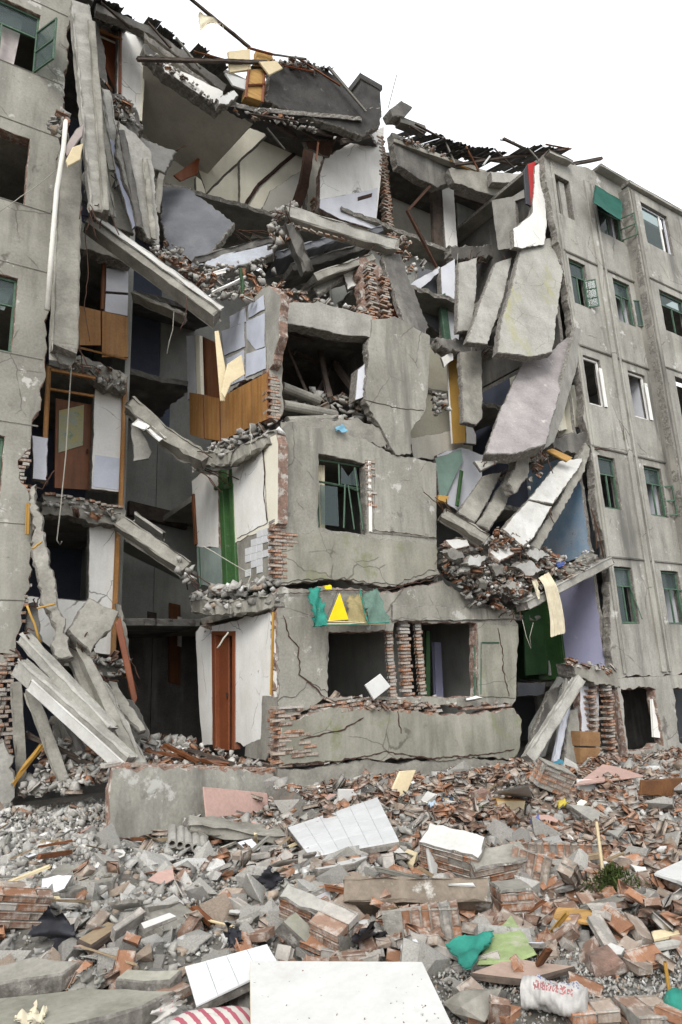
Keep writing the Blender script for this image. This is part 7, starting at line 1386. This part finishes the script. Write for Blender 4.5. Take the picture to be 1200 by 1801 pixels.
# slabs at the lower left
lay('concrete_slab', 'grey slab lying at the left edge near the bottom', 'slab', [(-30, 1700), (60, 1684), (138, 1688), (110, 1712), (-30, 1735)], 0.10, [CONC, CORE], dz=0.16, jag=0.015)
lay('concrete_slab', 'largest foreground slab with brick edge at the bottom left', 'slab', [(-40, 1770), (150, 1735), (310, 1738), (250, 1775), (90, 1812), (-40, 1830)], 0.12, [ALGAE, CORE], dz=0.18, jag=0.015)
big_slab = [o for o in bpy.data.objects if o.get('label', '').startswith('largest foreground slab')][0]
for (xa, ya, xb, yb, n_) in ((-20, 1836, 88, 1820, 5), (92, 1820, 248, 1783, 8), (252, 1782, 312, 1748, 4)):
    for i in range(n_):
        t = (i + 0.5) / n_; A_, B_ = G(xa, ya, 0.10), G(xb, yb, 0.10); q = A_.lerp(B_, t); an = math.atan2((B_ - A_).y, (B_ - A_).x)
        put('brick', BMESH[rnd.randrange(3)], q + Vector((0, 0.03, rnd.uniform(-.015, .01))), (rnd.uniform(-.08, .08), rnd.uniform(-.06, .06), an + rnd.uniform(-.1, .1)), 0.95, brick_colour(), big_slab)
lay('concrete_slab', 'small mossy slab behind the largest foreground slab', 'slab', [(205, 1722), (225, 1702), (320, 1704), (300, 1724)], 0.09, [ALGAE, CORE], dz=0.16, jag=0.012)
lay('concrete_slab', 'long rough slab half sunk in the left gravel', 'slab', [(65, 1545), (110, 1524), (210, 1528), (200, 1556), (90, 1568)], 0.16, [CONC, CORE], dz=0.10, jag=0.03)
lay('timber_board', 'weathered timber board lying in the left rubble', 'timber', [(135, 1652), (190, 1620), (212, 1628), (160, 1662)], 0.05, [mat('tan_timber', (0.34, 0.26, 0.17), (0.24, 0.18, 0.11), vs=3, fine=0.3, bump=0.2), TIMBER], dz=0.12)
for nm, lab, q, am in [('black_plastic_sheet', 'large crumpled black plastic sheet in the left rubble', [(52, 1640), (90, 1592), (150, 1650), (110, 1668)], 0.07), ('black_plastic_sheet', 'small black plastic scrap in the centre of the rubble', [(450, 1548), (470, 1526), (497, 1542), (476, 1562)], 0.05), ('black_plastic_sheet', 'black plastic scrap standing above the small tiled panel', [(398, 1660), (404, 1620), (424, 1655), (416, 1664)], 0.04), ('black_plastic_sheet', 'black crumpled bag right of the pale brickwork block', [(622, 1650), (645, 1630), (672, 1645), (650, 1680)], 0.09)]:
    cc = [G(*q[0], 0.08), G(*q[1], 0.30 if am > 0.06 else 0.16), G(*q[2], 0.10), G(*q[3], 0.05)]
    cc = [PZ(p[0], p[1], v.z) for p, v in zip(q, cc)]
    tag(cloth(nm, cc, BLACKP, amp=am, edge=0.03, nu=12, nv=12, freq=2), lab, 'plastic sheet', 'black plastic in the rubble')
# cloths, sheets, sack
def lay_cloth(name, label, cat, q, m, dz=0.08, amp=0.05, **k):
    cc = [PZ(p[0], p[1], G(p[0], p[1], dz).z + (p[2] if len(p) > 2 else 0)) for p in q]; return tag(cloth(name, cc, m, amp=amp, **k), label, cat)
lay_cloth('teal_cloth', 'teal green cloth lying in the right foreground', 'cloth', [(780, 1658), (868, 1636, 0.05), (862, 1660, 0.02), (820, 1702)], TEAL, dz=0.10, amp=0.035, edge=0.012, freq=2.5)
lay('green_sheet', 'pale green sheet propped behind the teal cloth', 'sheet', [(838, 1690), (870, 1638, 0.04), (900, 1604, 0.1), (944, 1680), (900, 1690)], 0.012, [LIME, LIME], dz=0.07, jag=0.01)
lay('timber_board', 'pinkish brown board lying under the pale green sheet', 'board', [(826, 1712), (900, 1682), (1012, 1700), (920, 1722)], 0.03, [mat('pink_brown_board', (0.42, 0.31, 0.25), (0.34, 0.25, 0.2), vs=3, fine=0.25, bump=0.15), TIMBER], dz=0.07, jag=0.01)
def sack():
    p0, p1 = G(918, 1742, 0.10), G(1034, 1764, 0.10); ax = (p1 - p0); L = ax.length; ax.normalize(); s = ax.cross(Vector((0, 0, 1))).normalized(); u = s.cross(ax)
    V, F = [], []; n, m = 70, 60; w1 = [rnd.uniform(0, 6) for _ in range(6)]
    for i in range(n + 1):
        t = i / n; r = 0.078 * (0.86 + 0.14 * math.sin(math.pi * t)) * (0.55 if i in (0, n) else 1) * (1 + 0.02 * math.sin(i * 1.1))
        for k in range(m):
            a = 2 * math.pi * k / m; rr = r * (1 + 0.12 * math.sin(a * 2 + t * 7 + w1[0]) + 0.09 * math.sin(a * 3 - t * 13 + w1[1]) + 0.10 * abs(math.sin(t * 11 + a * 2 + w1[2])) - 0.08 * abs(math.sin(t * 17 - a * 1.0 + w1[3])) + rnd.uniform(-0.006, 0.006)); V.append(p0 + ax * L * t + s * math.cos(a) * rr * 1.15 + u * math.sin(a) * rr * 0.85)
    gl = {}
    def ink(i, k):                        # printed rows: blocky characters, red / blue / red
        for row, (k0, mcol, cw) in enumerate(((5, 1, 7), (13, 2, 5), (20, 1, 6), (27, 2, 4))):
            if k0 <= k < k0 + cw - 1 and 8 < i < 62:
                g, u_, v_ = (i - 8) // cw, (i - 8) % cw, k - k0
                if u_ == cw - 1: return 0
                return mcol if gl.setdefault((row, g, u_, v_), rnd.random() < 0.52) and (row + g) % 7 else 0
        return 0
    mi = []
    for i in range(n):
        for k in range(m): F.append([i * m + k, i * m + (k + 1) % m, (i + 1) * m + (k + 1) % m, (i + 1) * m + k]); mi.append(ink(i, (k - 2) % m))
    F.append(list(range(m - 1, -1, -1))); F.append([n * m + k for k in range(m)]); mi += [0, 0]
    clean = mat('woven_sack', (0.47, 0.455, 0.435), (0.35, 0.335, 0.315), vs=8, fine=0.25, bump=0.3, bs=60, coord='obj', spot=(7, 0.60, 0.72, (0.36, 0.33, 0.29)))
    tag(link_mesh('rolled_sack', V, F, [clean, mat('sack_red_print', (0.36, 0.14, 0.14), vs=9, fine=0.3, bump=0.2), mat('sack_blue_print', (0.17, 0.19, 0.34), vs=9, fine=0.3, bump=0.2)], None, mi, smooth=True), 'rolled white woven sack with red and blue print in the right foreground', 'sack')
sack()
def boulder(label, px, py, s, m, name='stone', dz=0.0, flat=0.8):
    p = G(px, py, dz); r = random.Random(px * 7 + py); V, F = hull([(r.gauss(0, .32), r.gauss(0, .3), r.gauss(0, .3) * flat) for _ in range(60)])
    tag(link_mesh(name, [p + Vector((v[0] * s, v[1] * s, v[2] * s + s * 0.3 * flat)) for v in V], F, m), label, name.replace('_', ' '))
boulder('round grey stone beside the large white foreground board', 838, 1792, 0.19, CONC, 'stone')
boulder('orange brick lump above the woven sack', 1062, 1708, 0.16, BRCORE, 'brick_lump'); boulder('dark stone near the round grey stone', 875, 1765, 0.09, CONC_D, 'stone')
boulder('white stone lump beside the black bag', 640, 1640, 0.10, BOARD, 'plaster_lump')
lay('plywood_sheet', 'orange plywood sheet lying in the right of the rubble', 'plywood', [(972, 1612), (978, 1595), (1050, 1600), (1072, 1616), (1060, 1626), (1040, 1620)], 0.025, [PLY_O, PLY_O], dz=0.12, jag=0.006)
tag(bar('wooden_stick', G(968, 1642, 0.05), G(998, 1606, 0.2), 0.03, 0.03, [OCHRE, OCHRE]), 'thin wooden stick leaning on the orange plywood sheet', 'stick')
lay('white_sheet', 'white panel cut off by the right edge', 'panel', [(1150, 1528), (1215, 1510, 0.1), (1230, 1560, 0.06), (1190, 1550)], 0.03, [BOARD, BOARD], dz=0.2)
lay('grey_panel', 'small grey panel under the white panel at the right edge', 'panel', [(1180, 1590), (1215, 1578), (1230, 1598), (1195, 1600)], 0.03, [CONC_L, CORE], dz=0.12)
lay('pale_plank', 'pale plank lying at the right edge below the weed clump', 'plank', [(1145, 1636), (1215, 1624), (1225, 1634), (1150, 1646)], 0.03, [LIME if False else PLY, PLY], dz=0.1)
lay('pale_plank', 'greyish plank parallel to the pale plank at the right edge', 'plank', [(1148, 1656), (1215, 1644), (1225, 1652), (1152, 1664)], 0.03, [CONC_L, CONC_L], dz=0.08)
tag(bar('thin_post', G(1062, 1545, 0.0), G(1062, 1545, 0.0) + Vector((0, 0, 0.42)), 0.03, 0.03, [PLY, PLY], side=(1, 0, 0)), 'thin upright batten standing left of the weed clump', 'batten')
tag(bar('yellow_stick', G(1178, 1748, 0.0), G(1178, 1748, 0.0) + Vector((0, 0, 0.15)), 0.02, 0.02, [OCHRE, OCHRE], side=(1, 0, 0)), 'short yellow stick upright near the right edge', 'stick')
p = G(1194, 1772, 0.07); V, F = [], []
for j in range(9):
    for k in range(14):
        a, b = math.pi * j / 8, 2 * math.pi * k / 14; rr = 0.07 * (1 - 0.25 * (j == 0)); V.append(p + Vector((rr * math.sin(a) * math.cos(b), rr * math.sin(a) * math.sin(b), rr * math.cos(a) * 1.15)))
for j in range(8):
    for k in range(14): F.append([j * 14 + k, j * 14 + (k + 1) % 14, (j + 1) * 14 + (k + 1) % 14, (j + 1) * 14 + k])
tag(link_mesh('green_container', V, F, TEAL, smooth=True), 'round green plastic container at the right edge', 'container')
# weed clump: many small blades
wc = []
base = G(1084, 1578); gc = mat('weed_green', (0.06, 0.085, 0.02), (0.035, 0.05, 0.012), vs=8, fine=0.3, bump=0)
V, F = [], []
for _ in range(1500):
    a, r, h = rnd.uniform(0, 6.3), abs(rnd.gauss(0, 0.10)), rnd.uniform(0.02, 0.20); c0 = base + Vector((r * math.cos(a) * 1.2, r * math.sin(a), 0.02 + h * max(0.2, 1 - r * 3)))
    d = Vector((rnd.gauss(0, 1), rnd.gauss(0, 1), rnd.gauss(0.4, 0.8))).normalized() * rnd.uniform(0.02, 0.045); w = d.cross(Vector((rnd.random(), rnd.random(), rnd.random()))).normalized() * 0.006
    b_ = len(V); V += [c0 - w, c0 + w, c0 + d + w * 0.5, c0 + d - w * 0.2]; F.append([b_, b_ + 1, b_ + 2, b_ + 3])
tag(link_mesh('weed_clump', V, F, gc), 'dark green mossy weed clump growing in the right of the rubble', 'plant')
# striped cushion and crumpled paper at the bottom
def cushion():
    p = G(375, 1815, 0.10); V, F = [], []; n, m = 16, 20; R = Matrix.Rotation(-0.5, 3, 'Z')
    for i in range(n + 1):
        a = math.pi * i / n
        for k in range(m):
            b = 2 * math.pi * k / m; cx2 = math.copysign(abs(math.cos(b)) ** 0.6, math.cos(b)); sy2 = math.copysign(abs(math.sin(b)) ** 0.6, math.sin(b))
            V.append(Vector((0.26 * math.sin(a) ** 0.7 * cx2, 0.17 * math.sin(a) ** 0.7 * sy2, 0.08 * math.cos(a) + rnd.uniform(-.004, .004))))
    for i in range(n):
        for k in range(m): F.append([i * m + k, i * m + (k + 1) % m, (i + 1) * m + (k + 1) % m, (i + 1) * m + k])
    o = link_mesh('striped_cushion', [p + R @ v for v in V], F, STRIPE, smooth=True); tag(o, 'red and white striped cushion at the bottom edge', 'cushion')
cushion()
lay_cloth('crumpled_paper', 'crumpled white paper with red print beside the striped cushion', 'paper', [(250, 1798), (300, 1748, 0.1), (318, 1762, 0.06), (290, 1802)], SACKW, dz=0.08, amp=0.06, edge=0.02, nu=18, nv=18, freq=3)
lay_cloth('crumpled_paper', 'crumpled white bag on the largest foreground slab', 'paper', [(28, 1798), (62, 1772, 0.05), (82, 1778, 0.05), (60, 1812)], LINEN, dz=0.2, amp=0.06, edge=0.02, nu=18, nv=18, freq=3)
lay_cloth('crumpled_paper', 'grey crumpled plastic below the left black sheet', 'plastic', [(120, 1738), (150, 1702, 0.08), (188, 1712, 0.05), (170, 1742)], CONC_L, dz=0.1, amp=0.06, edge=0.02, nu=18, nv=18, freq=3)
# right background of the rubble: sheets and boards
lay('pink_board', 'pink board lying in the rubble at the foot of the right wing', 'board', [(1010, 1378), (1060, 1346, 0.15), (1085, 1346, 0.15), (1132, 1366)], 0.02, [PINK, PINK], dz=0.2)
stand('white_sheet', 'white board standing in front of the pink board', 'board', [(1016, 1370), (1080, 1370), (1080, 1392), (1020, 1392)], (1050, 1394), 0.03, [BOARD, BOARD], lean=0.3)
stand('rusty_sheet', 'rusty brown sheet standing at the far right', 'sheet', [(1130, 1372), (1215, 1368), (1215, 1406), (1128, 1398)], (1170, 1408), 0.04, [RUST, RUST], jag=0.008)
lay('white_sheet', 'white curved panel lying before the centre bay corner', 'panel', [(870, 1398), (885, 1382, 0.1), (930, 1384, 0.1), (936, 1396)], 0.03, [BOARD, CORE], dz=0.2)
stand('cream_box', 'cream box piece below the white curved panel', 'box', [(874, 1406), (925, 1408), (920, 1436), (878, 1436)], (900, 1438), 0.2, [PLY, PLY_O])
stand('rust_block', 'rust brown block left of the cream box piece', 'block', [(842, 1396), (862, 1388), (872, 1420), (868, 1434), (850, 1432)], (858, 1436), 0.15, [BRCORE, BRCORE], jag=0.01)
lay_cloth('lime_paper', 'lime green paper scrap in the far rubble', 'paper', [(808, 1420), (828, 1404, 0.1), (850, 1418, 0.05), (838, 1426)], mat('lime_scrap', (0.36, 0.46, 0.2), fine=0.3), dz=0.12, amp=0.05, nu=8, nv=8)
lay_cloth('yellow_scrap', 'yellow plastic scrap in the far rubble', 'plastic', [(976, 1416), (988, 1405, 0.05), (1002, 1411, 0.03), (990, 1419)], mat('faded_yellow', (0.55, 0.45, 0.08), fine=0.3, bump=0.1), dz=0.14, amp=0.05, nu=8, nv=8)
lay('white_plank', 'long white plank angled through the right rubble', 'plank', [(995, 1418), (1035, 1412, 0.06), (1092, 1450), (1070, 1458)], 0.05, [CONC_L, CORE], dz=0.16, jag=0.008)
lay('grey_panel', 'pale grey plate at the end of the long white plank', 'panel', [(1060, 1462), (1092, 1440, 0.05), (1108, 1450), (1086, 1470)], 0.03, [CONC_L, CORE], dz=0.14, jag=0.01)
for i, (x, y, c) in enumerate([(785, 1402, (0.16, 0.28, 0.42)), (940, 1440, (0.11, 0.15, 0.36)), (760, 1410, (0.5, 0.6, 0.7))]):
    lay_cloth('plastic_scrap', ['blue plastic scrap beside the lime paper', 'dark blue plastic scrap below the cream box', 'pale blue plastic scrap left of the lime paper'][i], 'plastic', [(x - 8, y + 4), (x + 4, y - 5, 0.06), (x + 12, y + 3), (x, y + 8)], mat('scrap_%d' % i, c, fine=0.1), dz=0.12, amp=0.04, nu=6, nv=6)
stand('white_scrap', 'white angled shard on the plastered brickwork lump', 'shard', [(752, 1490), (766, 1476), (775, 1500), (770, 1548), (760, 1540)], (765, 1552), 0.03, [BOARD, BOARD], jag=0.006)
stand('concrete_slab', 'grey slab on edge right of the pale brickwork block', 'slab', [(498, 1622), (520, 1602), (576, 1655), (568, 1676), (540, 1660)], (560, 1690), 0.12, [ALGAE, CORE], jag=0.012, lean=0.2)
stand('concrete_slab', 'blue-grey plate standing above the pale brickwork block', 'slab', [(548, 1578), (580, 1562), (586, 1588), (575, 1606), (556, 1602)], (566, 1610), 0.06, [WHITE_B, CORE], jag=0.008)

bq = [PZ(p_[0], p_[1], G(p_[0], p_[1], 0.22).z) for p_ in ((440, 1694), (742, 1686), (800, 1815), (440, 1830))]
bc = sum(bq, Vector()) / 4; bn = sum(((bq[i] - bc).cross(bq[(i + 1) % 4] - bc) for i in range(4)), Vector()).normalized(); bn = bn if bn.z > 0 else -bn
pcs = []
for _ in range(110):
    px, py = rnd.uniform(445, 775), rnd.uniform(1692, 1800)
    if px > 742 + (py - 1686) * 0.45 - 6: continue
    if rnd.random() > 0.12 + 0.88 * (abs(px - 600) / 170) ** 2: continue
    rd = ray(px, py); q = CAM + rd * ((bc - CAM).dot(bn) / rd.dot(bn)); s = rnd.uniform(0.003, 0.013)
    pcs.append((*GV[rnd.randrange(8)], euler_np(rnd.uniform(0, 6), rnd.uniform(0, 6), 0), np.array(q + bn * s * 0.15), s, lump_colour() if rnd.random() < 0.7 else brick_colour()))
if pcs: tag(merged('grit', pcs, STONEA), 'fine grit scattered on the large white foreground board', 'grit')

# splinters of wood and flakes of plaster lying about
for i in range(60):
    for _ in range(40):
        x, y = rnd.uniform(0.3, 11), rnd.uniform(2.4, 9.4); px, py = to_px(x, y)
        if visible(x, y) and 0 < px < 1195 and 1400 < py < 1790 and not (430 < px < 800 and py > 1680): break
    z = ground_h(x, y) + 0.08; near = near_mark(x, y, z); an = rnd.uniform(0, 6.3); L_ = rnd.uniform(0.15, 0.55) * (0.6 if y < 4 else 1); up = rnd.uniform(-0.05, 0.16)
    d_ = Vector((math.cos(an), math.sin(an), 0)) * L_; wd, m_ = rnd.choice((('pale', PLY), ('brown', WOOD_B), ('grey', MATS['grey_timber']), ('tan', MATS['tan_timber'])))
    w_ = rnd.uniform(0.018, 0.06); p_ = Vector((x, y, z))
    o = bar('wood_splinter', p_ - d_ / 2, p_ + d_ / 2 + Vector((0, 0, up)), w_, w_ * rnd.uniform(0.3, 0.8), [m_, m_], jag=0.003, endjag=0.03, segs=3, chip=0.003)
    tag(o, '%s %s wood splinter lying %s' % ('long' if L_ > 0.32 else 'short', wd, near), 'splinter', 'wood splinters in the rubble field')
for i in range(70):
    for _ in range(40):
        x, y = rnd.uniform(0.3, 12), rnd.uniform(2.4, 9.6); px, py = to_px(x, y)
        if visible(x, y) and 0 < px < 1195 and 1390 < py < 1790 and not (430 < px < 800 and py > 1680): break
    z = ground_h(x, y) + 0.09; near = near_mark(x, y, z); s_ = rnd.uniform(0.05, 0.17) * (0.6 if y < 4 else 1); R_ = Matrix.Rotation(rnd.uniform(0, 6.3), 3, 'Z') @ Matrix.Rotation(rnd.uniform(-.5, .5), 3, 'X') @ Matrix.Rotation(rnd.uniform(-.5, .5), 3, 'Y')
    n_ = rnd.randrange(4, 7); q = [Vector((x, y, z)) + R_ @ Vector((s_ * math.cos(t_ * 6.283 / n_) * rnd.uniform(0.6, 1.3), s_ * 0.8 * math.sin(t_ * 6.283 / n_) * rnd.uniform(0.6, 1.3), 0)) for t_ in range(n_)]
    wd, m_ = rnd.choice((('white', WHITE_D), ('white', WHITE_D), ('cream', CREAM), ('bluish', WHITE_B), ('grey', CONC_L), ('pink', PINK)))
    o = plate('plaster_flake', q, rnd.uniform(0.012, 0.03), [m_, CORE], jag=0.008, step=0.04, chip=0.004)
    tag(o, '%s %s plaster flake lying %s' % ('broad' if s_ > 0.11 else 'small', wd, near), 'plaster flake', 'plaster flakes in the rubble field')

# ---- labels that several alike pieces share get their place from left to right
same = {}
for o in bpy.data.objects:
    if o.parent is None and o.get('label'): same.setdefault(o['label'], []).append(o)
ORD = ['leftmost', 'second from left', 'third from left', 'fourth from left', 'fifth from left', 'sixth from left', 'seventh from left', 'eighth from left', 'ninth from left', 'tenth from left', 'eleventh from left', 'twelfth from left', 'thirteenth from left', 'fourteenth from left']
for lab, obs in same.items():
    if len(obs) < 2: continue
    obs.sort(key=lambda o: to_px(*o.location)[0])
    for i, o in enumerate(obs): o['label'] = ('rightmost' if i == len(obs) - 1 else ORD[min(i, 13)]) + ' ' + lab
